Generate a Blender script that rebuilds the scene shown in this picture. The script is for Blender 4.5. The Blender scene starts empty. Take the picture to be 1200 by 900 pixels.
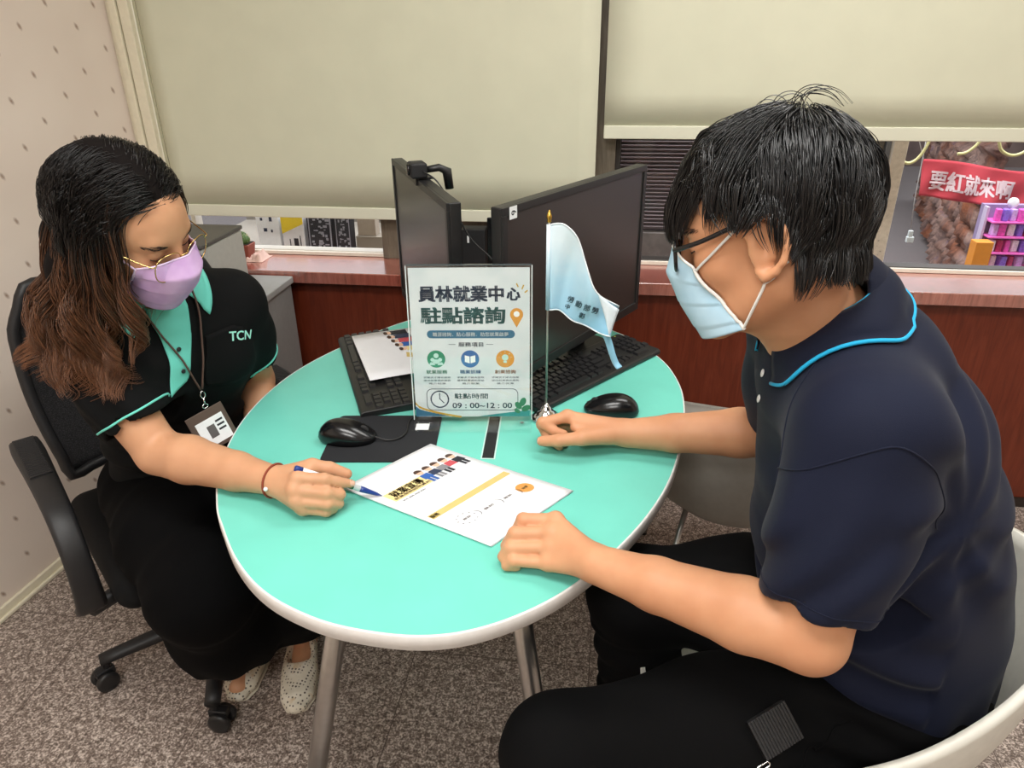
import bpy, bmesh, math, random
import numpy as np
from mathutils import Vector, Matrix

random.seed(7)
RNG = np.random.default_rng(11)
SC = bpy.context.scene
COL = SC.collection

# ------------------------------------------------------------------ camera
cam_data = bpy.data.cameras.new('camera')
cam = bpy.data.objects.new('camera', cam_data)
COL.objects.link(cam)
cam_data.sensor_width = 36.0
cam_data.lens = 850.0 / 1200.0 * 36.0
cam_data.clip_start = 0.02
CR = [[0.990841, 0.050614, -0.125189], [0.134716, -0.434042, 0.890763], [-0.009252, -0.89947, -0.436885]]
cam.matrix_world = Matrix(((CR[0][0], -CR[0][1], -CR[0][2], 0.0),
                           (CR[1][0], -CR[1][1], -CR[1][2], 0.0),
                           (CR[2][0], -CR[2][1], -CR[2][2], 1.45),
                           (0, 0, 0, 1)))
SC.camera = cam

# ------------------------------------------------------------------ world, lights, exposure
SC.view_settings.view_transform = 'Standard'
SC.view_settings.look = 'None'
SC.view_settings.gamma = 1.0
SC.view_settings.use_curve_mapping = False
SC.view_settings.exposure = 0.0
W = bpy.data.worlds.new('daylight')
SC.world = W
W.use_nodes = True
W.node_tree.nodes['Background'].inputs[0].default_value = (0.95, 0.97, 1.0, 1)
W.node_tree.nodes['Background'].inputs[1].default_value = 1.05


def area(name, loc, rot, sx, sy, power, color=(1, 1, 1)):
    l = bpy.data.lights.new(name, 'AREA')
    l.shape = 'RECTANGLE'
    l.size, l.size_y, l.energy, l.color = sx, sy, power, color
    o = bpy.data.objects.new(name, l)
    COL.objects.link(o)
    o.location, o.rotation_euler = loc, rot
    return o


CEIL = 2.55
area('ceiling_lamp_light', (0.55, 1.55, CEIL - 0.03), (0, 0, 0), 1.15, 0.5, 17, (1.0, 0.985, 0.955))
area('ceiling_lamp_light', (-0.30, 0.30, CEIL - 0.03), (0, 0, 0), 1.15, 0.5, 29, (1.0, 0.985, 0.955))
area('ceiling_lamp_light', (-0.35, -1.1, CEIL - 0.03), (0, 0, 0), 1.15, 0.5, 40, (1.0, 0.985, 0.955))
area('ceiling_lamp_light', (1.75, 0.3, CEIL - 0.03), (0, 0, 0), 1.15, 0.5, 18, (1.0, 0.985, 0.955))
# daylight of the street that falls on the shop fronts and the window sill
area('street_daylight', (0.6, 5.2, 3.6), (math.radians(-35), 0, 0), 4.0, 1.5, 110, (0.95, 0.97, 1.0))
area('street_daylight', (0.4, 2.55, 4.2), (math.radians(22), 0, 0), 6.0, 0.8, 260, (0.95, 0.97, 1.0))


# ------------------------------------------------------------------ materials
def lin(c):
    if isinstance(c, str):
        c = [int(c[i:i + 2], 16) / 255 for i in (0, 2, 4)]
    return tuple(x / 12.92 if x <= 0.04045 else ((x + 0.055) / 1.055) ** 2.4 for x in c)


class NT:
    def __init__(s, name):
        s.m = bpy.data.materials.new(name)
        s.m.use_nodes = True
        s.t = s.m.node_tree
        s.b = s.t.nodes['Principled BSDF']

    def n(s, typ, **kw):
        x = s.t.nodes.new('ShaderNode' + typ)
        for k, v in kw.items():
            if k in x.inputs:
                x.inputs[k].default_value = v
            else:
                setattr(x, k, v)
        return x

    def l(s, a, b):
        s.t.links.new(a, b)

    def ramp(s, fac, stops):
        r = s.n('ValToRGB')
        el = r.color_ramp.elements
        while len(el) > 1:
            el.remove(el[-1])
        for i, (p, c) in enumerate(stops):
            e = el[0] if i == 0 else el.new(p)
            e.position = p
            e.color = (*c, 1)
        s.l(fac, r.inputs[0])
        return r.outputs[0]

    def mix(s, fac, a, b, mode='MIX'):
        x = s.n('Mix', data_type='RGBA', blend_type=mode)
        if hasattr(fac, 'links'):
            s.l(fac, x.inputs[0])
        else:
            x.inputs[0].default_value = fac
        for k, v in ((6, a), (7, b)):
            if hasattr(v, 'links'):
                s.l(v, x.inputs[k])
            else:
                x.inputs[k].default_value = (*v, 1)
        return x.outputs[2]

    def coord(s, kind='Object', scale=(1, 1, 1)):
        c = s.n('TexCoord')
        mp = s.n('Mapping')
        mp.inputs['Scale'].default_value = scale
        s.l(c.outputs[kind], mp.inputs[0])
        return mp.outputs[0]

    def noise(s, vec, scale, detail=2.0, rough=0.5, dist=0.0):
        x = s.n('TexNoise')
        x.inputs['Scale'].default_value = scale
        x.inputs['Detail'].default_value = detail
        x.inputs['Roughness'].default_value = rough
        x.inputs['Distortion'].default_value = dist
        if vec is not None:
            s.l(vec, x.inputs['Vector'])
        return x.outputs[0]

    def bump(s, h, strength=0.2, dist=0.002):
        x = s.n('Bump')
        x.inputs['Strength'].default_value = strength
        x.inputs['Distance'].default_value = dist
        s.l(h, x.inputs['Height'])
        s.l(x.outputs[0], s.b.inputs['Normal'])

    def set(s, color=None, rough=None, metal=None, spec=None, **kw):
        b = s.b.inputs
        if color is not None:
            if hasattr(color, 'links'):
                s.l(color, b['Base Color'])
            else:
                b['Base Color'].default_value = (*color, 1)
        if rough is not None:
            b['Roughness'].default_value = rough
        if metal is not None:
            b['Metallic'].default_value = metal
        if spec is not None:
            b['Specular IOR Level'].default_value = spec
        for k, v in kw.items():
            b[k.replace('_', ' ')].default_value = v
        return s.m


def plain(name, c, rough=0.5, metal=0.0, spec=0.5, grain=0.04, gscale=60, **kw):
    """a colour with a little tonal grain of its own"""
    t = NT(name)
    c = lin(c)
    v = t.coord()
    n = t.noise(v, gscale, 3)
    col = t.ramp(n, [(0.3, tuple(x * (1 - grain) for x in c)), (0.7, tuple(min(1, x * (1 + grain)) for x in c))])
    return t.set(col, rough, metal, spec, **kw)


M = {}


# ------------------------------------------------------------------ object helpers
WL = {}


def tag(o, label=None, cat=None, group=None, kind=None):
    if label:
        o['label'] = label
    if cat:
        o['category'] = cat
    if group:
        o['group'] = group
    if kind:
        o['kind'] = kind
    return o


def empty(name, loc, rz=0.0, label=None, cat=None, group=None):
    o = bpy.data.objects.new(name, None)
    COL.objects.link(o)
    o.location = loc
    o.rotation_euler = (0, 0, rz)
    o.empty_display_size = 0.05
    WL[o.name] = Matrix.Translation(loc) @ Matrix.Rotation(rz, 4, 'Z')
    return tag(o, label, cat, group)


def link(name, me, mat, parent=None, local=False, smooth=True):
    o = bpy.data.objects.new(name, me)
    COL.objects.link(o)
    if mat is not None:
        for m_ in (mat if isinstance(mat, (list, tuple)) else [mat]):
            me.materials.append(m_)
    if smooth and len(me.polygons):
        me.polygons.foreach_set('use_smooth', np.ones(len(me.polygons), bool))
    WL[o.name] = Matrix.Identity(4)
    if parent is not None:
        o.parent = parent
        pw = WL.get(parent.name, Matrix.Identity(4))
        if local:
            WL[o.name] = pw.copy()
        else:
            o.matrix_parent_inverse = pw.inverted()
    return o


def mesh_np(name, V, F, mat, parent=None, local=False, smooth=True):
    """V (n,3), F (m,k) arrays -> one mesh object"""
    V = np.asarray(V, np.float32)
    F = np.asarray(F, np.int32)
    k = F.shape[1]
    me = bpy.data.meshes.new(name)
    me.vertices.add(len(V))
    me.vertices.foreach_set('co', V.ravel())
    me.loops.add(F.size)
    me.loops.foreach_set('vertex_index', F.ravel())
    me.polygons.add(len(F))
    me.polygons.foreach_set('loop_start', np.arange(0, F.size, k, dtype=np.int32))
    me.update(calc_edges=True)
    me.validate()
    return link(name, me, mat, parent, local, smooth)


class MB:
    """collects shapes, builds ONE mesh"""

    def __init__(s):
        s.b = bmesh.new()

    def box(s, c, h, R=None):
        vs = []
        for sx in (-1, 1):
            for sy in (-1, 1):
                for sz in (-1, 1):
                    p = Vector((sx * h[0], sy * h[1], sz * h[2]))
                    if R is not None:
                        p = R @ p
                    vs.append(s.b.verts.new(p + Vector(c)))
        for f in ((0, 1, 3, 2), (4, 6, 7, 5), (0, 4, 5, 1), (2, 3, 7, 6), (0, 2, 6, 4), (1, 5, 7, 3)):
            s.b.faces.new([vs[i] for i in f])
        return s

    def bx(s, lo, hi):
        return s.box([(a + b) / 2 for a, b in zip(lo, hi)], [abs(b - a) / 2 for a, b in zip(lo, hi)])

    def tube(s, pts, r, n=10, caps=True, closed=False):
        pts = [Vector(p) for p in pts]
        rs = r if isinstance(r, (list, tuple)) else [r] * len(pts)
        rings = []
        up = None
        for i, p in enumerate(pts):
            a = pts[i - 1] if (i > 0 or closed) else p
            b = pts[(i + 1) % len(pts)] if (i < len(pts) - 1 or closed) else p
            d = (b - a).normalized()
            if up is None:
                up = Vector((0, 0, 1)) if abs(d.z) < 0.9 else Vector((1, 0, 0))
            x = d.cross(up).normalized()
            y = x.cross(d).normalized()
            up = y
            rings.append([s.b.verts.new(p + (x * math.cos(t) + y * math.sin(t)) * rs[i])
                          for t in [2 * math.pi * k / n for k in range(n)]])
        m = len(rings)
        for i in range(m if closed else m - 1):
            A, B = rings[i], rings[(i + 1) % m]
            for k in range(n):
                s.b.faces.new((A[k], A[(k + 1) % n], B[(k + 1) % n], B[k]))
        if caps and not closed:
            s.b.faces.new(rings[0][::-1])
            s.b.faces.new(rings[-1])
        return s

    def lathe(s, prof, c=(0, 0, 0), n=24, R=None):
        """prof: (radius, z) list, from bottom to top"""
        rings = []
        for r, z in prof:
            ring = []
            for k in range(n):
                p = Vector((r * math.cos(2 * math.pi * k / n), r * math.sin(2 * math.pi * k / n), z))
                if R is not None:
                    p = R @ p
                ring.append(s.b.verts.new(p + Vector(c)))
            rings.append(ring)
        for A, B in zip(rings, rings[1:]):
            for k in range(n):
                s.b.faces.new((A[k], A[(k + 1) % n], B[(k + 1) % n], B[k]))
        s.b.faces.new(rings[0][::-1])
        s.b.faces.new(rings[-1])
        return s

    def prism(s, poly, z0, z1, f=None):
        """poly in xy, extruded; f maps a point to its place"""
        g = f or (lambda p: p)
        A = [s.b.verts.new(g(Vector((x, y, z0)))) for x, y in poly]
        B = [s.b.verts.new(g(Vector((x, y, z1)))) for x, y in poly]
        n = len(poly)
        for k in range(n):
            s.b.faces.new((A[k], A[(k + 1) % n], B[(k + 1) % n], B[k]))
        s.b.faces.new(A[::-1])
        s.b.faces.new(B)
        return s

    def grid(s, fn, nu, nv, thick=None):
        """fn(u,v)->point; optional second skin offset by fn2"""
        G = [[s.b.verts.new(Vector(fn(i / nu, j / nv))) for j in range(nv + 1)] for i in range(nu + 1)]
        for i in range(nu):
            for j in range(nv):
                s.b.faces.new((G[i][j], G[i + 1][j], G[i + 1][j + 1], G[i][j + 1]))
        return s

    def build(s, name, mat, parent=None, local=False, smooth=False, bevel=0.0, seg=2, solid=0.0, sub=0, angle=40):
        bmesh.ops.recalc_face_normals(s.b, faces=s.b.faces)
        me = bpy.data.meshes.new(name)
        s.b.to_mesh(me)
        s.b.free()
        o = link(name, me, mat, parent, local, smooth)
        if solid:
            m = o.modifiers.new('thickness', 'SOLIDIFY')
            m.thickness = solid
            m.offset = 0
        if bevel:
            m = o.modifiers.new('bevel', 'BEVEL')
            m.width, m.segments, m.limit_method, m.angle_limit = bevel, seg, 'ANGLE', math.radians(angle)
            me.polygons.foreach_set('use_smooth', np.ones(len(me.polygons), bool))
            w = o.modifiers.new('normals', 'WEIGHTED_NORMAL')
            w.keep_sharp = True
        if sub:
            m = o.modifiers.new('smooth', 'SUBSURF')
            m.levels = m.render_levels = sub
        return o


def spline(pts, n, closed=False):
    """Catmull-Rom through the points"""
    P = [np.array(p, float) for p in pts]
    out = []
    m = len(P)
    segs = m if closed else m - 1
    for i in range(segs):
        p1, p2 = P[i], P[(i + 1) % m]
        p0 = P[i - 1] if (i > 0 or closed) else 2 * p1 - p2
        p3 = P[(i + 2) % m] if (i + 2 < m or closed) else 2 * p2 - p1
        for k in range(n):
            t = k / n
            out.append(0.5 * (2 * p1 + (p2 - p0) * t + (2 * p0 - 5 * p1 + 4 * p2 - p3) * t * t + (3 * p1 - p0 - 3 * p2 + p3) * t ** 3))
    if not closed:
        out.append(P[-1])
    return out


def text_obj(name, body, size, mat, parent, mtx, bold=0.0, extrude=0.0002, align='CENTER', local=True, spacing=1.0, fit=None):
    """printed lettering as a thin mesh; mtx places the text plane (x right, y up, z out)"""
    cu = bpy.data.curves.new(name, 'FONT')
    cu.body = body
    cu.size = size
    cu.align_x = align
    cu.align_y = 'CENTER'
    cu.extrude = extrude
    cu.space_character = spacing
    cu.resolution_u = 3
    tmp = bpy.data.objects.new(name + '_tmp', cu)
    COL.objects.link(tmp)
    dg = bpy.context.evaluated_depsgraph_get()
    me = bpy.data.meshes.new_from_object(tmp.evaluated_get(dg))
    bpy.data.objects.remove(tmp)
    bpy.data.curves.remove(cu)
    if fit and len(me.vertices):
        co = np.empty(len(me.vertices) * 3)
        me.vertices.foreach_get('co', co)
        co = co.reshape(-1, 3)
        for k in (0, 1):
            if fit[k]:
                a, b = co[:, k].min(), co[:, k].max()
                co[:, k] = (co[:, k] - (a + b) / 2) * fit[k] / max(1e-6, b - a)
        me.vertices.foreach_set('co', co.ravel())
    if bold:
        co = np.empty(len(me.vertices) * 3)
        me.vertices.foreach_get('co', co)
        hgt = np.ptp(co.reshape(-1, 3)[:, 1]) if len(co) else size
        bm = bmesh.new()
        for dx, dy in ((-1, -.6), (1, -.6), (-1, .6), (1, .6)):
            m2 = me.copy()
            m2.transform(Matrix.Translation((dx * bold * hgt, dy * bold * hgt, 0)))
            bm.from_mesh(m2)
            bpy.data.meshes.remove(m2)
        bm.to_mesh(me)
        bm.free()
    me.transform(mtx)
    me.materials.clear()
    return link(name, me, mat, parent, local, smooth=False)
# ================================================================== THE ROOM
def floor_mat():
    t = NT('speckled_floor')
    v = t.coord()
    n1 = t.noise(v, 185, 3, 0.62, 0.6)
    n2 = t.noise(v, 65, 2, 0.5, 0.4)
    n3 = t.noise(v, 2.2, 2)
    f = t.n('Math', operation='MULTIPLY_ADD')
    t.l(n2, f.inputs[0])
    f.inputs[1].default_value = 0.45
    t.l(n1, f.inputs[2])
    f2 = t.n('Math', operation='MULTIPLY_ADD')
    t.l(n3, f2.inputs[0])
    f2.inputs[1].default_value = 0.05
    t.l(f.outputs[0], f2.inputs[2])
    c = t.ramp(f2.outputs[0], [(0.54, lin('463a34')), (0.66, lin('6e6058')), (0.76, lin('8a7c73')), (0.84, lin('c2b4aa')), (0.94, lin('dccfc5'))])
    # joints of the 45 cm tiles
    br = t.n('TexBrick', offset=0.0, squash=1.0)
    br.inputs['Scale'].default_value = 1.0
    br.inputs['Mortar Size'].default_value = 0.0018
    br.inputs['Mortar Smooth'].default_value = 0.6
    br.inputs['Brick Width'].default_value = 0.45
    br.inputs['Row Height'].default_value = 0.45
    t.l(v, br.inputs['Vector'])
    c2 = t.mix(br.outputs['Fac'], c, lin('5a4d46'))
    t.bump(n1, 0.15, 0.001)
    return t.set(c2, 0.42, spec=0.4)


def wallpaper_mat():
    """pinkish beige paper with staggered little brown marks"""
    t = NT('dotted_wallpaper')
    c = t.n('TexCoord')
    sx = t.n('SeparateXYZ')
    t.l(c.outputs['Object'], sx.inputs[0])

    def m(op, a, b=None, c_=None):
        x = t.n('Math', operation=op)
        for i, q in enumerate((a, b, c_)):
            if q is None:
                continue
            if hasattr(q, 'links'):
                t.l(q, x.inputs[i])
            else:
                x.inputs[i].default_value = q
        return x.outputs[0]
    U, Vv = 0.098, 0.118
    iu = m('DIVIDE', sx.outputs[0], U)
    col = m('FLOOR', iu)
    odd = m('FLOORED_MODULO', col, 2.0)
    fu = m('SUBTRACT', m('FRACT', iu), 0.5)
    iv = m('MULTIPLY_ADD', odd, 0.5, m('DIVIDE', sx.outputs[2], Vv))
    fv = m('SUBTRACT', m('FRACT', iv), 0.5)
    row = m('FLOOR', iv)
    wn = t.n('TexWhiteNoise', noise_dimensions='2D')
    cx = t.n('CombineXYZ')
    t.l(col, cx.inputs[0])
    t.l(row, cx.inputs[1])
    t.l(cx.outputs[0], wn.inputs[0])
    fu = m('MULTIPLY_ADD', wn.outputs[0], 0.16, m('SUBTRACT', fu, 0.08))
    du = m('MULTIPLY', m('ADD', fu, m('MULTIPLY', fv, 0.45)), U)
    dv = m('MULTIPLY', fv, Vv * 0.62)
    d = m('SQRT', m('ADD', m('MULTIPLY', du, du), m('MULTIPLY', dv, dv)))
    nz = t.noise(c.outputs['Object'], 220, 2)
    d = m('MULTIPLY_ADD', nz, 0.004, m('SUBTRACT', d, 0.002))
    dot = t.ramp(d, [(0.0025, (1, 1, 1)), (0.006, (0, 0, 0))])
    big = t.noise(c.outputs['Object'], 3.0, 2)
    base = t.ramp(big, [(0.3, lin('e0d1c5')), (0.7, lin('e9dcd0'))])
    fine = t.noise(c.outputs['Object'], 500, 2)
    t.bump(fine, 0.08, 0.0006)
    return t.set(t.mix(dot, base, lin('98806f')), 0.75, spec=0.25)


def wood_mat(name, dark, mid, light, rough=0.35, sc=1.0, coat=0.0):
    t = NT(name)
    v = t.coord('Object', (9 * sc, 9 * sc, 0.9 * sc))
    n = t.noise(v, 6, 5, 0.6, 0.8)
    v2 = t.coord('Object', (60 * sc, 60 * sc, 2.5 * sc))
    n2 = t.noise(v2, 5, 3)
    f = t.n('Math', operation='MULTIPLY_ADD')
    t.l(n2, f.inputs[0])
    f.inputs[1].default_value = 0.35
    t.l(n, f.inputs[2])
    c = t.ramp(f.outputs[0], [(0.45, lin(dark)), (0.68, lin(mid)), (0.9, lin(light))])
    return t.set(c, rough, spec=0.5, Coat_Weight=coat, Coat_Roughness=0.16, Coat_IOR=3.0)


def fabric_mat(name, c, rough=0.9, weave=900, bump=0.15, sheen=0.15, grain=0.06, spec=0.25):
    t = NT(name)
    v = t.coord()
    c = lin(c)
    n = t.noise(v, weave, 2)
    n2 = t.noise(v, 9, 3)
    col = t.ramp(n2, [(0.3, tuple(x * (1 - grain) for x in c)), (0.7, tuple(min(1, x * (1 + grain)) for x in c))])
    t.bump(n, bump, 0.0006)
    return t.set(col, rough, spec=spec, Sheen_Weight=sheen, Sheen_Roughness=0.4)


def clear_mat(name, tint=(1, 1, 1), base=0.04, gain=0.5):
    """thin clear sheet: lets light through, mirrors more at a slant"""
    t = NT(name)
    tr = t.n('BsdfTransparent')
    tr.inputs[0].default_value = (*tint, 1)
    gl = t.n('BsdfGlossy')
    gl.inputs['Roughness'].default_value = 0.02
    lw = t.n('LayerWeight')
    pw = t.n('Math', operation='POWER')
    t.l(lw.outputs['Facing'], pw.inputs[0])
    pw.inputs[1].default_value = 4.0
    ma = t.n('Math', operation='MULTIPLY_ADD')
    t.l(pw.outputs[0], ma.inputs[0])
    ma.inputs[1].default_value = gain
    ma.inputs[2].default_value = base
    mx = t.n('MixShader')
    t.l(ma.outputs[0], mx.inputs[0])
    t.l(tr.outputs[0], mx.inputs[1])
    t.l(gl.outputs[0], mx.inputs[2])
    t.l(mx.outputs[0], t.t.nodes['Material Output'].inputs[0])
    return t.m


M['floor'] = floor_mat()
M['paper_wall'] = wallpaper_mat()
M['red_wood'] = wood_mat('red_wood_panel', '5e2413', '6c2c19', '783622', 0.34)
M['sill_wood'] = wood_mat('red_wood_sill', '884638', 'a65a4c', 'b86c5c', 0.26, coat=1.0)
M['pier'] = wood_mat('brown_grey_pier', '5c5347', '746a5b', '857a6a', 0.45)
M['cream'] = plain('cream_paint', 'e6dec6', 0.45)
M['ceiling'] = plain('white_ceiling', 'e8e6e0', 0.9)
M['plain_wall'] = plain('beige_wall', 'd8cdc0', 0.9)
M['glass'] = clear_mat('window_glass', (1, 1, 1), 0.015, 0.25)
M['alu'] = plain('pale_metal_rail', 'd8d2c8', 0.35, 0.3)
M['dark_metal'] = plain('dark_window_frame', '4a4642', 0.4, 0.4)
M['blind'] = fabric_mat('khaki_blind_fabric', 'd8d7c0', 0.85, 700, 0.1, 0.0, 0.02)
M['blind_bar'] = fabric_mat('pale_blind_hem', 'dfdeca', 0.8, 700, 0.1, 0.0, 0.02)


def structure(mb, name, mat, **kw):
    return tag(mb.build(name, mat, **kw), kind='structure')


structure(MB().bx((-2.4, -2.6, -0.06), (2.7, 2.44, 0)), 'floor', M['floor'])
structure(MB().bx((-2.4, -2.6, CEIL), (2.7, 2.44, CEIL + 0.08)), 'ceiling', M['ceiling'])
# left wall: a line a few degrees off square, with its own frame so the paper follows it
A0, A1 = Vector((-1.92, -2.6, 0)), Vector((-1.545, 2.36, 0))
ang = math.atan2(A1.y - A0.y, A1.x - A0.x)
L = (A1 - A0).length
wl = structure(MB().bx((0, 0, 0), (L, 0.1, CEIL)), 'wall_left', M['paper_wall'])
wl.location = A0
wl.rotation_euler = (0, 0, ang)
b = MB()
b.bx((0, -0.012, 0), (L, -0.0005, 0.034)).bx((0, -0.022, 0), (L, -0.012, 0.012))
bl = structure(b, 'baseboard_left', M['cream'], bevel=0.003)
bl.location = A0
bl.rotation_euler = (0, 0, ang)
structure(MB().bx((2.7, -2.6, 0), (2.8, 2.44, CEIL)), 'wall_right', M['plain_wall'])
structure(MB().bx((-2.4, -2.7, 0), (2.7, -2.6, CEIL)), 'wall_rear', M['plain_wall'])
# back wall: wood panelling under the sill, pier between the windows, wall over them
b = MB().bx((-1.545, 2.225, 0.035), (2.7, 2.44, 0.708))
structure(b, 'wall_back', M['red_wood'])
structure(MB().bx((-1.545, 2.218, 0.0), (2.7, 2.3, 0.035)), 'baseboard_back', plain('dark_baseboard', '2a201c', 0.5))
structure(MB().bx((-1.545, 2.18, 0.71), (2.7, 2.44, 0.75)), 'trim_1', M['sill_wood'], bevel=0.003)     # the sill
b = MB().bx((-0.775, 2.36, 0.75), (-0.70, 2.44, 2.5)).bx((-0.70, 2.375, 0.75), (-0.685, 2.44, 2.5)).bx((-0.685, 2.36, 0.75), (0.0, 2.44, 2.5))
structure(b, 'trim_2', M['pier'], bevel=0.002)                                                          # pier between the windows
b = MB().bx((-1.545, 2.36, 2.35), (2.7, 2.44, CEIL))
structure(b, 'trim_3', M['cream'])                                                                      # head over the windows
# white post in the left corner, with a stepped profile
b = MB().bx((-1.56, 2.285, 0.75), (-1.535, 2.36, CEIL)).bx((-1.535, 2.272, 0.75), (-1.512, 2.36, CEIL)).bx((-1.508, 2.278, 0.75), (-1.475, 2.36, CEIL)).bx((-1.512, 2.30, 0.75), (-1.508, 2.36, CEIL))
structure(b, 'trim_4', M['cream'], bevel=0.002)
# windows: frame, rail on the sill and pane
for k, (x0, x1) in enumerate(((-1.475, -0.775), (0.0, 2.7)), 1):
    w = MB()
    w.bx((x0, 2.385, 0.75), (x1, 2.43, 0.766)).bx((x0, 2.385, 2.32), (x1, 2.43, 2.35))
    w.bx((x0, 2.385, 0.772), (x0 + 0.016, 2.43, 2.32))
    fr = structure(w, 'window_%d' % k, M['alu'] if k == 1 else M['dark_metal'], bevel=0.002)
    MB().bx((x0 + 0.017, 2.409, 0.773), (x1 - 0.002, 2.413, 2.319)).build('pane', M['glass'], fr)
    MB().bx((x0, 2.372, 0.751), (x1, 2.3845, 0.763)).build('sill_rail', plain('cream_rail', 'e9dfd0', 0.4), fr, bevel=0.001)


# roller blinds, hung in front of the windows
def blind(x0, x1, zb, label):
    r = empty('roller_blind', ((x0 + x1) / 2, 2.30, zb), 0, label, 'window blind')
    n = 24
    b = MB()

    def face(u, v):
        x = x0 + (x1 - x0) * u
        return (x, 2.30 + 0.0016 * math.sin(7 * u + 3 * v) * (1 - v), zb + 0.036 + (2.3 - zb - 0.036) * v)
    b.grid(face, n, 12)
    b.build('fabric', M['blind'], r, smooth=True, solid=0.0016)
    b = MB().bx((x0, 2.2945, zb), (x1, 2.3035, zb + 0.038))
    b.build('bottom_bar', M['blind_bar'], r, bevel=0.003)
    b = MB()
    b.tube([(x0, 2.31, 2.33), (x1, 2.31, 2.33)], 0.022, 16)
    b.build('roller', M['cream'], r, smooth=True)
    return r


r = blind(-1.472, -0.059, 0.899, 'khaki roller blind pulled low over the left window, behind the seated woman')
c1 = MB().tube([(-1.452, 2.285, 2.33), (-1.452, 2.285, 1.2), (-1.449, 2.285, 0.98)], 0.0012, 6)
c1.build('pull_cord', plain('grey_cord', '9a967c', 0.7), r, smooth=True)
blind(-0.038, 2.6, 1.158, 'khaki roller blind stopped higher over the right window, above the red banner')

# ------------------------------------------------------------------ left: grey cabinet and the machine on it
M['grey_plastic'] = plain('light_grey_plastic', 'b9b8b2', 0.5)
M['mid_grey'] = plain('mid_grey_steel', '8e8d8c', 0.45)
M['dark_grey'] = plain('dark_grey_top', '55534f', 0.5)
g = empty('filing_cabinet', (-1.3, 1.98, 0), 0, 'grey steel cabinet against the wood panelling behind the woman', 'cabinet')
MB().bx((-1.53, 1.80, 0.02), (-1.035, 2.17, 0.715)).build('body', M['mid_grey'], g, bevel=0.004)
MB().bx((-1.535, 1.79, 0.715), (-1.025, 2.172, 0.738)).build('top_panel', plain('pale_grey_steel', 'a3a3a2', 0.4), g, bevel=0.004)
for k in range(3):
    z = 0.06 + k * 0.215
    d = MB().bx((-1.52, 1.785, z), (-1.045, 1.80, z + 0.205)).build('drawer', M['mid_grey'], g, bevel=0.003)
    MB().tube([(-1.34, 1.785, z + 0.15), (-1.34, 1.765, z + 0.15), (-1.22, 1.765, z + 0.15), (-1.22, 1.785, z + 0.15)], 0.005, 8).build('handle', M['alu'], d, smooth=True)
g = empty('office_machine', (-1.3, 1.98, 0.738), 0, 'pale grey boxy machine with a dark top, standing on the grey cabinet', 'office machine')
MB().bx((-1.50, 1.80, 0.738), (-1.10, 2.03, 0.925)).build('casing', M['grey_plastic'], g, bevel=0.005)
MB().bx((-1.505, 1.795, 0.925), (-1.097, 2.033, 0.937)).build('lid', M['dark_grey'], g, bevel=0.003)
MB().bx((-1.46, 1.785, 0.79), (-1.15, 1.80, 0.80)).build('paper_slot', M['dark_grey'], g)

# ------------------------------------------------------------------ cactus in its pot on the sill
M['terracotta'] = plain('terracotta', '8f4a3a', 0.7)
M['cactus'] = plain('cactus_green', '4d6a34', 0.6, grain=0.25, gscale=150)
g = empty('cactus_pot', (-1.262, 2.315, 0.75), 0, 'small ribbed green cactus in a terracotta pot on the window sill', 'potted plant')
b = MB()
b.prism([(-0.036, -0.03), (0.036, -0.03), (0.036, 0.03), (-0.036, 0.03)], 0.0, 0.052)
for v in b.b.verts:
    if v.co.z < 0.01:
        v.co.x *= 0.8
        v.co.y *= 0.8
b.build('pot', M['terracotta'], g, local=True, bevel=0.004)
MB().bx((-0.032, -0.026, 0.05), (0.032, 0.026, 0.0535)).build('soil', plain('dark_soil', '2c2119', 0.95), g, local=True)
for cx, cy, rr, hh in ((-0.014, -0.008, 0.018, 0.036), (0.014, -0.004, 0.017, 0.034), (0.0, 0.013, 0.017, 0.04)):
    b = MB()
    G = []
    n, mrow = 30, 8
    for i in range(mrow + 1):
        f = i / mrow
        ring = []
        for k in range(n):
            a = 2 * math.pi * k / n
            rad = rr * math.sin(math.pi * (0.12 + 0.86 * f)) ** 0.7 * (1 + 0.13 * math.cos(10 * a))
            ring.append(b.b.verts.new((cx + rad * math.cos(a), cy + rad * math.sin(a), 0.05 + hh * f)))
        G.append(ring)
    for i in range(mrow):
        for k in range(n):
            b.b.faces.new((G[i][k], G[i][(k + 1) % n], G[i + 1][(k + 1) % n], G[i + 1][k]))
    b.b.faces.new(G[-1])
    b.b.faces.new(G[0][::-1])
    st = b.build('cactus_stem', M['cactus'], g, local=True, smooth=True)
    b = MB()
    for q in range(46):
        a, f = RNG.uniform(0, 6.28), RNG.uniform(0.25, 1)
        rad = rr * math.sin(math.pi * (0.12 + 0.86 * f)) ** 0.7
        p = Vector((cx + rad * math.cos(a), cy + rad * math.sin(a), 0.05 + hh * f))
        d = Vector((math.cos(a), math.sin(a), (f - 0.4) * 2)).normalized()
        b.tube([p, p + d * 0.007], [0.0005, 0.0001], 4, False)
    b.build('spines', plain('straw_spines', 'd9c9a0', 0.7), st, local=True)
g = empty('plush_cloth', (-1.2, 2.31, 0.75), 0, 'pale pink crumpled cloth tucked beside the cactus pot', 'cloth')
b = MB()


def cloth(u, v):
    x = -0.052 + 0.078 * u
    y = -0.045 + 0.085 * v
    z = 0.006 + 0.038 * max(0, u - 0.25) ** 0.8 * math.sin(math.pi * min(1, v * 1.1)) ** 0.8 + 0.007 * math.sin(13 * u + 5 * v) * math.sin(9 * v - 3 * u)
    if u > 0.86 or v < 0.06 or v > 0.94:
        z = 0.001
    return (x + 0.02 * (1 - v) * (u < 0.5), y, max(0.0008, z))


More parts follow.
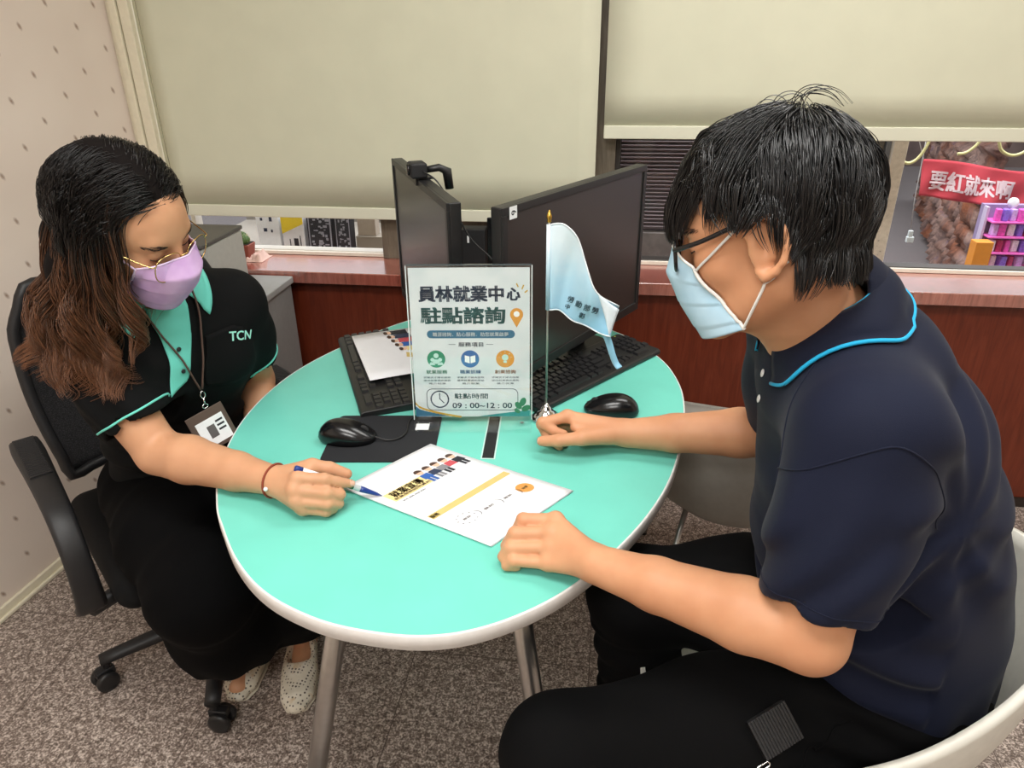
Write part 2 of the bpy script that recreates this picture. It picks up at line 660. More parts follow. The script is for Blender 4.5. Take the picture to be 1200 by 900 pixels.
b.grid(cloth, 28, 24)
b.build('cloth_fold', fabric_mat('pink_cloth', 'e2bfb2', 0.9, 500, 0.3), g, local=True, smooth=True, solid=0.0012)

# ================================================================== BEHIND THE GLASS: THE STREET
structure(MB().bx((-4, 2.44, -0.06), (7, 9.5, -0.01)), 'ground', plain('grey_asphalt', '6b6565', 0.85, grain=0.2, gscale=90))
# shelf of goods close behind the left pane
M['shelf_grey'] = plain('grey_shelf_board', '8b847a', 0.7)
g = empty('street_shelf', (-1.25, 2.75, 0), 0, 'grey shelf board behind the left window pane', 'shelf')
MB().bx((-1.62, 2.46, 0.69), (-0.75, 3.05, 0.705)).build('board', M['shelf_grey'], g)
MB().bx((-1.62, 3.05, 0.0), (-0.75, 3.07, 0.86)).build('back_panel', plain('grey_slate', '8a847b', 0.8, grain=0.3, gscale=30), g)
for x in (-1.6, -0.78):
    MB().bx((x, 2.5, -0.01), (x + 0.03, 3.04, 0.69)).build('support', M['shelf_grey'], g)


def upright(name, label, cat, x0, x1, y, z0, z1, th, mat, lean=0.0, grp=None, rz=0.0):
    """a carton standing on the shelf"""
    g = empty(name, ((x0 + x1) / 2, y, z0), rz, label, cat, grp)
    w = (x1 - x0) / 2
    R = Matrix.Rotation(-lean, 3, 'X')
    b = MB().box(R @ Vector((0, th / 2, (z1 - z0) / 2)), (w, th / 2, (z1 - z0) / 2), R)
    b.build('carton', mat, g, local=True, bevel=0.001)
    return g, w, z1 - z0, R


def blocks(g, mat, name, w, h, R, rects):
    for (u0, v0, u1, v1) in rects:
        b = MB()
        c = Vector(((u0 + u1 - 1) * w, -0.0006, (v0 + v1) / 2 * h))
        b.box(R @ c, (abs(u1 - u0) * w, 0.0005, abs(v1 - v0) / 2 * h), R)
        b.build(name, mat, g, local=True)


M['white_card'] = plain('white_card', 'eef0f2', 0.5)
M['ink_navy'] = plain('navy_print', '2b3650', 0.6)
M['ink_black'] = plain('black_print', '22222a', 0.6)
M['ink_yellow'] = plain('yellow_print', 'f2d531', 0.5)
M['ink_white'] = plain('white_print', 'e6e4e6', 0.5)
g, w, h, R = upright('white_carton', 'white carton with small dark prints behind the left pane, beside the cactus', 'carton', -1.345, -1.255, 2.6, 0.7055, 0.836, 0.06, M['white_card'])
blocks(g, M['ink_navy'], 'print', w, h, R, [(0.3, 0.50, 0.45, 0.60), (0.62, 0.48, 0.7, 0.56), (0.6, 0.80, 0.72, 0.96), (0.2, 0.82, 0.3, 0.9)])
g, w, h, R = upright('yellow_carton', 'carton printed yellow above and white below, behind the left pane', 'carton', -1.245, -1.158, 2.6, 0.7055, 0.836, 0.06, M['ink_white'])
b = MB().prism([(-w, h * 0.45), (w, h * 0.75), (w, h), (-w, h)], 0, 0.001, lambda p: R @ Vector((p.x, -0.0002 - p.z, p.y)))
b.build('yellow_panel', M['ink_yellow'], g, local=True)
blocks(g, M['ink_black'], 'print', w, h, R, [(0.35, 0.86, 0.85, 0.90), (0.12, 0.72, 0.4, 0.76), (0.5, 0.1, 0.7, 0.32), (0.3, 0.1, 0.34, 0.3), (0.78, 0.1, 0.82, 0.4)])
for k, (x0, x1, lab) in enumerate(((-1.146, -1.046, 'wider dark package with silver print behind the left pane'), (-1.036, -0.975, 'narrow dark package with white edges behind the left pane'))):
    g, w, h, R = upright('dark_package', lab, 'package', x0, x1, 2.6, 0.7055, 0.836, 0.05, M['ink_black'], 0.06)
    rc_ = [(0.06, 0.0, 0.1, 1), (0.9, 0.0, 0.95, 1)]
    for q in range(34):
        u, v = RNG.uniform(0.15, 0.8), RNG.uniform(0.03, 0.9)
        rc_.append((u, v, u + RNG.uniform(0.04, 0.16), v + RNG.uniform(0.02, 0.08)))
    blocks(g, plain('silver_print', '9a9aa4', 0.5), 'print', w, h, R, rc_)
upright('grey_carton', 'plain grey carton at the right end of the goods behind the left pane', 'carton', -0.962, -0.86, 2.62, 0.7055, 0.7555, 0.06, plain('grey_card', '8f8678', 0.8))
upright('beige_carton', 'beige carton standing on the plain grey carton behind the left pane', 'carton', -0.955, -0.885, 2.63, 0.7565, 0.842, 0.05, plain('beige_card', 'b3a696', 0.8))

# louvred shutter behind the right window
g = empty('louvred_shutter', (0.4, 2.66, 0), 0, 'dark louvred shutter outside the right window, beside the monitor edge', 'shutter')
MB().bx((-0.02, 2.655, 0), (0.02, 2.70, 2.3)).build('frame_post', plain('black_frame', '1d1a1c', 0.5), g)
MB().bx((0.02, 2.70, 0), (0.86, 2.71, 2.3)).build('back_sheet', plain('dark_mauve_sheet', '3b3238', 0.7), g)
b = MB()
k = 0
z = 0.80
while z < 2.3:
    b.box((0.44, 2.685, z), (0.42, 0.012, 0.0016), Matrix.Rotation(math.radians(-38), 3, 'X'))
    z += 0.0135
b.build('slats', plain('mauve_grey_slats', '9a8e93', 0.5), g)
MB().bx((0.02, 2.66, -0.005), (0.86, 2.70, 0.785)).build('lower_panel', plain('grey_lower_panel', '7d7672', 0.6, grain=0.15, gscale=40), g)
# olive pane and speckled post to the right of the man's head
g = empty('street_board', (0.86, 2.75, 0), 0, 'olive grey board outside, just left of the speckled post', 'board')
MB().bx((0.87, 2.78, -0.01), (0.925, 2.80, 2.3)).build('panel', plain('olive_grey', '6d675a', 0.7), g)
MB().bx((0.928, 2.77, -0.01), (0.945, 2.80, 2.3)).build('edge_strip', plain('steel_edge', '6f7478', 0.4, 0.5), g)


def speckle():
    t = NT('speckled_stone')
    v = t.coord()
    n = t.noise(v, 60, 3, 0.6)
    c = t.ramp(n, [(0.28, lin('7d6a58')), (0.36, lin('d9cbb4')), (0.7, lin('ecdfc9'))])
    return t.set(c, 0.6)


g = empty('stone_post', (0.985, 2.83, 0), 0, 'cream speckled stone post outside the right window', 'post')
MB().bx((0.952, 2.80, -0.01), (1.012, 2.86, 2.4)).build('shaft', speckle(), g, bevel=0.003)
MB().bx((0.957, 2.795, 0.0), (0.963, 2.80, 2.4)).build('groove_strip', M['alu'], g)


# brown textured stall wall and the dark mat in front of it
def bark():
    t = NT('brown_rough_wall')
    v = t.coord()
    n = t.noise(v, 7, 8, 0.7, 0.6)
    n2 = t.noise(v, 2.2, 3)
    n3 = t.noise(v, 24, 4, 0.7)
    c = t.ramp(n, [(0.3, lin('3a2a2e')), (0.45, lin('6e5650')), (0.56, lin('93766a')), (0.66, lin('6e5866')), (0.78, lin('b8946c'))])
    c2 = t.mix(t.ramp(n2, [(0.5, (0, 0, 0)), (0.68, (1, 1, 1))]), c, lin('a8744a'), 'OVERLAY')
    t.bump(n3, 0.6, 0.02)
    return t.set(c2, 0.85)


def hsh(*a):
    v = 0.0
    for i, q in enumerate(a):
        v += math.sin(q * (3.1 + 1.7 * i) + 1.3 * i)
    return v / len(a)


g = empty('stall_wall', (2.3, 5.3, 0), 0, 'rough brown stall wall behind the red banner', 'wall')
b = MB()


def stall(u, v):
    x = 2.84 + (1.30 - 2.84) * 0 + (2.19 - 2.84) * u * 1.45
    y = 7.3 + (5.05 - 7.3) * u * 1.45
    z = 1.25 * v
    n = 0.07 * hsh(x * 9, z * 11, y * 7) + 0.04 * hsh(z * 31, x * 27)
    return (x + n, y + n * 0.3, z)


b.grid(stall, 60, 50)
b.build('rough_face', bark(), g, smooth=True, solid=0.05)
structure(MB().bx((-2, 9.3, -0.01), (7, 9.4, 2.2)), 'street_facade', plain('dark_brown_facade', '5a4a46', 0.8, grain=0.4, gscale=4))
g = empty('stall_curtain', (1.6, 6.3, 0), 0, 'dark grey curtain hanging behind the cord with a plug', 'curtain')
b = MB()
b.grid(lambda u, v: (1.55 + 1.0 * u, 7.45 + 0.03 * math.sin(30 * u), 0.0 + 1.2 * v), 50, 4)
b.build('cloth_sheet', plain('dark_grey_cloth', '57504f', 0.8), g, smooth=True, solid=0.01)

# red banner with its lettering, hung on cords
M['banner'] = fabric_mat('red_banner_cloth', 'd8505c', 0.8, 300, 0.15, 0.1)
g = empty('red_banner', (1.6, 3.6, 0.8), 0, 'red cloth banner with pale lettering outside the right window', 'banner')


def ban(x, s):
    """x along, s across (0 bottom .. 1 top)"""
    u = (x - 1.38) / 0.68
    zt = 0.915 - 0.065 * u + 0.008 * math.sin(9 * u)
    zb = 0.755 - 0.03 * math.sin(min(1, u * 1.1) * math.pi * 0.6) - 0.03 * u
    z = zb + (zt - zb) * s
    y = 3.6 + 0.012 * math.sin(14 * u + 2 * s) + 0.01 * math.sin(25 * u - 5 * s) * (1 - s)
    return Vector((x + 0.012 * (1 - s), y, z))


b = MB()
b.grid(lambda u, v: ban(1.38 + 0.70 * u, v), 50, 14)
b.build('banner_cloth', M['banner'], g, smooth=True, solid=0.002)
tx = text_obj('lettering', '要紅就來啊', 0.08, plain('pale_pink_print', 'f6dfe2', 0.7), g, Matrix.Identity(4), bold=0.03, local=False, fit=(0.355, 0.080))
for v in tx.data.vertices:
    p = ban(1.415 + (v.co.x + 0.185), 0.5)
    q = ban(1.415 + (v.co.x + 0.185), 0.5 + v.co.y / 0.155)
    v.co = Vector((q.x, q.y - 0.004 - v.co.z * 2, q.z - 0.006))
b = MB().tube([ban(1.381, 0.99), (1.3, 3.62, 1.1), (1.2, 3.64, 1.5)], 0.002, 6)
b.build('cord', plain('white_cord', 'd8d4cc', 0.7), g, smooth=True)
b = MB().tube([ban(2.07, 0.99), (2.2, 3.62, 1.1), (2.3, 3.64, 1.5)], 0.002, 6)
b.build('cord', plain('white_cord', 'd8d4cc', 0.7), g, smooth=True)
# hanging pale yellow hoses
M['hose'] = plain('pale_yellow_hose', 'ddd79a', 0.45)
for pts, lab in (([(1.075, 3.0, 0.995), (1.10, 3.0, 0.99), (1.128, 3.0, 1.01), (1.15, 3.0, 1.06), (1.165, 3.0, 1.14)], 'pale yellow hose loop hanging beside the speckled post'),
                 ([(1.262, 3.0, 1.025), (1.29, 3.0, 1.03), (1.318, 3.0, 1.055), (1.335, 3.0, 1.09), (1.35, 3.0, 1.16)], 'pale yellow hose loop above the middle of the banner'),
                 ([(1.39, 3.0, 1.08), (1.41, 3.0, 1.04), (1.45, 3.0, 1.022), (1.49, 3.0, 1.035), (1.53, 3.0, 1.08), (1.55, 3.0, 1.16)], 'pale yellow hose loop above the right end of the banner')):
    o = MB().tube(spline(pts, 6), 0.006, 8).build('hose', M['hose'], smooth=True)
    tag(o, lab, 'hose', 'hose loops outside')
g = empty('hanging_plug', (1.15, 3.0, 0.7), 0, 'white plug on a thin cord hanging beside the banner', 'plug')
MB().tube([(1.138, 3.0, 1.16), (1.148, 3.0, 0.86), (1.16, 3.0, 0.735)], 0.0018, 6).build('cord', plain('grey_flex', 'b5b2b2', 0.6), g, smooth=True)
b = MB().box((1.162, 3.0, 0.722), (0.008, 0.008, 0.014)).box((1.164, 3.0, 0.70), (0.013, 0.01, 0.012))
b.build('plug_body', plain('plug_white', 'cfd8d8', 0.4), g, bevel=0.003)
g = empty('steel_pole', (2.05, 3.0, -0.01), 0, 'thin steel pole from which the pale yellow hoses hang outside', 'pole')
MB().tube([(1.03, 3.0, 1.163), (2.12, 3.0, 1.163)], 0.008, 10).build('crossbar', M['alu'], g, smooth=True)
for x in (1.035, 2.11):
    MB().tube([(x, 3.02, -0.01), (x, 3.01, 1.163)], 0.010, 10).build('upright', M['alu'], g, smooth=True)
# orange carton and the goods tray, its pink light put into the colours
o = MB().bx((1.545, 3.28, -0.01), (1.615, 3.34, 0.625)).build('orange_panel', plain('orange_card', 'd98a2c', 0.6), bevel=0.003)
tag(o, 'narrow orange panel standing beside the pink goods rack', 'panel')
g = empty('goods_rack', (1.75, 3.25, 0), 0, 'goods rack with pink and violet packs at the right edge', 'display rack')
MB().bx((1.60, 3.42, -0.01), (2.0, 3.45, 0.757)).build('back_sheet', plain('violet_grey_sheet', '9a8ab0', 0.6), g)
for x in (1.60, 1.985):
    MB().bx((x, 3.385, -0.01), (x + 0.010, 3.42, 0.752)).build('side_panel', plain('pale_violet', 'c9bcd8', 0.5), g)
for k, z in enumerate((0.49, 0.56, 0.63, 0.694)):
    MB().bx((1.612, 3.335, z), (1.985, 3.42, z + 0.006)).build('shelf_strip', plain('pink_strip', 'f070c8', 0.5), g)
PK = [plain('pack_' + n, c, 0.45, grain=0.2, gscale=120) for n, c in (('pink', 'e85ac0'), ('white', 'ece6f2'), ('violet', '8a6ad8'), ('magenta', 'b8306a'), ('lilac', 'cfa8e6'))]
q = 0
for z in (0.496, 0.566, 0.636, 0.700):
    x = 1.625
    while x < 1.77:
        w = RNG.uniform(0.022, 0.034)
        b = MB()
        b.box((x + w / 2, 3.362 + RNG.uniform(0, 0.012), z + 0.026), (w / 2 - 0.001, 0.016, 0.0265 - 0.0012), Matrix.Rotation(RNG.uniform(-0.25, 0.25), 3, 'Z'))
        o = b.build('goods_pack', PK[q % 5], bevel=0.004)
        pn = ('pink', 'white', 'violet', 'magenta', 'lilac')[q % 5]
        tag(o, 'small %s pack standing on the goods rack at the right edge' % pn, 'pack', '%s packs on the goods rack' % pn)
        x += w + 0.006
        q = q + 1 + int(RNG.integers(0, 2))
o = MB().lathe([(0.009, 0), (0.022, 0.003), (0.022, 0.012), (0.009, 0.015)], (1.694, 3.39, 0.772), 20, Matrix.Rotation(math.radians(80), 3, 'X')).build('white_disc', M['white_card'], smooth=True)
tag(o, 'small white round disc on top of the goods rack', 'disc')
# ================================================================== THE MINT TABLE
TT = 0.74
M['mint'] = plain('mint_laminate', '72cfbe', 0.38, grain=0.03, gscale=12, spec=0.35)
M['edge'] = plain('white_edge_band', 'e9e7e4', 0.4)
M['chrome'] = plain('brushed_steel', 'b4b0ac', 0.28, 0.9)
M['polished'] = plain('polished_chrome', 'e8e8e8', 0.08, 1.0)
M['black'] = plain('black_plastic', '1b1b1c', 0.42, grain=0.1)
M['black_matt'] = plain('black_matt_plastic', '17171a', 0.65, grain=0.1)
M['black_gloss'] = plain('black_gloss_plastic', '101012', 0.22)
outline = [(-0.637, 0.934), (-0.592, 0.869), (-0.537, 0.802), (-0.476, 0.748), (-0.41, 0.712), (-0.329, 0.688), (-0.224, 0.684), (-0.138, 0.712), (-0.053, 0.777),
           (0.017, 0.868), (0.082, 0.985), (0.128, 1.11), (0.158, 1.26), (0.172, 1.408), (0.163, 1.525), (0.13, 1.635), (0.05, 1.765), (-0.08, 1.868), (-0.25, 1.925),
           (-0.42, 1.90), (-0.549, 1.80), (-0.66, 1.61), (-0.722, 1.432), (-0.732, 1.24), (-0.695, 1.06)]
OUT = [(p[0], p[1]) for p in spline(outline, 7, True)]
table = empty('meeting_table', (-0.28, 1.28, 0), 0, 'egg-shaped mint green table with a white edge and steel legs', 'table')


def inset(poly, d):
    n = len(poly)
    res = []
    for i in range(n):
        a, b = Vector(poly[i - 1]), Vector(poly[(i + 1) % n])
        t = (b - a).normalized()
        res.append((poly[i][0] - t.y * d, poly[i][1] + t.x * d))
    return res


b = MB()
b.prism(inset(OUT, 0.003), TT - 0.024, TT)
b.build('tabletop', M['mint'], table, smooth=False)
ins = inset(OUT, 0.0032)
b = MB()
n = len(OUT)
rings = []
for poly, z in ((ins, TT - 0.026), (OUT, TT - 0.0245), (OUT, TT - 0.0015), (inset(OUT, 0.0012), TT + 0.0004), (ins, TT + 0.0004)):
    rings.append([b.b.verts.new((x, y, z)) for x, y in poly])
for A, B in zip(rings, rings[1:] + rings[:1]):
    for k in range(n):
        b.b.faces.new((A[k], A[(k + 1) % n], B[(k + 1) % n], B[k]))
b.build('edge_band', M['edge'], table, smooth=True)
for top, foot in (((-0.395, 0.90, 0.716), (-0.544, 0.85, 0)), ((-0.138, 0.93, 0.716), (-0.047, 0.90, 0)), ((-0.42, 1.62, 0.716), (-0.52, 1.72, 0)), ((-0.12, 1.62, 0.716), (-0.02, 1.72, 0))):
    T, F_ = Vector(top), Vector(foot)
    lg = MB().tube([T, F_ + (T - F_) * 0.02], 0.0182, 24).build('leg', M['chrome'], table, smooth=True)
    MB().lathe([(0.0205, 0), (0.0205, 0.012), (0.0182, 0.016)], F_, 20).build('rubber_foot', M['black'], lg, smooth=True)
    MB().lathe([(0.03, 0.708), (0.03, 0.716)], (T.x, T.y, 0), 20).build('mounting_plate', M['chrome'], lg)
MB().tube([(-0.40, 0.95, 0.70), (-0.40, 1.62, 0.70)], 0.014, 12).tube([(-0.13, 0.95, 0.70), (-0.13, 1.62, 0.70)], 0.014, 12).build('under_frame', M['chrome'], table, smooth=True)
# cable flap let into the top
R = Matrix.Rotation(math.radians(4), 3, 'Z')
MB().box((-0.212, 1.225, TT + 0.0006), (0.0135, 0.098, 0.0004), R).build('slot_frame', plain('pale_slot_frame', 'c8e4dc', 0.4), table)
MB().box((-0.212, 1.225, TT + 0.0012), (0.0108, 0.0955, 0.0006), R).build('slot_brush', plain('black_slot', '151517', 0.8), table)
ZT = TT + 0.0005


# ------------------------------------------------------------------ monitors
def monitor_screen():
    t = NT('dark_screen')
    v = t.coord()
    n = t.noise(v, 900, 1)
    c = t.ramp(n, [(0.4, lin('2c2827')), (0.6, lin('322d2b'))])
    return t.set(c, 0.32, spec=0.6)


M['screen'] = monitor_screen()


def make_monitor(loc, deg, label, base_dx, w=0.575, zb=0.062, h=0.362):
    r = empty('monitor', (loc[0], loc[1], ZT), math.radians(deg), label, 'monitor', )
    hw = w / 2
    b = MB()
    b.bx((-hw, 0.0, zb), (hw, 0.024, zb + h))
    b.build('casing', M['black'], r, True, bevel=0.003)
    b = MB()                                                      # bezel: four bars standing a little proud of the screen
    t = 0.015
    b.bx((-hw, -0.005, zb + h - t), (hw, 0.001, zb + h)).bx((-hw, -0.005, zb), (hw, 0.001, zb + t + 0.006))
    b.bx((-hw, -0.005, zb + t), (-hw + t, 0.001, zb + h - t)).bx((hw - t, -0.005, zb + t), (hw, 0.001, zb + h - t))
    b.build('bezel', M['black'], r, True, bevel=0.0012)
    MB().bx((-hw + t, -0.0015, zb + t + 0.006), (hw - t, 0.0005, zb + h - t)).build('screen', M['screen'], r, True)
    b = MB()
    b.bx((-hw * 0.62, 0.024, zb + 0.06), (hw * 0.62, 0.05, zb + h - 0.07))
    b.build('back_cover', M['black_matt'], r, True, bevel=0.01, seg=3)
    b = MB().bx((base_dx - 0.03, 0.05, 0.012), (base_dx + 0.03, 0.068, zb + 0.2))
    b.build('stand_neck', M['black_matt'], r, True, bevel=0.004)
    b = MB()
    pts = []
    for k in range(32):
        a = 2 * math.pi * k / 32
        c, s_ = math.cos(a), math.sin(a)
        pts.append((base_dx + 0.088 * abs(c) ** 0.6 * (1 if c > 0 else -1), 0.062 + 0.056 * abs(s_) ** 0.6 * (1 if s_ > 0 else -1)))
    b.prism(pts, 0, 0.012)
    b.build('stand_base', M['black'], r, True, bevel=0.003)
    return r


monR = make_monitor((-0.063, 1.549), 61.7, 'black monitor facing the man, with a small white sticker on its top corner', 0.09)
monL = make_monitor((-0.430, 1.588), -63.6, 'black monitor facing the woman, with a webcam clipped on top', -0.10)
# sticker with its figure, top left corner of the right monitor
st = MB().bx((-0.268, -0.0056, 0.400), (-0.245, -0.0051, 0.423)).build('sticker', M['white_card'], monR, True)
text_obj('sticker_figure', '6', 0.02, M['ink_black'], st, Matrix.Translation((-0.2565, -0.0058, 0.4115)) @ Matrix.Rotation(math.radians(90), 4, 'X') @ Matrix.Rotation(math.radians(-80), 4, 'Z'), bold=0.01)
# webcam: on the left monitor, so it stands alone
wc = empty('webcam', (monL.location.x, monL.location.y, ZT + 0.424), math.radians(-63.6), 'small black webcam clipped on the top edge of the left monitor', 'webcam')
MB().bx((0.0, -0.020, 0.004), (0.046, 0.016, 0.036)).build('body', M['black_matt'], wc, True, bevel=0.005, seg=3)
MB().lathe([(0.0115, 0), (0.0115, 0.005), (0.008, 0.006)], (0.023, -0.0195, 0.021), 20, Matrix.Rotation(math.radians(90), 3, 'X')).build('lens', M['black_gloss'], wc, True, smooth=True)
b = MB()
b.bx((0.01, -0.008, 0.0), (0.036, 0.03, 0.005)).bx((0.01, -0.0095, -0.012), (0.036, -0.0065, 0.004))
b.build('clip', M['black'], wc, True, bevel=0.001)
b = MB().tube([(0.023, 0.012, 0.018), (0.026, 0.045, 0.022), (0.028, 0.062, 0.014), (0.029, 0.066, -0.024)], [0.007, 0.008, 0.011, 0.0095], 14)
b.build('hinge_arm', M['black'], wc, True, smooth=True)
b = MB().tube(spline([(0.045, 0.005, 0.02), (0.07, 0.03, 0.0), (0.10, 0.055, -0.05), (0.125, 0.085, -0.115), (0.16, 0.13, -0.17), (0.2, 0.13, -0.25), (0.2, 0.09, -0.41)], 8), 0.0016, 6)
b.build('cable', M['black'], wc, True, smooth=True)
# the black box between the screens
g = empty('adapter_box', (-0.43, 2.24, 0.75), 0, 'black box with a small white mark on the sill, seen between the two monitors', 'box')
MB().bx((-0.468, 2.215, 0.7505), (-0.392, 2.268, 0.895)).build('casing', M['black_matt'], g, bevel=0.004)
MB().bx((-0.449, 2.2135, 0.852), (-0.443, 2.215, 0.874)).build('white_mark', M['white_card'], g)
g = empty('black_panel', (-0.365, 2.23, 0.75), 0, 'thin black slab upright on the sill, right of the black box', 'panel')
MB().box((-0.365, 2.228, 0.840), (0.022, 0.006, 0.0893), Matrix.Rotation(math.radians(-3), 3, 'X')).build('slab', M['black_gloss'], g, bevel=0.003)


# ------------------------------------------------------------------ keyboards
KEYCAP = {}


def keycap(w):
    k = round(w, 4)
    if k not in KEYCAP:
        b = bmesh.new()
        d = 0.0155 / 2
        lo = [b.verts.new((x, y, 0.0)) for x, y in ((-w / 2, -d), (w / 2, -d), (w / 2, d), (-w / 2, d))]
        i = 0.0017
        hi = [b.verts.new((x, y, 0.0052)) for x, y in ((-w / 2 + i, -d + i), (w / 2 - i, -d + i), (w / 2 - i, d - i * .7), (-w / 2 + i, d - i * .7))]
        for q in range(4):
            b.faces.new((lo[q], lo[(q + 1) % 4], hi[(q + 1) % 4], hi[q]))
        b.faces.new(hi)
        me = bpy.data.meshes.new('key')
        b.to_mesh(me)
        b.free()
        me.materials.append(M['keycap'])
        KEYCAP[k] = me
    return KEYCAP[k]


M['keycap'] = plain('black_keycap', '202022', 0.38, grain=0.1)
ROWS = [(0.056, [(-0.205, 1)] + [(-0.168 + 0.0185 * k + (0.006 if k > 3 else 0) + (0.006 if k > 7 else 0), 1) for k in range(12)]),
        (0.031, [(-0.205 + 0.0185 * k, 1) for k in range(13)] + [(0.046, 1.9)] + [(0.0825 + 0.0185 * k, 1) for k in range(3)] + [(0.149 + 0.0185 * k, 1) for k in range(4)]),
        (0.0125, [(-0.2005, 1.5)] + [(-0.178 + 0.0185 * k, 1) for k in range(12)] + [(0.0505, 1.4)] + [(0.0825 + 0.0185 * k, 1) for k in range(3)] + [(0.149 + 0.0185 * k, 1) for k in range(4)]),
        (-0.006, [(-0.198, 1.75)] + [(-0.173 + 0.0185 * k, 1) for k in range(11)] + [(0.043, 2.2)] + [(0.149 + 0.0185 * k, 1) for k in range(3)]),
        (-0.0245, [(-0.194, 2.2)] + [(-0.164 + 0.0185 * k, 1) for k in range(10)] + [(0.039, 2.6)] + [(0.101, 1)] + [(0.149 + 0.0185 * k, 1) for k in range(4)]),
        (-0.043, [(-0.203, 1.2), (-0.18, 1.2), (-0.157, 1.2), (-0.088, 6.0), (-0.02, 1.2), (0.003, 1.2), (0.050, 1.4)] + [(0.0825 + 0.0185 * k, 1) for k in range(3)] + [(0.165, 2.6)])]


def keyboard(loc, deg, label):
    r = empty('keyboard', (loc[0], loc[1], ZT), math.radians(deg), label, 'keyboard')
    b = MB()
    prof = [(-0.066, 0.0), (-0.066, 0.009), (-0.060, 0.013), (0.058, 0.0185), (0.066, 0.017), (0.066, 0.0)]
    A = [[b.b.verts.new((x, y, z)) for y, z in prof] for x in (-0.2155, 0.2155)]
    for k in range(len(prof)):
        b.b.faces.new((A[0][k], A[0][(k + 1) % 6], A[1][(k + 1) % 6], A[1][k]))
    b.b.faces.new(A[0])
    b.b.faces.new(A[1][::-1])
    b.build('body', M['black'], r, True, bevel=0.0025)
    tilt = math.atan2(0.0055, 0.118)
    for y, ks in ROWS:
        for x, w in ks:
            o = bpy.data.objects.new('key', keycap(0.0158 + (w - 1) * 0.0185))
            COL.objects.link(o)
            o.parent = r
            o.location = (x, y, 0.0130 + (y + 0.06) * 0.0466)
            o.rotation_euler = (tilt, 0, 0)
    for x in (0.15, 0.17, 0.19):
        MB().bx((x, 0.0545, 0.0186), (x + 0.004, 0.0575, 0.0192)).build('status_light', plain('green_light', 'b8d060', 0.4), r, True)
    return r


keyboard((-0.524, 1.473), -64, 'black keyboard half covered by a white printed card')
keyboard((-0.049, 1.522), 53, 'black keyboard under the monitor that faces the man')


# ------------------------------------------------------------------ mice and pad
def make_mouse(loc, deg, z, label, cable):
    r = empty('computer_mouse', (loc[0], loc[1], z), math.radians(deg), label, 'computer mouse')
    b = MB()
    nu, nv = 28, 28

    def pt(i, j, top):
        a = 2 * math.pi * i / nu
        c, s_ = math.cos(a), math.sin(a)
        f = j / nv
        X = 0.057 * abs(c) ** 0.85 * (1 if c > 0 else -1) * f
        Y = 0.031 * abs(s_) ** 0.8 * (1 if s_ > 0 else -1) * f * (1 - 0.06 * math.cos(2 * a))
        hmax = 0.036 * (0.80 - 0.30 * (X / 0.057) - 0.22 * (X / 0.057) ** 2) + 0.003
        Z = 0.008 + hmax * max(0.0, (1 - f ** 2.6)) ** 0.55 if top else 0.0015
        return (X, Y, Z)
    T = [[b.b.verts.new(pt(i, j, True)) for i in range(nu)] for j in range(1, nv + 1)]
    apex = b.b.verts.new(pt(0, 0, True))
    for i in range(nu):
        b.b.faces.new((apex, T[0][i], T[0][(i + 1) % nu]))
    for A, B in zip(T, T[1:]):
        for i in range(nu):
            b.b.faces.new((A[i], B[i], B[(i + 1) % nu], A[(i + 1) % nu]))
    Bt = [b.b.verts.new((v.co.x * 0.95, v.co.y * 0.95, 0.0008)) for v in T[-1]]
    for i in range(nu):
        b.b.faces.new((T[-1][i], Bt[i], Bt[(i + 1) % nu], T[-1][(i + 1) % nu]))
    b.b.faces.new(Bt[::-1])
    b.build('shell', M['black_gloss'], r, True, smooth=True)
    MB().lathe([(0.0085, -0.003), (0.0098, -0.002), (0.0098, 0.002), (0.0085, 0.003)], (0.033, 0, 0.0215), 18, Matrix.Rotation(math.radians(90), 3, 'X')).build('scroll_wheel', M['black_matt'], r, True, smooth=True)
    b = MB()
    for s_ in (-1, 1):
        b.tube(spline([(0.004, s_ * 0.0305, 0.018), (0.03, s_ * 0.0275, 0.0165), (0.052, s_ * 0.014, 0.0125)], 5), 0.0007, 6)
    b.build('side_seam', M['black_matt'], r, True, smooth=True)
    if cable:
        MB().tube(spline(cable, 8), 0.0018, 8).build('cable', M['black'], r, smooth=True)
    return r


R8 = Matrix.Rotation(math.radians(-7), 4, 'Z')
pad = MB()
pp = []
for cx, cy in ((0.105, 0.088), (-0.105, 0.088), (-0.105, -0.088), (0.105, -0.088)):
    for k in range(5):
        a = math.atan2(cy, cx)
        st_ = {(True, True): 0, (False, True): 90, (False, False): 180, (True, False): 270}[(cx > 0, cy > 0)] + 22.5 * k
        pp.append((cx - math.copysign(0.012, cx) + 0.012 * math.cos(math.radians(st_)), cy - math.copysign(0.012, cy) + 0.012 * math.sin(math.radians(st_))))
pad.prism(pp, 0, 0.0028)
o = pad.build('mouse_pad', fabric_mat('black_pad_cloth', '26272a', 0.85, 900, 0.2, 0.05))
o.location = (-0.418, 1.178, ZT)
o.rotation_euler = (0, 0, math.radians(7))
tag(o, 'black mouse pad under the wired mouse and the corner of the leaflet', 'mouse pad')
make_mouse((-0.485, 1.162), 2, ZT + 0.0028, 'black wired mouse on the mouse pad', [(-0.432, 1.163, ZT + 0.012), (-0.405, 1.162, ZT + 0.006), (-0.385, 1.175, ZT + 0.0052), (-0.378, 1.20, ZT + 0.0052), (-0.383, 1.235, ZT + 0.0052), (-0.381, 1.258, ZT + 0.004), (-0.364, 1.288, ZT + 0.003), (-0.345, 1.325, ZT + 0.003), (-0.325, 1.40, ZT + 0.003), (-0.30, 1.5, ZT + 0.003)])
make_mouse((0.018, 1.338), 176, ZT, 'black cordless mouse on the bare table beside the flag stand', None)

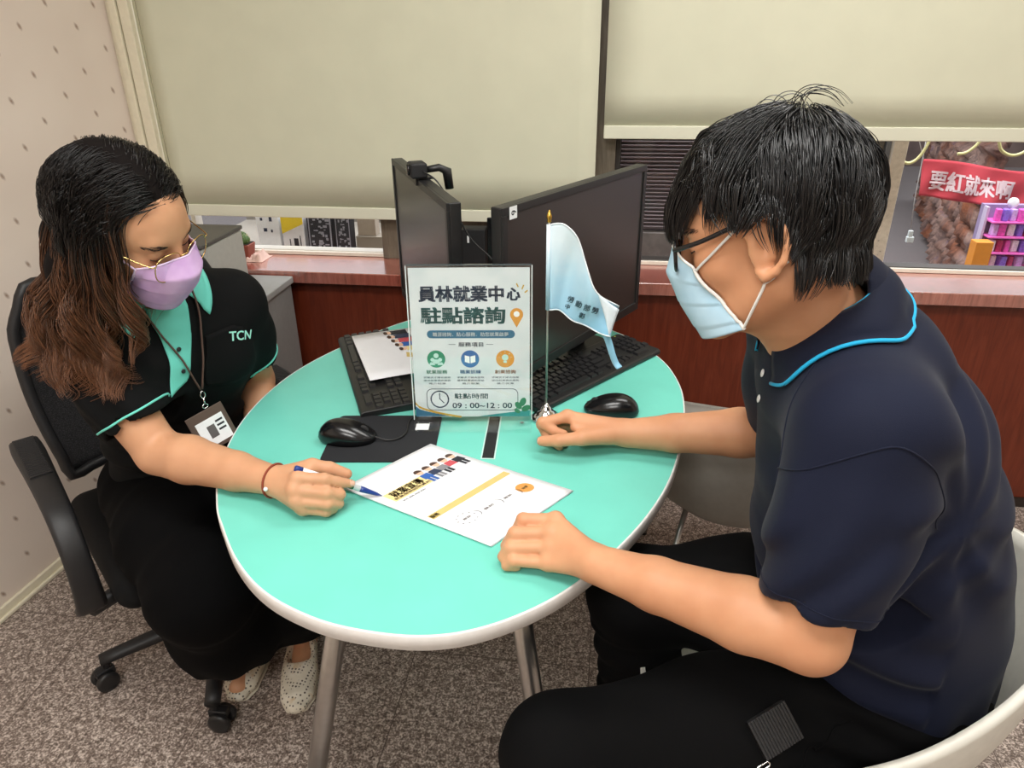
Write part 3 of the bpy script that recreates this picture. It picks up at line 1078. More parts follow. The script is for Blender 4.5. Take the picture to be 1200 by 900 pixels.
# ------------------------------------------------------------------ leaflet on the table (open sheets, four thick)
M['paper'] = plain('white_paper', 'f0f1f4', 0.6, grain=0.01)
BQ, BR, BL_ = Vector((-0.158, 0.875, 0)), Vector((0.115, 0.164, 0)), Vector((-0.278, 0.122, 0))


def uvm(u, v, z):
    return BQ + BR * u + BL_ * v + Vector((0, 0, z))


g = empty('leaflet', (-0.24, 1.02, ZT), 0, 'white printed leaflet lying on the mint table between the two people', 'leaflet')


def sheet(name, z, lift, off):
    b = MB()

    def f(u, v):
        e = lift * (max(0, v - 0.55) / 0.45) ** 2 * (1 - 0.5 * u)
        return uvm(u + off, v, z + e)
    b.grid(f, 10, 24)
    return b.build(name, M['paper'], g, smooth=True, solid=0.0003)


LZ = TT + 0.0036
for k in range(3):
    sheet('inner_page', LZ - 0.0022 + 0.0007 * k, 0.0006 * k, 0.006 * (2 - k))
sheet('cover_page', LZ + 0.0004, 0.0022, 0.0)


def up(u, v):
    e = 0.0022 * (max(0, v - 0.55) / 0.45) ** 2 * (1 - 0.5 * u)
    return uvm(u, v, LZ + 0.0008 + e)


def printed(name, polys, mat, parent, f=up, dz=0.0):
    b = MB()
    for P in polys:
        try:
            b.b.faces.new([b.b.verts.new(f(u, v) + Vector((0, 0, dz))) for u, v in P])
        except ValueError:
            pass
    return b.build(name, mat, parent)


def rect(u0, v0, u1, v1):
    return [(u0, v0), (u1, v0), (u1, v1), (u0, v1)]


def ellip(u, v, a, b_, n=20):
    return [(u + a * math.cos(2 * math.pi * k / n), v + b_ * math.sin(2 * math.pi * k / n)) for k in range(n)]


M['pr_yellow'] = plain('pale_yellow_print', 'f0dc9a', 0.6)
M['pr_tan'] = plain('tan_print', 'd9c078', 0.6)
M['pr_orange'] = plain('orange_print', 'e09a4c', 0.6)
M['pr_grey'] = plain('grey_print', '8a8a8e', 0.6)
M['pr_skin'] = plain('pale_skin_print', 'ecc4a8', 0.6)
M['pr_hair'] = plain('dark_hair_print', '4a3328', 0.6)
M['pr_blue'] = plain('blue_print', '2f62b0', 0.6)
M['pr_red'] = plain('red_print', 'c8505a', 0.6)
printed('title_box', [rect(0.08, 0.665, 0.53, 0.765)], M['pr_yellow'], g)
printed('wide_strip', [rect(0.045, 0.385, 0.95, 0.432)], M['pr_tan'], g)
printed('round_stamp', [ellip(0.822, 0.223, 0.075, 0.05)], M['pr_orange'], g)
TM = Matrix((tuple(BR.normalized()) + (0,), tuple(BL_.normalized()) + (0,), (0, 0, 1, 0), (0, 0, 0, 1))).transposed()


def ltext(name, s, size, mat, u, v, fit=None, bold=0.0, dz=0.0006):
    return text_obj(name, s, size, mat, g, Matrix.Translation(up(u, v) + Vector((0, 0, dz))) @ TM, bold=bold, local=False, fit=fit, extrude=0.0001)


ltext('title_text', '就業宣導', 0.02, M['pr_hair'], 0.29, 0.728, (0.066, 0.019), 0.02)
ltext('title_line', '就業服務說明資料', 0.008, M['pr_hair'], 0.29, 0.684, (0.078, 0.006))
ltext('title_line', '就業服務', 0.008, M['pr_grey'], 0.24, 0.64, (0.05, 0.004))
ltext('strip_text', '服務', 0.01, M['pr_hair'], 0.09, 0.408, (0.016, 0.009), 0.01)
ltext('stamp_text', '就業', 0.008, M['pr_yellow'], 0.822, 0.223, (0.012, 0.006), 0.01)
for u, v, wd in ((0.2, 0.262, 0.016), (0.42, 0.245, 0.022), (0.63, 0.235, 0.018)):
    ltext('step_text', '登記', 0.007, M['pr_hair'], u, v, (wd, 0.005))
arcs = []
for u, v in ((0.30, 0.255), (0.53, 0.24), (0.735, 0.226)):
    pa = []
    for k in range(9):
        a = math.radians(-75 + 150 * k / 8)
        pa.append((u + 0.035 * math.cos(a), v + 0.03 * math.sin(a)))
    arcs += [[pa[k], pa[k + 1], (pa[k + 1][0] - 0.01, pa[k + 1][1]), (pa[k][0] - 0.01, pa[k][1])] for k in range(8)]
dots = [ellip(0.2 + 0.085 * math.cos(a), 0.262 + 0.048 * math.sin(a), 0.009, 0.005, 6) for a in [0.6 * k for k in range(10)]]
for k in range(3):
    printed('step_arrow', arcs[8 * k:8 * k + 8], M['pr_grey'], g)
for P in dots:
    printed('ring_dot', [P], M['pr_grey'], g)
for k, (bm, lm) in enumerate(((M['pr_blue'], M['pr_blue']), (M['ink_navy'], M['pr_grey']), (M['pr_grey'], M['ink_black']), (M['pr_red'], M['white_card']), (M['ink_black'], M['ink_black']))):
    u = 0.53 + 0.095 * k
    v = 0.765 + 0.0 * k
    printed('figure_body', [[(u - 0.042, v), (u + 0.042, v), (u + 0.05, v - 0.055), (u - 0.05, v - 0.055)]], bm, g, dz=0.0002)
    printed('figure_legs', [rect(u - 0.035, v - 0.105, u - 0.005, v - 0.055), rect(u + 0.005, v - 0.105, u + 0.035, v - 0.055)], lm, g, dz=0.0003)
    printed('figure_face', [ellip(u, v + 0.026, 0.034, 0.026, 14)], M['pr_skin'], g, dz=0.0003)
    printed('figure_hair', [[(u + 0.04 * math.cos(a), v + 0.032 + 0.03 * math.sin(a)) for a in [math.pi * q / 8 for q in range(9)]]], M['pr_hair'], g, dz=0.0005)

# card lying across the left keyboard
c0, c1_, c3 = Vector((-0.634, 1.622, 0)), Vector((-0.508, 1.377, 0)), Vector((-0.573, 1.676, 0))
ax = (c1_ - c0)
ay = Vector((-ax.y, ax.x, 0)).normalized() * 0.205


def cardp(u, v, dz=0.0):
    """u along the left edge towards the viewer, v towards the monitor"""
    z = ZT + 0.0245 + 0.0045 * v * (1 - v) * 4 * 0.5
    if v > 0.75:
        z -= 0.03 * (v - 0.75)
    return c0 + ax * u + ay * v + Vector((0, 0, z + dz))


g2 = empty('printed_card', (-0.55, 1.52, ZT + 0.024), 0, 'white card with small printed figures lying across the left keyboard', 'card')
MB().grid(lambda u, v: cardp(u, v), 6, 24).build('sheet', M['paper'], g2, smooth=True, solid=0.0004)
for k, bm in enumerate((M['ink_black'], M['ink_navy'], M['pr_red'], M['pr_blue'], M['pr_yellow'])):
    u = 0.08 + 0.10 * k
    v = 0.40 + 0.022 * k
    f = lambda a, b_: cardp(a, b_, 0.0012)
    printed('figure_body', [[(u - 0.045, v + 0.06), (u + 0.045, v + 0.06), (u + 0.05, v + 0.26), (u - 0.05, v + 0.26)]], bm, g2, f)
    printed('figure_face', [ellip(u, v + 0.03, 0.035, 0.04, 12)], M['pr_skin'], g2, f, 0.0002)
    printed('figure_hair', [ellip(u - 0.004, v - 0.002, 0.036, 0.025, 12)], M['pr_hair'], g2, f, 0.0004)
printed('title_strip', [[(0.56, 0.52), (0.66, 0.50), (0.80, 0.9), (0.70, 0.92)]], M['pr_tan'], g2, lambda a, b_: cardp(a, b_, 0.0012))

# ------------------------------------------------------------------ acrylic sign
SA, SB = Vector((-0.372, 1.246, 0.755)), Vector((-0.142, 1.274, 0.755))
sx = (SB - SA).normalized()
sdn = Vector((-sx.y, sx.x, 0))
tl = math.radians(5)
sup = (Vector((0, 0, 1)) * math.cos(tl) + sdn * math.sin(tl)).normalized()
sout = sx.cross(sup)
SM = Matrix((tuple(sx) + (0,), tuple(sup) + (0,), tuple(sout) + (0,), (0, 0, 0, 1))).transposed()
SM.translation = (SA + SB) / 2
SW, SH = 0.228, 0.302


M['acrylic'] = clear_mat('clear_acrylic', (0.985, 0.995, 0.99), 0.035, 0.4)
sg = empty('acrylic_sign', ((SA.x + SB.x) / 2, (SA.y + SB.y) / 2, ZT), 0, 'clear acrylic stand holding the printed notice with opening hours', 'sign')


def SP(x, y, z=0.0):
    return SM @ Vector((x, y, z))


def sbox(name, x0, y0, x1, y1, z0, z1, mat, **kw):
    b = MB()
    b.prism([(x0, y0), (x1, y0), (x1, y1), (x0, y1)], z0, z1, lambda p: SP(p.x, p.y, p.z))
    return b.build(name, mat, sg, **kw)


sbox('front_plate', -SW / 2 - 0.003, -0.006, SW / 2 + 0.003, SH + 0.004, 0.0016, 0.003, M['acrylic'])
sbox('back_plate', -SW / 2 - 0.003, -0.006, SW / 2 + 0.003, SH + 0.004, -0.003, -0.0016, M['acrylic'])
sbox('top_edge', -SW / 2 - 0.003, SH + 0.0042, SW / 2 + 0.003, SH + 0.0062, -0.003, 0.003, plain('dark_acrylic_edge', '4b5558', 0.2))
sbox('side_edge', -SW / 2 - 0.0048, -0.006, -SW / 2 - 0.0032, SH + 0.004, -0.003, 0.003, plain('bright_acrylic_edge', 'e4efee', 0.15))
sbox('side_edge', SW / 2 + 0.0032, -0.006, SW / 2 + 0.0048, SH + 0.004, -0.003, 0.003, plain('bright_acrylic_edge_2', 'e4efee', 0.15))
MB().box(Vector(((SA.x + SB.x) / 2, (SA.y + SB.y) / 2, ZT + 0.0035)) - sdn * 0.008, (SW / 2 + 0.003, 0.036, 0.0017), Matrix.Rotation(math.atan2(sx.y, sx.x), 3, 'Z')).build('foot_plate', M['acrylic'], sg)


def poster():
    t = NT('poster_paper')
    v = t.coord()
    n = t.noise(v, 16, 2)
    c = t.ramp(n, [(0.35, lin('cfd8dc')), (0.65, lin('dde2e5'))])
    return t.set(c, 0.35, spec=0.5)


sbox('notice_paper', -SW / 2, 0.0, SW / 2, SH, -0.0006, 0.0004, poster())
NAVY = plain('navy_ink', '17324e', 0.5)
TEAL = plain('teal_ink', '1d5a5c', 0.5)
BLUE2 = plain('steel_blue_ink', '2f6a8a', 0.5)
GREEN = plain('green_ink', '2f8a68', 0.5)
BLUE3 = plain('blue_ink', '3a6aa8', 0.5)
ORNG = plain('ochre_ink', 'd8963a', 0.5)
GOLD = plain('gold_ink', 'c9a23c', 0.5)
MINTI = plain('mint_ink', 'bfe0d8', 0.5)
WHT = plain('white_ink', 'f2f5f5', 0.5)
GRY = plain('slate_ink', '4a5a66', 0.5)


def spr(name, polys, mat, lvl=1):
    b = MB()
    for P in polys:
        b.b.faces.new([b.b.verts.new(SP((u - 0.5) * SW, (1 - v) * SH, 0.0005 + 0.00012 * lvl)) for u, v in P])
    return b.build(name, mat, sg)


def stext(name, s, u, v, fit, mat, bold=0.02, lvl=2):
    return text_obj(name, s, 0.03, mat, sg, SM @ Matrix.Translation(((u - 0.5) * SW, (1 - v) * SH, 0.0005 + 0.00012 * lvl)), bold=bold, local=False, fit=(fit[0] * SW, fit[1] * SH), extrude=0.00005)


asp = SW / SH


def circ(u, v, r, n=28, r0=None):
    return [(u + r * math.cos(2 * math.pi * k / n), v + r * asp * math.sin(2 * math.pi * k / n)) for k in range(n)]


def ring(u, v, r, w, n=32):
    a, b_ = circ(u, v, r, n), circ(u, v, r - w, n)
    return [[a[k], a[(k + 1) % n], b_[(k + 1) % n], b_[k]] for k in range(n)]


# u to the right, v downwards on the sheet
stext('title_text', '員林就業中', 0.43, 0.165, (0.70, 0.098), NAVY, 0.05)
stext('title_text', '心', 0.865, 0.168, (0.105, 0.078), NAVY, 0.045)
stext('title_text', '駐點諮詢', 0.44, 0.305, (0.70, 0.105), TEAL, 0.05)
pin = [(0.89 + 0.055 * math.cos(a), 0.30 - 0.055 * asp * math.sin(a)) for a in [math.radians(-25 + 230 * k / 20) for k in range(21)]] + [(0.89, 0.385)]
spr('location_pin', [pin], ORNG)
spr('pin_hole', [circ(0.89, 0.297, 0.025)], WHT, 2)
spr('spark_marks', [[(0.90, 0.125), (0.91, 0.122), (0.895, 0.098), (0.885, 0.102)], [(0.93, 0.135), (0.94, 0.14), (0.955, 0.112), (0.945, 0.108)], [(0.955, 0.155), (0.96, 0.163), (0.985, 0.148), (0.98, 0.14)]], GOLD)


def pill(u0, v0, u1, v1, n=8):
    r = (v1 - v0) / 2
    ru = r / asp
    P = [(u1 - ru + ru * math.sin(math.pi * k / n), (v0 + v1) / 2 - r * math.cos(math.pi * k / n)) for k in range(n + 1)]
    P += [(u0 + ru - ru * math.sin(math.pi * k / n), (v0 + v1) / 2 + r * math.cos(math.pi * k / n)) for k in range(n + 1)]
    return P


spr('banner_bar', [pill(0.13, 0.402, 0.875, 0.455)], BLUE2)
stext('bar_text', '職涯諮詢．貼心服務．助您就業啟夢', 0.50, 0.429, (0.64, 0.027), WHT, 0.01, 3)
stext('section_text', '服務項目', 0.50, 0.497, (0.21, 0.03), NAVY, 0.015)
spr('section_lines', [rect(0.31, 0.495, 0.37, 0.498), rect(0.63, 0.495, 0.69, 0.498)], GRY)
for u, m_, s in ((0.20, GREEN, '就業服務'), (0.49, BLUE3, '職業訓練'), (0.79, ORNG, '創業諮詢')):
    spr('service_icon', [circ(u, 0.595, 0.078)], m_)
    stext('service_name', s, u, 0.683, (0.18, 0.026), m_ if m_ is not ORNG else plain('rust_ink', 'a86030', 0.5), 0.015)
    for k in range(3):
        stext('service_line', ('求職求才媒合服務', '提供就業資訊服務', '推介就業')[k], u, 0.722 + 0.021 * k, (0.235 if k < 2 else 0.15, 0.013), GRY, 0.0)
spr('people_icon', [circ(0.20, 0.572, 0.022, 16), circ(0.167, 0.60, 0.017, 16), circ(0.233, 0.60, 0.017, 16),
                    [(0.165, 0.628), (0.18, 0.598), (0.22, 0.598), (0.235, 0.628)], [(0.135, 0.637), (0.15, 0.617), (0.18, 0.617), (0.19, 0.637)], [(0.265, 0.637), (0.25, 0.617), (0.22, 0.617), (0.21, 0.637)]], MINTI, 2)
spr('book_icon', [[(0.445, 0.57), (0.486, 0.578), (0.486, 0.625), (0.445, 0.615)], [(0.535, 0.57), (0.494, 0.578), (0.494, 0.625), (0.535, 0.615)]], WHT, 2)
spr('bulb_icon', [circ(0.79, 0.585, 0.028, 18), rect(0.776, 0.607, 0.804, 0.622)] + [[(0.79 + 0.045 * math.cos(a) - 0.003, 0.585 + 0.045 * asp * math.sin(a)), (0.79 + 0.045 * math.cos(a) + 0.004, 0.585 + 0.045 * asp * math.sin(a) + 0.003), (0.79 + 0.06 * math.cos(a), 0.585 + 0.06 * asp * math.sin(a))] for a in (3.2, 3.9, 4.7, 5.5, 6.2)], MINTI, 2)
# hours box
pl_o, pl_i = pill(0.10, 0.80, 0.90, 0.955, 8), pill(0.106, 0.804, 0.894, 0.951, 8)


def rbox(u0, v0, u1, v1, r):
    P = []
    for (cu, cv, a0) in ((u1 - r, v1 - r * asp, 0), (u0 + r, v1 - r * asp, 90), (u0 + r, v0 + r * asp, 180), (u1 - r, v0 + r * asp, 270)):
        for k in range(6):
            a = math.radians(a0 + 18 * k)
            P.append((cu + r * math.cos(a), cv + r * asp * math.sin(a)))
    return P


a_, b_ = rbox(0.10, 0.80, 0.90, 0.955, 0.05), rbox(0.106, 0.8045, 0.894, 0.9505, 0.046)
spr('hours_frame', [[a_[k], a_[(k + 1) % 24], b_[(k + 1) % 24], b_[k]] for k in range(24)], GRY, 2)
spr('clock_icon', ring(0.215, 0.875, 0.082, 0.012) + [[(0.211, 0.83), (0.219, 0.83), (0.219, 0.877), (0.211, 0.877)], [(0.211, 0.872), (0.217, 0.868), (0.255, 0.90), (0.249, 0.905)]], NAVY, 2)
stext('hours_heading', '駐點時間', 0.49, 0.853, (0.29, 0.037), TEAL, 0.02)
stext('hours_text', '09 : 00~12 : 00', 0.585, 0.92, (0.52, 0.037), NAVY, 0.025)
spr('wave_print', [[(0.0, 1.0)] + [(u, 0.925 + 0.07 * math.sqrt(u / 0.35)) for u in [0.35 * k / 10 for k in range(11)]], ], BLUE2, 1)
spr('wave_print', [[(0.55, 0.999), (0.999, 0.999)] + [(1.0 - 0.45 * k / 10, 0.955 + 0.043 * (k / 10) ** 1.2) for k in range(11)]], plain('sea_ink', '2f8f90', 0.5), 1)
gp = [(0.40 * k / 14, 0.895 + 0.10 * math.sqrt(k / 14)) for k in range(15)]
spr('gold_line', [[gp[k], gp[k + 1], (gp[k + 1][0], gp[k + 1][1] + 0.012), (gp[k][0], gp[k][1] + 0.016)] for k in range(14)], GOLD, 2)


def leaf(u, v, a, l):
    P = []
    for k in range(12):
        t = k / 12 * 2 * math.pi
        x, y = l * (1 + math.cos(t)) / 2, 0.32 * l * math.sin(t)
        P.append((u + x * math.cos(a) - y * math.sin(a), v + asp * (-x * math.sin(a) - y * math.cos(a))))
    return P


spr('leaf_print', [leaf(0.925, 0.925, 1.2, 0.085), leaf(0.925, 0.945, 2.2, 0.08), leaf(0.93, 0.955, 0.5, 0.085), leaf(0.915, 0.972, 2.5, 0.06)], plain('leaf_ink', '2f7a52', 0.5), 3)
# clear base: white sticker at its left end and a screw
MB().box(Vector((-0.352, 1.222, ZT + 0.0057)), (0.013, 0.012, 0.0004), Matrix.Rotation(math.atan2(sx.y, sx.x), 3, 'Z')).build('white_sticker', M['white_card'], sg)
MB().lathe([(0.004, 0), (0.004, 0.0012)], (-0.158, 1.262, ZT + 0.0054), 14).build('screw', M['chrome'], sg)

# ------------------------------------------------------------------ table flag
fg = empty('table_flag', (-0.113, 1.294, ZT), 0, 'small pale blue pennant on a chrome pole beside the acrylic sign', 'flag')
MB().lathe([(0.030, 0.0), (0.030, 0.004), (0.028, 0.006), (0.024, 0.007), (0.024, 0.011), (0.018, 0.013), (0.0165, 0.018), (0.011, 0.020), (0.010, 0.027), (0.006, 0.030), (0.004, 0.036)], (-0.113, 1.294, ZT), 36).build('base', M['polished'], fg, smooth=True)
MB().tube([(-0.113, 1.294, ZT + 0.03), (-0.1115, 1.294, 1.143)], 0.0022, 12).build('pole', M['chrome'], fg, smooth=True)
MB().lathe([(0.0022, 0), (0.0045, 0.003), (0.0028, 0.005), (0.0052, 0.009), (0.0046, 0.013), (0.0008, 0.023)], (-0.1115, 1.294, 1.141), 20).build('finial', plain('gold_metal', 'c8a24a', 0.25, 0.9), fg, smooth=True)


def flag_mat():
    t = NT('pale_blue_satin')
    v = t.coord()
    sp_ = t.n('SeparateXYZ')
    t.l(v, sp_.inputs[0])
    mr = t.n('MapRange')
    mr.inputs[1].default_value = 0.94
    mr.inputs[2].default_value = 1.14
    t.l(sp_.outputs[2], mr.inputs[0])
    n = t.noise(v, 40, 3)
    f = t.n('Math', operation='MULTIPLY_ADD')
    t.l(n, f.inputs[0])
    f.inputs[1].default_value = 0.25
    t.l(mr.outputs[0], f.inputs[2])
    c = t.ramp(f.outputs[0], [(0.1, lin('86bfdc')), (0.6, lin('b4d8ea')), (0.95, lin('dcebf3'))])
    return t.set(c, 0.45, spec=0.4, Sheen_Weight=0.3)


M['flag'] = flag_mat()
top_e = spline([(-0.1095, 1.138), (-0.083, 1.139), (-0.06, 1.117), (-0.043, 1.072), (-0.021, 1.021), (0.021, 0.990)], 6)
bot_e = spline([(-0.1095, 0.976), (-0.091, 0.974), (-0.068, 0.959), (-0.045, 0.951), (-0.020, 0.942), (0.008, 0.938)], 6)


def flagp(i, v):
    t, q = top_e[i], bot_e[i]
    u = i / (len(top_e) - 1)
    x = q[0] + (t[0] - q[0]) * v
    z = q[1] + (t[1] - q[1]) * v
    y = 1.294 + 0.010 * math.sin(5 * u + 1.5 * v) * min(1, u * 3) + 0.006 * math.sin(11 * u - 4 * v) * min(1, u * 4) - 0.012 * u
    return Vector((x, y, z))


b = MB()
nn = len(top_e) - 1
b.grid(lambda u, v: flagp(round(u * nn), v), nn, 24)
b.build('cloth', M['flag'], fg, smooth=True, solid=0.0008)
b = MB()
b.tube([flagp(i, 0.0) + Vector((0, -0.001, 0)) for i in range(nn + 1)], 0.0014, 6)
b.tube([flagp(i, 1.0) + Vector((0, -0.001, 0)) for i in range(nn + 1)], 0.0014, 6)
b.build('hem', plain('white_hem', 'e6eef2', 0.6), fg, smooth=True)
b = MB().tube([(-0.1122, 1.294, 0.976), (-0.112, 1.294, 1.138)], 0.0042, 12)
b.build('pole_sleeve', M['flag'], fg, smooth=True)
# folded white corner and the hanging tail
P_ = [Vector((-0.019, 1.272, 1.019)), Vector((0.021, 1.270, 0.990)), Vector((0.006, 1.268, 0.936)), Vector((-0.001, 1.270, 0.966))]
b = MB().grid(lambda u, v: (P_[0] * (1 - u) + P_[1] * u) * (1 - v) + (P_[3] * (1 - u) + P_[2] * u) * v + Vector((0, -0.004 * math.sin(math.pi * u), 0)), 8, 8)
b.build('folded_corner', plain('white_satin', 'dfeaf2', 0.5), fg, smooth=True, solid=0.0008)
tail_c = spline([(-0.009, 1.283, 0.945), (0.003, 1.279, 0.925), (0.012, 1.276, 0.90), (0.020, 1.275, 0.880), (0.028, 1.268, 0.872)], 5)
b = MB()
nt = len(tail_c) - 1
b.grid(lambda u, v: Vector(tail_c[round(u * nt)]) + Vector((0.014 * v - 0.007, 0.004 * math.sin(3 * v + 4 * u), 0.005 * v)) * (1 - 0.25 * u), nt, 5)
b.build('tail', M['flag'], fg, smooth=True, solid=0.0008)
for s, x0, z0, dx, dz, sz, in (('勞動部勞', -0.069, 0.998, 0.0155, -0.0045, 0.0135), ('中', -0.075, 0.982, 0.013, -0.004, 0.011), ('彰', -0.047, 0.970, 0.013, -0.004, 0.0125)):
    for k, ch in enumerate(s):
        x, z = x0 + dx * k, z0 + dz * k
        p = min((flagp(i, q / 24) for i in range(nn + 1) for q in range(25)), key=lambda w: (w.x - x) ** 2 + (w.z - z) ** 2)
        text_obj('lettering', ch, sz, plain('slate_print', '4d6478', 0.6) if 'slate_print' not in bpy.data.materials else bpy.data.materials['slate_print'], fg,
                 Matrix.Translation((x, p.y - 0.004, z)) @ Matrix.Rotation(math.radians(90), 4, 'X') @ Matrix.Rotation(math.radians(-16), 4, 'Z'), bold=0.01, local=False)
# ================================================================== SOFT SHAPES: distance fields turned into one continuous skin
def V3(*a):
    return np.array(a, float)


class Field:
    """a list of shapes melted together; each shape = (fn, centre, reach, blend, sign)"""

    def __init__(s, k=0.02):
        s.p = []
        s.k = k
        s.warp = None

    def add(s, fn, c, r, k=None, op='u'):
        s.p.append((fn, np.asarray(c, float), float(r), s.k if k is None else k, op))
        return s

    def cone(s, a, b, ra, rb, k=None, op='u'):
        a, b = np.asarray(a, float), np.asarray(b, float)
        ab = b - a
        L2 = max(1e-12, ab @ ab)

        def fn(P):
            t = np.clip(((P - a) @ ab) / L2, 0, 1)
            return np.linalg.norm(P - a - t[:, None] * ab, axis=1) - (ra + (rb - ra) * t)
        return s.add(fn, (a + b) / 2, np.sqrt(L2) / 2 + max(ra, rb), k, op)

    def chain(s, pts, rs, k=None, op='u'):
        for i in range(len(pts) - 1):
            s.cone(pts[i], pts[i + 1], rs[i], rs[i + 1], k, op)
        return s

    def ell(s, c, r, R=None, k=None, op='u'):
        c, r = np.asarray(c, float), np.asarray(r, float)
        Rm = np.eye(3) if R is None else np.asarray(R, float)

        def fn(P):
            q = (P - c) @ Rm
            k0 = np.linalg.norm(q / r, axis=1)
            k1 = np.linalg.norm(q / (r * r), axis=1)
            return k0 * (k0 - 1) / np.maximum(k1, 1e-9)
        return s.add(fn, c, max(r), k, op)

    def box(s, c, h, R=None, rnd=0.0, k=None, op='u'):
        c, h = np.asarray(c, float), np.asarray(h, float) - rnd
        Rm = np.eye(3) if R is None else np.asarray(R, float)

        def fn(P):
            q = np.abs((P - c) @ Rm) - h
            return np.linalg.norm(np.maximum(q, 0), axis=1) + np.minimum(q.max(1), 0) - rnd
        return s.add(fn, c, np.linalg.norm(h) + rnd, k, op)

    def sweep(s, pts, rx, ry, lat, k=None, op='u'):
        """elliptic limb: centre points, half width along lat, half depth across"""
        pts = [np.asarray(p, float) for p in pts]
        lat = [np.asarray(l, float) / np.linalg.norm(l) for l in (lat if isinstance(lat, list) else [lat] * len(pts))]

        def fn(P):
            best = None
            for i in range(len(pts) - 1):
                a, b = pts[i], pts[i + 1]
                ab = b - a
                L = np.linalg.norm(ab)
                d = ab / L
                raw = (P - a) @ d / L
                t = np.clip(raw, 0, 1)
                l0 = lat[i] + (lat[i + 1] - lat[i]) * 0.5
                l0 = l0 - d * (l0 @ d)
                l0 /= np.linalg.norm(l0)
                m = np.cross(d, l0)
                q = P - a - t[:, None] * ab
                X, Yy, Z = q @ l0, q @ m, q @ d
                wx = rx[i] + (rx[i + 1] - rx[i]) * t
                wy = ry[i] + (ry[i + 1] - ry[i]) * t
                mn = np.minimum(wx, wy)
                k0 = np.sqrt((X / wx) ** 2 + (Yy / wy) ** 2 + (Z / mn) ** 2)
                k1 = np.sqrt((X / wx ** 2) ** 2 + (Yy / wy ** 2) ** 2 + (Z / mn ** 2) ** 2)
                dd = np.where(k0 < 1e-6, -mn, k0 * (k0 - 1) / np.maximum(k1, 1e-9))
                best = dd if best is None else np.minimum(best, dd)
            return best
        P_ = np.array(pts)
        c = (P_.max(0) + P_.min(0)) / 2
        return s.add(fn, c, np.linalg.norm(P_ - c, axis=1).max() + max(max(rx), max(ry)), k, op)

    def half(s, c, nrm, k=0.004):
        """cut everything on the side the normal points to"""
        c, nrm = np.asarray(c, float), np.asarray(nrm, float)
        nrm = nrm / np.linalg.norm(nrm)
        return s.add(lambda P: -((P - c) @ nrm), c, 1e3, k, 's')

    def ev(s, P, cen=None, rad=None):
        d = np.full(len(P), 1.0)
        for fn, c, r, k, op in s.p:
            if cen is not None and np.linalg.norm(c - cen) > r + rad + k + 0.02:
                continue
            e = fn(P)
            if op == 'u':
                if k > 0:
                    h = np.maximum(k - np.abs(d - e), 0) / k
                    d = np.minimum(d, e) - h * h * k * 0.25
                else:
                    d = np.minimum(d, e)
            elif op == 's':
                if k > 0:
                    h = np.maximum(k - np.abs(d + e), 0) / k
                    d = np.maximum(d, -e) + h * h * k * 0.25
                else:
                    d = np.maximum(d, -e)
        if s.warp is not None:
            d = d + s.warp(P)
        return d

    def mesh(s, h, B=14, slack=1.7):
        lo = np.min([c - r for fn, c, r, k, op in s.p if op == 'u'], axis=0) - 3 * h
        hi = np.max([c + r for fn, c, r, k, op in s.p if op == 'u'], axis=0) + 3 * h
        nb = np.ceil((hi - lo) / (h * B)).astype(int)
        bi = np.stack(np.meshgrid(*[np.arange(n) for n in nb], indexing='ij'), -1).reshape(-1, 3)
        half = h * B / 2
        cen = lo + (bi + 0.5) * h * B
        dc = s.ev(cen)
        rad = half * math.sqrt(3)
        act = np.abs(dc) < rad * slack + 0.01
        N = nb * B + 1
        ar = np.arange(B + 1)
        g = np.stack(np.meshgrid(ar, ar, ar, indexing='ij'), -1).reshape(-1, 3)
        ids, vs, quads = [], [], []
        st = (np.int64(N[1]) * N[2], np.int64(N[2]), np.int64(1))
        corners = [(a, b, c) for a in (0, 1) for b in (0, 1) for c in (0, 1)]
        edges = [(p, q) for p in range(8) for q in range(p + 1, 8) if sum(abs(corners[p][i] - corners[q][i]) for i in range(3)) == 1]
        for ib, ce in zip(bi[act], cen[act]):
            base = ib * B
            P = lo + (g + base) * h
            D = s.ev(P, ce, rad).reshape(B + 1, B + 1, B + 1)
            I = D < 0
            if I.all() or not I.any():
                continue
            cs = [I[a:B + a, b:B + b, c:B + c] for a, b, c in corners]
            cnt = sum(x.astype(np.int8) for x in cs)
            cell = np.argwhere((cnt > 0) & (cnt < 8))
            if not len(cell):
                continue
            dv = np.stack([D[cell[:, 0] + a, cell[:, 1] + b, cell[:, 2] + c] for a, b, c in corners], 1)
            acc = np.zeros((len(cell), 3))
            num = np.zeros(len(cell))
            cr = np.array(corners, float)
            for p, q in edges:
                m = (dv[:, p] < 0) != (dv[:, q] < 0)
                if not m.any():
                    continue
                t = dv[m, p] / (dv[m, p] - dv[m, q])
                acc[m] += cr[p] + (cr[q] - cr[p]) * t[:, None]
                num[m] += 1
            pos = lo + (cell + base + acc / num[:, None]) * h
            gc = cell + base
            ids.append(gc @ np.array(st))
            vs.append(pos)
            # quads round every lattice edge whose ends differ (owned by the block of its lower end)
            for ax in range(3):
                u, w = (ax + 1) % 3, (ax + 2) % 3
                sl0 = [slice(0, B)] * 3
                sl1 = [slice(0, B)] * 3
                sl1[ax] = slice(1, B + 1)
                A0_, A1_ = I[tuple(sl0)], I[tuple(sl1)]
                e = np.argwhere(A0_ != A1_)
                if not len(e):
                    continue
                flip = A0_[tuple(e.T)]
                ge = e + base
                ok = (ge[:, u] > 0) & (ge[:, w] > 0)
                ge, flip = ge[ok], flip[ok]
                k0 = ge @ np.array(st)
                q = np.stack([k0, k0 - st[u], k0 - st[u] - st[w], k0 - st[w]], 1)
                q[~flip] = q[~flip][:, ::-1]
                quads.append(q)
        ids = np.concatenate(ids)
        vs = np.concatenate(vs)
        quads = np.concatenate(quads)
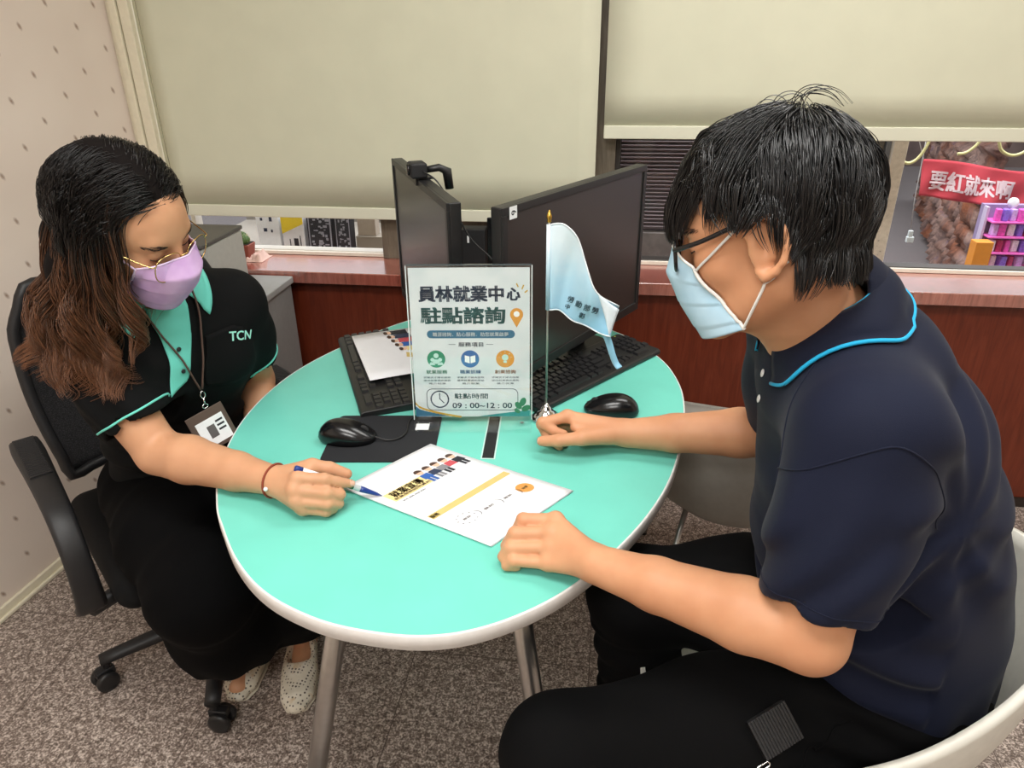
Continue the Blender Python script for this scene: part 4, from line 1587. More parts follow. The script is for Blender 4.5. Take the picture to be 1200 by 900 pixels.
        o = np.argsort(ids)
        ids, vs = ids[o], vs[o]
        j = np.searchsorted(ids, quads)
        j = np.clip(j, 0, len(ids) - 1)
        good = (ids[j] == quads).all(1)
        F = j[good]
        # two light relaxations, pulled back on the surface
        for it in range(2):
            acc = np.zeros_like(vs)
            num = np.zeros(len(vs))
            for a in range(4):
                b = (a + 1) % 4
                np.add.at(acc, F[:, a], vs[F[:, b]])
                np.add.at(acc, F[:, b], vs[F[:, a]])
                np.add.at(num, F[:, a], 1)
                np.add.at(num, F[:, b], 1)
            m = num > 0
            vs[m] = vs[m] * 0.5 + acc[m] / num[m][:, None] * 0.5
        return vs, F[:, ::-1]

    def obj(s, name, h, mat, parent=None, keep_largest=True):
        v, f = s.mesh(h)
        if keep_largest:
            v, f = largest(v, f)
        return mesh_np(name, v, f, mat, parent)


def largest(v, f):
    """drop stray islands"""
    lab = np.arange(len(v))
    for it in range(400):
        m = lab[f].min(1)
        new = lab.copy()
        for a in range(f.shape[1]):
            np.minimum.at(new, f[:, a], m)
        new = new[new]
        new = new[new]
        if (new == lab).all():
            break
        lab = new
    u, c = np.unique(lab[f[:, 0]], return_counts=True)
    keep = lab == u[c.argmax()]
    ix = np.cumsum(keep) - 1
    return v[keep], ix[f[keep[f[:, 0]]]]


def snoise(P, f, seed=0, warp=0.35):
    """smooth cheap noise: sums of warped sines, about -1..1"""
    r = np.random.default_rng(seed)
    out = np.zeros(len(P))
    Q = P * f
    for o in range(4):
        a = r.normal(size=(3, 3))
        ph = r.uniform(0, 6.28, 3)
        Q2 = Q + warp * np.sin(Q @ a + ph)
        d = r.normal(size=3)
        d /= np.linalg.norm(d)
        out += np.sin(Q2 @ d * 1.3 + r.uniform(0, 6.28))
    return out / 4


def basis(f, upv):
    """columns right, forward, up"""
    f = np.asarray(f, float)
    f = f / np.linalg.norm(f)
    r = np.cross(f, upv)
    r /= np.linalg.norm(r)
    return np.stack([r, f, np.cross(r, f)], 1)


def ribbon_tube(name, pts, r, mat, parent, n=8, k=6, closed=False):
    return MB().tube([tuple(p) for p in spline(pts, k, closed)], r, n, closed=closed).build(name, mat, parent, smooth=True)


# ------------------------------------------------------------------ strands of hair
def strands_mesh(name, paths, r0, mat, parent, r1=0.25, sides=3):
    """paths (n, m, 3) -> one mesh of tapering tubes; attribute t runs root to tip"""
    n, m, _ = paths.shape
    d = np.gradient(paths, axis=1)
    d /= np.maximum(np.linalg.norm(d, axis=2, keepdims=True), 1e-9)
    ref = np.array([0.31, 0.52, 0.79])
    x = np.cross(d, ref)
    x /= np.maximum(np.linalg.norm(x, axis=2, keepdims=True), 1e-9)
    y = np.cross(d, x)
    t = np.linspace(0, 1, m)
    prof = np.minimum(1.0, 0.55 + 2.5 * t) * np.where(t > 0.6, 1 - (t - 0.6) / 0.4 * (1 - r1), 1.0)
    rr = (np.asarray(r0).reshape(-1, 1, 1) * prof.reshape(1, m, 1))
    V = []
    for k in range(sides):
        a = 2 * math.pi * k / sides
        V.append(paths + rr * (math.cos(a) * x + math.sin(a) * y))
    V = np.stack(V, 2)                                   # n, m, sides, 3
    idx = np.arange(n * m * sides).reshape(n, m, sides)
    F = []
    for k in range(sides):
        k2 = (k + 1) % sides
        F.append(np.stack([idx[:, :-1, k], idx[:, :-1, k2], idx[:, 1:, k2], idx[:, 1:, k]], -1).reshape(-1, 4))
    o = mesh_np(name, V.reshape(-1, 3), np.concatenate(F), mat, parent)
    at = o.data.attributes.new('along', 'FLOAT', 'POINT')
    if len(o.data.vertices) == n * m * sides:
        rnd = np.random.default_rng(3).uniform(-0.5, 0.5, n)
        val = np.broadcast_to(t.reshape(1, m, 1), (n, m, sides)) + 0
        at.data.foreach_set('value', val.astype(np.float32).ravel())
        a2 = o.data.attributes.new('shade', 'FLOAT', 'POINT')
        a2.data.foreach_set('value', np.broadcast_to(rnd.reshape(n, 1, 1), (n, m, sides)).astype(np.float32).ravel())
    return o


def hair_mat(name, root, tip, spec=0.5, rough=0.36, start=0.35):
    t = NT(name)
    a = t.n('Attribute', attribute_name='along')
    s_ = t.n('Attribute', attribute_name='shade')
    f = t.n('Math', operation='MULTIPLY_ADD')
    t.l(s_.outputs['Fac'], f.inputs[0])
    f.inputs[1].default_value = 0.4
    t.l(a.outputs['Fac'], f.inputs[2])
    c = t.ramp(f.outputs[0], [(start, lin(root)), (1.0, lin(tip))])
    return t.set(c, rough, spec=spec)


def grow(roots, d0, steps, step, field, flow, gap, grav, stiff, rng, kink=0.0, curl=None, pull=None):
    """march strands: roots (n,3), first direction, flow(P)->direction field; kept outside field by gap"""
    P = roots.copy()
    D = d0 / np.linalg.norm(d0, axis=1, keepdims=True)
    n = len(P)
    out = [P.copy()]
    ph = rng.uniform(0, 6.28, n)
    e = 0.003
    for i in range(steps):
        F = flow(P, i)
        D = stiff * D + (1 - stiff) * (F + np.array([0, 0, -1.0]) * (grav[i] if hasattr(grav, '__len__') else grav))
        if kink:
            D = D + rng.normal(size=D.shape) * kink
        if curl is not None:
            D = D + curl(i, ph)
        if pull is not None:
            pc_, pk_, pn_ = pull
            if i < pn_:
                o = pc_ - P
                o /= np.linalg.norm(o, axis=1, keepdims=True)
                D = D + o * (np.maximum(0, field(P) - gap) * pk_)[:, None]
        D /= np.maximum(np.linalg.norm(D, axis=1, keepdims=True), 1e-9)
        st = step if np.isscalar(step) else step[:, None]
        P = P + D * st
        d = field(P)
        g = gap if np.isscalar(gap) else gap
        low = d < g
        if low.any():
            q = P[low]
            gr = np.stack([field(q + v) - field(q - v) for v in np.eye(3) * e], 1)
            gr /= np.maximum(np.linalg.norm(gr, axis=1, keepdims=True), 1e-9)
            need = (g - d)[low] if np.isscalar(g) else (g[low] - d[low])
            P[low] = q + gr * need[:, None]
            dd = D[low]
            dn = (dd * gr).sum(1, keepdims=True)
            dd = dd - gr * np.minimum(dn, 0)
            D[low] = dd / np.maximum(np.linalg.norm(dd, axis=1, keepdims=True), 1e-9)
        out.append(P.copy())
    return np.stack(out, 1)
# ================================================================== CHAIRS
# white moulded tub chair under the man
M['shell'] = plain('white_moulded_shell', 'dcdad0', 0.4)
tub = empty('tub_chair', (0.38, 0.945, 0), 0, 'white moulded tub chair with thin steel legs, under the man', 'chair')
rim_pts = [(0.09, 0.700, 0.505), (0.22, 0.672, 0.548), (0.34, 0.664, 0.598), (0.44, 0.680, 0.645), (0.545, 0.735, 0.692), (0.64, 0.83, 0.728), (0.672, 0.945, 0.742),
           (0.64, 1.06, 0.728), (0.545, 1.155, 0.690), (0.44, 1.200, 0.625), (0.34, 1.205, 0.545), (0.22, 1.190, 0.480), (0.09, 1.17, 0.450)]
rim_ = spline(rim_pts, 6)
mid_ = Vector((0.34, 0.945, 0.40))
b = MB()
rows = []
nv_ = 16
for p in rim_:
    p = Vector(p)
    q = Vector((mid_.x + (p.x - mid_.x) * 0.55, mid_.y + (p.y - mid_.y) * 0.55, 0.405))
    row = []
    for j in range(nv_ + 1):
        t = j / nv_
        # quarter-round from upright wall into the pan
        a = t * math.pi / 2
        row.append(b.b.verts.new((q.x + (p.x - q.x) * math.cos(a) ** 0.8, q.y + (p.y - q.y) * math.cos(a) ** 0.8, p.z + (q.z - p.z) * math.sin(a) ** 1.15)))
    cpt = Vector((mid_.x + (p.x - mid_.x) * 0.0, mid_.y + (p.y - mid_.y) * 0.0, 0.402))
    for t in (0.5, 1.0):
        row.append(b.b.verts.new(q.lerp(cpt, t)))
    rows.append(row)
for A, B in zip(rows, rows[1:]):
    for j in range(len(A) - 1):
        b.b.faces.new((A[j], A[j + 1], B[j + 1], B[j]))
# front lip closes the pan
f0, f1 = rows[0], rows[-1]
for j in range(len(f0) - 1):
    b.b.faces.new((f1[j], f1[j + 1], f0[j + 1], f0[j]))
bmesh.ops.remove_doubles(b.b, verts=b.b.verts, dist=0.0015)
b.build('shell', M['shell'], tub, smooth=True, solid=0.011)
for top, foot in (((0.22, 1.06, 0.40), (0.075, 1.13, 0.0)), ((0.22, 0.83, 0.40), (0.075, 0.76, 0.0)), ((0.48, 1.06, 0.41), (0.60, 1.15, 0.0)), ((0.48, 0.83, 0.41), (0.60, 0.74, 0.0))):
    lg = MB().tube([top, foot], 0.0075, 12).build('leg', M['chrome'], tub, smooth=True)
    MB().lathe([(0.011, 0.0), (0.011, 0.012), (0.0078, 0.02)], foot, 14).build('foot_cap', M['black'], lg, smooth=True)
MB().tube([(0.22, 0.83, 0.392), (0.22, 1.06, 0.392), (0.48, 1.06, 0.398), (0.48, 0.83, 0.398)], 0.009, 10, closed=True).build('under_ring', M['chrome'], tub, smooth=True)

# a second one stands empty on the far side of the table
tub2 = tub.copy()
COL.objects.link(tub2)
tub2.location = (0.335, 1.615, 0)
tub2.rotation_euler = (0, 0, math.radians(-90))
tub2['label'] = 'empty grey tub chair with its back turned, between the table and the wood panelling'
M['shell_shaded'] = plain('shade_darkened_shell', '8f8a82', 0.5)  # white shell with the shade beside the table put into its colour
WL[tub2.name] = Matrix.Translation(tub2.location)
for ch in list(tub.children):
    c = ch.copy()
    COL.objects.link(c)
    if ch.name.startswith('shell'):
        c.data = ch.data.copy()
        c.data.materials[0] = M['shell_shaded']
    c.parent = tub2
    c.matrix_parent_inverse = ch.matrix_parent_inverse.copy()
    for gch in list(ch.children):
        c2 = gch.copy()
        COL.objects.link(c2)
        c2.parent = c
        c2.matrix_parent_inverse = gch.matrix_parent_inverse.copy()

# black office chair under the woman
CX, CY = -0.955, 1.335
cd = Vector((0.75, -0.66, 0)).normalized()          # the way it faces
crt = Vector((cd.y, -cd.x, 0))                      # its right
oc = empty('office_chair', (CX, CY, 0), 0, 'black mesh-backed office chair on castors, under the woman', 'chair')


def OCp(f, r, z):
    return Vector((CX, CY, z)) + cd * f + crt * r


M['chair_black'] = plain('black_nylon', '18181a', 0.5, grain=0.1)
M['seat_cloth'] = fabric_mat('black_seat_cloth', '0c0c0d', 0.9, 500, 0.3, 0.0)
sf = Field(0.02)
Rs = np.array([list(crt), list(cd), [0, 0, 1]]).T
sf.box(OCp(0.02, 0, 0.425), (0.245, 0.225, 0.042), Rs, 0.040)
sf.obj('seat', 0.006, M['seat_cloth'], oc)
MB().box(OCp(0.0, 0, 0.372), (0.14, 0.14, 0.012), Matrix([[crt.x, cd.x, 0], [crt.y, cd.y, 0], [0, 0, 1]])).build('seat_plate', M['chair_black'], oc, bevel=0.004)
MB().lathe([(0.036, 0.075), (0.036, 0.125), (0.024, 0.13), (0.024, 0.24), (0.016, 0.25), (0.016, 0.365)], (CX, CY, 0), 24).build('gas_column', M['chair_black'], oc, smooth=True)
for k in range(5):
    a = math.radians(-140 + 72 * k)
    d = Vector((math.cos(a), math.sin(a), 0))
    sdv = Vector((-d.y, d.x, 0))
    b = MB()
    prev = None
    for i in range(9):
        t = i / 8
        c = Vector((CX, CY, 0.105 - 0.022 * t)) + d * (0.02 + 0.275 * t)
        w_, h_ = 0.026 - 0.008 * t, 0.022 - 0.009 * t
        ringv = []
        for q in range(12):
            an = 2 * math.pi * q / 12
            ringv.append(b.b.verts.new(c + sdv * w_ * math.cos(an) + Vector((0, 0, h_ * math.sin(an)))))
        if prev:
            for q in range(12):
                b.b.faces.new((prev[q], prev[(q + 1) % 12], ringv[(q + 1) % 12], ringv[q]))
        else:
            b.b.faces.new(ringv[::-1])
        prev = ringv
    b.b.faces.new(prev)
    b.build('base_arm', M['chair_black'], oc, smooth=True)
    e = Vector((CX, CY, 0)) + d * 0.285
    tw = math.radians(20 + 50 * k)
    wd = Vector((math.cos(a + tw), math.sin(a + tw), 0))
    ws = Vector((-wd.y, wd.x, 0))
    b = MB().tube([e + Vector((0, 0, 0.085)), e + Vector((0, 0, 0.055))], 0.010, 10)
    b.box(e + Vector((0, 0, 0.047)) + wd * 0.008, (0.022, 0.011, 0.010), Matrix([[wd.x, ws.x, 0], [wd.y, ws.y, 0], [0, 0, 1]]))
    cs = b.build('caster', M['chair_black'], oc, bevel=0.003)
    for s_ in (-1, 1):
        Rw = Matrix([[wd.x, 0, ws.x], [wd.y, 0, ws.y], [0, 1, 0]])
        MB().lathe([(0.018, -0.008), (0.0255, -0.006), (0.0265, 0.0), (0.0255, 0.006), (0.018, 0.008)], e + wd * 0.012 + ws * s_ * 0.016 + Vector((0, 0, 0.0267)), 24, Rw).build('wheel', M['black'], cs, smooth=True)
# back: frame and mesh
bn = (-cd * 0.97 + Vector((0, 0, -0.0))).normalized()


def backp(u, v):
    """u -1..1 across, v 0..1 up"""
    w_ = 0.215 + 0.025 * math.sin(math.pi * v) - 0.03 * max(0, v - 0.8) / 0.2
    z = 0.52 + 0.435 * v
    f = -0.225 - 0.085 * v + 0.05 * u * u - 0.02 * math.sin(math.pi * v)
    return OCp(f, u * w_, z)


def mesh_back():
    t = NT('black_net')
    v = t.coord('Object', (1, 1, 1))
    n = t.n('TexVoronoi', feature='DISTANCE_TO_EDGE')
    n.inputs['Scale'].default_value = 260
    t.l(v, n.inputs['Vector'])
    c = t.ramp(n.outputs['Distance'], [(0.05, lin('0e0e10')), (0.25, lin('2b2a2c'))])
    return t.set(c, 0.7, spec=0.3)


MB().grid(lambda u, v: backp(2 * u - 1, 0.02 + 0.96 * v), 24, 30).build('back_mesh', mesh_back(), oc, smooth=True, solid=0.003)
fr = [backp(-1 + 2 * k / 10, 0) for k in range(11)] + [backp(1, 0.1 * k) for k in range(1, 11)] + [backp(1 - 2 * k / 10, 1) for k in range(1, 11)] + [backp(-1, 1 - 0.1 * k) for k in range(1, 10)]
MB().tube(spline(fr, 2, True), 0.013, 10, closed=True).build('back_frame', M['chair_black'], oc, smooth=True)
MB().tube(spline([OCp(-0.05, 0, 0.375), OCp(-0.22, 0, 0.385), OCp(-0.30, 0, 0.47), OCp(-0.30, 0, 0.62)], 6), 0.02, 12).build('back_stem', M['chair_black'], oc, smooth=True)
# arms: flat pad with a ribbed inset, on a broad curved upright
for sg in (1, -1):
    b = MB()
    n_ = 10
    prof = [(0.17, 0.40, 0.030), (0.20, 0.43, 0.028), (0.215, 0.50, 0.025), (0.20, 0.57, 0.024), (0.15, 0.622, 0.025), (0.05, 0.640, 0.027), (-0.10, 0.642, 0.031), (-0.16, 0.640, 0.029)]
    prev = None
    pts = spline([(f, z, w_) for f, z, w_ in prof], 5)
    for i, (f, z, w_) in enumerate(pts):
        f0_, z0_, _ = pts[max(0, i - 1)]
        f1_, z1_, _ = pts[min(len(pts) - 1, i + 1)]
        T = (cd * (f1_ - f0_) + Vector((0, 0, z1_ - z0_))).normalized()
        N = crt.cross(T).normalized()
        ringv = []
        for q in range(16):
            an = 2 * math.pi * q / 16
            ca, sa = math.cos(an), math.sin(an)
            ringv.append(b.b.verts.new(OCp(f, sg * 0.285, z) + crt * w_ * math.copysign(abs(ca) ** 0.5, ca) + N * 0.013 * math.copysign(abs(sa) ** 0.7, sa)))
        if prev:
            for q in range(16):
                b.b.faces.new((prev[q], prev[(q + 1) % 16], ringv[(q + 1) % 16], ringv[q]))
        else:
            b.b.faces.new(ringv[::-1])
        prev = ringv
    b.b.faces.new(prev)
    ar_ = b.build('armrest', M['chair_black'], oc, smooth=True)
    b = MB()
    for k in range(22):
        f = -0.15 + 0.0088 * k
        b.box(OCp(f, sg * 0.285, 0.6545), (0.019, 0.0034, 0.0016), Matrix([[crt.x, cd.x, 0], [crt.y, cd.y, 0], [0, 0, 1]]))
    b.box(OCp(-0.06, sg * 0.285, 0.6535), (0.0205, 0.098, 0.0012), Matrix([[crt.x, cd.x, 0], [crt.y, cd.y, 0], [0, 0, 1]]))
    b.build('ribbed_pad', M['black_matt'], ar_, bevel=0.0006)
    MB().tube([OCp(0.17, sg * 0.285, 0.395), OCp(0.12, sg * 0.2, 0.375), OCp(0.05, sg * 0.1, 0.372)], 0.018, 10).build('arm_bracket', M['chair_black'], ar_, smooth=True)
# ================================================================== PEOPLE
def skin_mat(name, c, c2, rough=0.5):
    t = NT(name)
    v = t.coord()
    n = t.noise(v, 14, 3)
    n2 = t.noise(v, 420, 2)
    col = t.ramp(n, [(0.35, lin(c)), (0.65, lin(c2))])
    t.bump(n2, 0.12, 0.0005)
    m = t.set(col, rough, spec=0.35)
    t.b.inputs['Subsurface Weight'].default_value = 0.12
    t.b.inputs['Subsurface Radius'].default_value = (0.008, 0.004, 0.002)
    t.b.inputs['Subsurface Scale'].default_value = 0.5
    return m


M['skin_man'] = skin_mat('skin_tan', 'c98f6a', 'd49c76')
M['skin_woman'] = skin_mat('skin_warm', 'c69370', 'd09d79')
M['nail'] = plain('finger_nail', 'dcae98', 0.35)
M['eye_white'] = plain('eye_white', 'e6e0da', 0.25)
M['iris'] = plain('dark_iris', '1c120d', 0.2)
M['brow'] = plain('dark_brow', '3a2a24', 0.7)
M['lash'] = plain('black_lash', '120d0c', 0.6)


class Head:
    def __init__(s, T, Rm, sc):
        s.T, s.R, s.s = np.asarray(T, float), np.asarray(Rm, float), sc

    def w(s, p):
        return s.T + s.R @ (np.asarray(p, float) * s.s)

    def W(s, P):
        return s.T + (np.asarray(P, float) * s.s) @ s.R.T

    def local(s, P):
        return ((P - s.T) @ s.R) / s.s

    def build(h, f, female=False, ey=0.0):
        s, w, R = h.s, h.w, h.R

        def E(c, r, k=0.012, op='u', rot=None):
            Rm = R if rot is None else R @ rot
            f.ell(w(c), np.array(r) * s, Rm, k * s, op)

        def C(a, b, ra, rb, k=0.012, op='u'):
            f.cone(w(a), w(b), ra * s, rb * s, k * s, op)
        E((0, -0.012, 0.045), (0.0755, 0.097, 0.085), 0.01)
        jw = 0.9 if female else 1.0
        E((0, 0.026, -0.028), (0.062 * jw, 0.068, 0.082), 0.03)
        E((0, 0.045, 0.035), (0.060, 0.050, 0.055), 0.03)
        for sg in (-1, 1):
            C((sg * 0.050 * jw, -0.004, -0.055), (sg * 0.016, 0.070, -0.101), 0.019, 0.015, 0.03)
            E((sg * 0.037, 0.058, -0.022), (0.026, 0.026, 0.024), 0.02)
        C((-0.012, 0.080, -0.103), (0.012, 0.080, -0.103), 0.013, 0.013, 0.02)
        C((-0.036, 0.081, 0.026), (0.036, 0.081, 0.026), 0.009, 0.009, 0.018)
        C((0, 0.089, 0.018), (0, 0.113, -0.030), 0.008, 0.0105, 0.012)
        for sg in (-1, 1):
            E((sg * 0.0125, 0.101, -0.034), (0.008, 0.011, 0.008), 0.006)
        E((0, 0.092, -0.064), (0.022, 0.012, 0.009), 0.008)
        for sg in (-1, 1):
            E((sg * 0.033, 0.097, 0.006), (0.015, 0.010, 0.0085), 0.012, 's')
            E((sg * 0.032, 0.079, 0.006), (0.0145, 0.0135, 0.0135), 0.004)
        # ears
        for sg in (-1, 1):
            rot = np.array(Matrix.Rotation(sg * -0.30, 3, 'Z') @ Matrix.Rotation(0.12, 3, 'X'))
            E((sg * 0.079, -0.012 + ey, 0.000), (0.006, 0.019, 0.030), 0.006, 'u', rot)
            ring = [(0.006, 0.002), (0.012, 0.016), (0.007, 0.028), (-0.006, 0.034), (-0.020, 0.030), (-0.029, 0.016), (-0.030, -0.002), (-0.024, -0.018), (-0.014, -0.029), (-0.003, -0.034), (0.005, -0.027)]
            P = []
            for y, z in ring:
                P.append(w((sg * (0.080 + 0.30 * max(0, -y + 0.012)), y - 0.006 + ey, z)))
            f.chain(P, [0.0042 * s] * 8 + [0.0052 * s, 0.0062 * s, 0.005 * s], 0.004 * s)
            E((sg * 0.088, -0.013 + ey, 0.002), (0.0075, 0.0085, 0.015), 0.004, 's', rot)
            C((sg * 0.084, -0.020 + ey, -0.014), (sg * 0.087, -0.022 + ey, 0.018), 0.0032, 0.003, 0.004)
            C((sg * 0.080, 0.003 + ey, -0.006), (sg * 0.082, 0.002 + ey, 0.002), 0.0042, 0.004, 0.003)


def add_hand(f, wrist, wr, fingers, thumb, fr, pk=0.012):
    """fingers: four lists of MCP, PIP, DIP, TIP; each finger its own chain, rooted in the palm"""
    wrist = np.asarray(wrist, float)
    F = [[np.asarray(p, float) for p in ch] for ch in fingers]
    T = [np.asarray(p, float) for p in thumb]
    for i, ch in enumerate(F):
        base = wrist + (ch[0] - wrist) * 0.12
        f.cone(base, ch[0], wr * 0.62, fr * 1.22, pk)
    for a, b in zip(F, F[1:]):
        f.cone(a[0], b[0], fr * 1.15, fr * 1.1, 0.006)
    f.cone(wrist + (T[0] - wrist) * 0.3, T[1], wr * 0.55, fr * 1.45, 0.014)
    f.cone(T[0], (F[0][0] + T[1]) / 2, fr * 1.3, fr * 0.9, 0.012)
    for i, ch in enumerate(F):
        m = (1.0, 1.04, 0.98, 0.86)[i]
        r = [fr * 1.12 * m, fr * 1.06 * m, fr * 0.95 * m, fr * 0.82 * m]
        f.chain(ch, r, 0.0025)
        # knuckles
        f.ell(ch[0] + np.array([0, 0, fr * 0.25]), [fr * 1.2 * m] * 3, None, 0.006)
        f.ell(ch[1], [fr * 1.14 * m] * 3, None, 0.003)
    f.chain(T, [fr * 1.45, fr * 1.3, fr * 1.16, fr * 0.98], 0.004)


def nails(parent, items, r):
    """finger nails: small curved plates; items = (tip, direction out, direction along)"""
    for tip, out, al in items:
        out = Vector(out).normalized()
        al = Vector(al)
        al = (al - out * al.dot(out)).normalized()
        sd = al.cross(out)
        c = Vector(tip) + out * r * 0.93

        def fn(u, v):
            x, y = (u - 0.5) * 2, (v - 0.5) * 2
            return c + sd * (x * r * 0.62) + al * (y * r * 0.72) - out * (x * x * r * 0.28 + (0.12 * r if abs(y) == 1 else 0))
        MB().grid(fn, 6, 6).build('finger_nail', M['nail'], parent, smooth=True, solid=0.0005)


def snap(field, P, gap, it=5):
    """move points onto the surface (plus a gap)"""
    P = np.asarray(P, float).copy()
    e = 0.002
    for _ in range(it):
        d = field.ev(P) - gap
        g = np.stack([field.ev(P + v) - field.ev(P - v) for v in np.eye(3) * e], 1) / (2 * e)
        n = np.maximum(np.linalg.norm(g, axis=1, keepdims=True), 1e-6)
        P = P - g / n * (d / np.maximum(n[:, 0], 0.5))[:, None]
    return P


def stitched(name, field, pts, r, mat, parent, gap=0.0, n=10, sides=6):
    P = snap(field, np.array(spline(pts, n)), gap)
    return MB().tube([tuple(p) for p in P], r, sides).build(name, mat, parent, smooth=True)


def patch(name, field, fn, nu, nv, gap, mat, parent, solid=0.0012):
    """a piece of cloth laid on the field"""
    G = np.array([[fn(i / nu, j / nv) for j in range(nv + 1)] for i in range(nu + 1)], float)
    P = snap(field, G.reshape(-1, 3), gap)
    idx = np.arange(len(P)).reshape(nu + 1, nv + 1)
    F = np.stack([idx[:-1, :-1], idx[1:, :-1], idx[1:, 1:], idx[:-1, 1:]], -1).reshape(-1, 4)
    o = mesh_np(name, P, F, mat, parent)
    if solid:
        m = o.modifiers.new('thickness', 'SOLIDIFY')
        m.thickness, m.offset = solid, 0
    return o


def collar(name, field, c, up, back, lat, r_top, h_top, r_bot, drop, gap_deg, mat, parent, trim=None, trim_r=0.0022, tip=0.035, lift=0.004, skin=None, ell=(1.0, 1.0)):
    """shirt collar folded over: runs round the neck from one front edge to the other"""
    c, up, back, lat = (np.asarray(q, float) for q in (c, up, back, lat))
    n, m = 64, 10
    lim = math.pi - math.radians(gap_deg)
    G = []
    for i in range(n + 1):
        ph = -lim + 2 * lim * i / n
        fr = max(0.0, (abs(ph) - 1.7) / (lim - 1.7))           # 1 at the front edges
        dirv = back * math.cos(ph) * ell[1] + lat * math.sin(ph) * ell[0]
        top = c + dirv * r_top + up * h_top * (1 - 0.75 * fr)
        bot = c + dirv * (r_bot + tip * fr ** 2) - up * drop * (1 + 0.4 * fr)
        G.append((top, bot))
    bot = snap(field, np.array([g[1] for g in G]), lift)
    rows = []
    for (top, _), b in zip(G, bot):
        row = []
        for j in range(m + 1):
            t = j / m
            bul = math.sin(math.pi * min(1, t * 1.25)) * 0.006
            p = top * (1 - t) + b * t
            o = p - c
            o = o - up * (o @ up)
            row.append(p + o / max(1e-6, np.linalg.norm(o)) * bul + up * bul * 0.7)
        rows.append(row)
    G2 = np.array(rows)
    idx = np.arange((n + 1) * (m + 1)).reshape(n + 1, m + 1)
    F = np.stack([idx[:-1, :-1], idx[1:, :-1], idx[1:, 1:], idx[:-1, 1:]], -1).reshape(-1, 4)
    o = mesh_np(name, G2.reshape(-1, 3), F, mat, parent)
    md = o.modifiers.new('thickness', 'SOLIDIFY')
    md.thickness, md.offset = 0.0022, 0
    # inner band that stands against the neck
    inner = []
    for (top, _) in G:
        d = top - c
        d = d - up * (d @ up)
        inner.append([top - d * 0.04, top - d * 0.02 - up * (h_top + 0.03)])
    I = np.array(inner)
    idx = np.arange((n + 1) * 2).reshape(n + 1, 2)
    F = np.stack([idx[:-1, 0], idx[1:, 0], idx[1:, 1], idx[:-1, 1]], -1)
    ib = mesh_np('collar_band', I.reshape(-1, 3), F, trim if trim is not None else mat, o)
    md = ib.modifiers.new('thickness', 'SOLIDIFY')
    md.thickness = 0.002
    if trim is not None:
        edge = [tuple(r[-1] + (r[-1] - r[-2]) * -0.35) for r in rows]
        MB().tube(edge, trim_r, 8).build('collar_stripe', trim, o, smooth=True)
    return o, G2


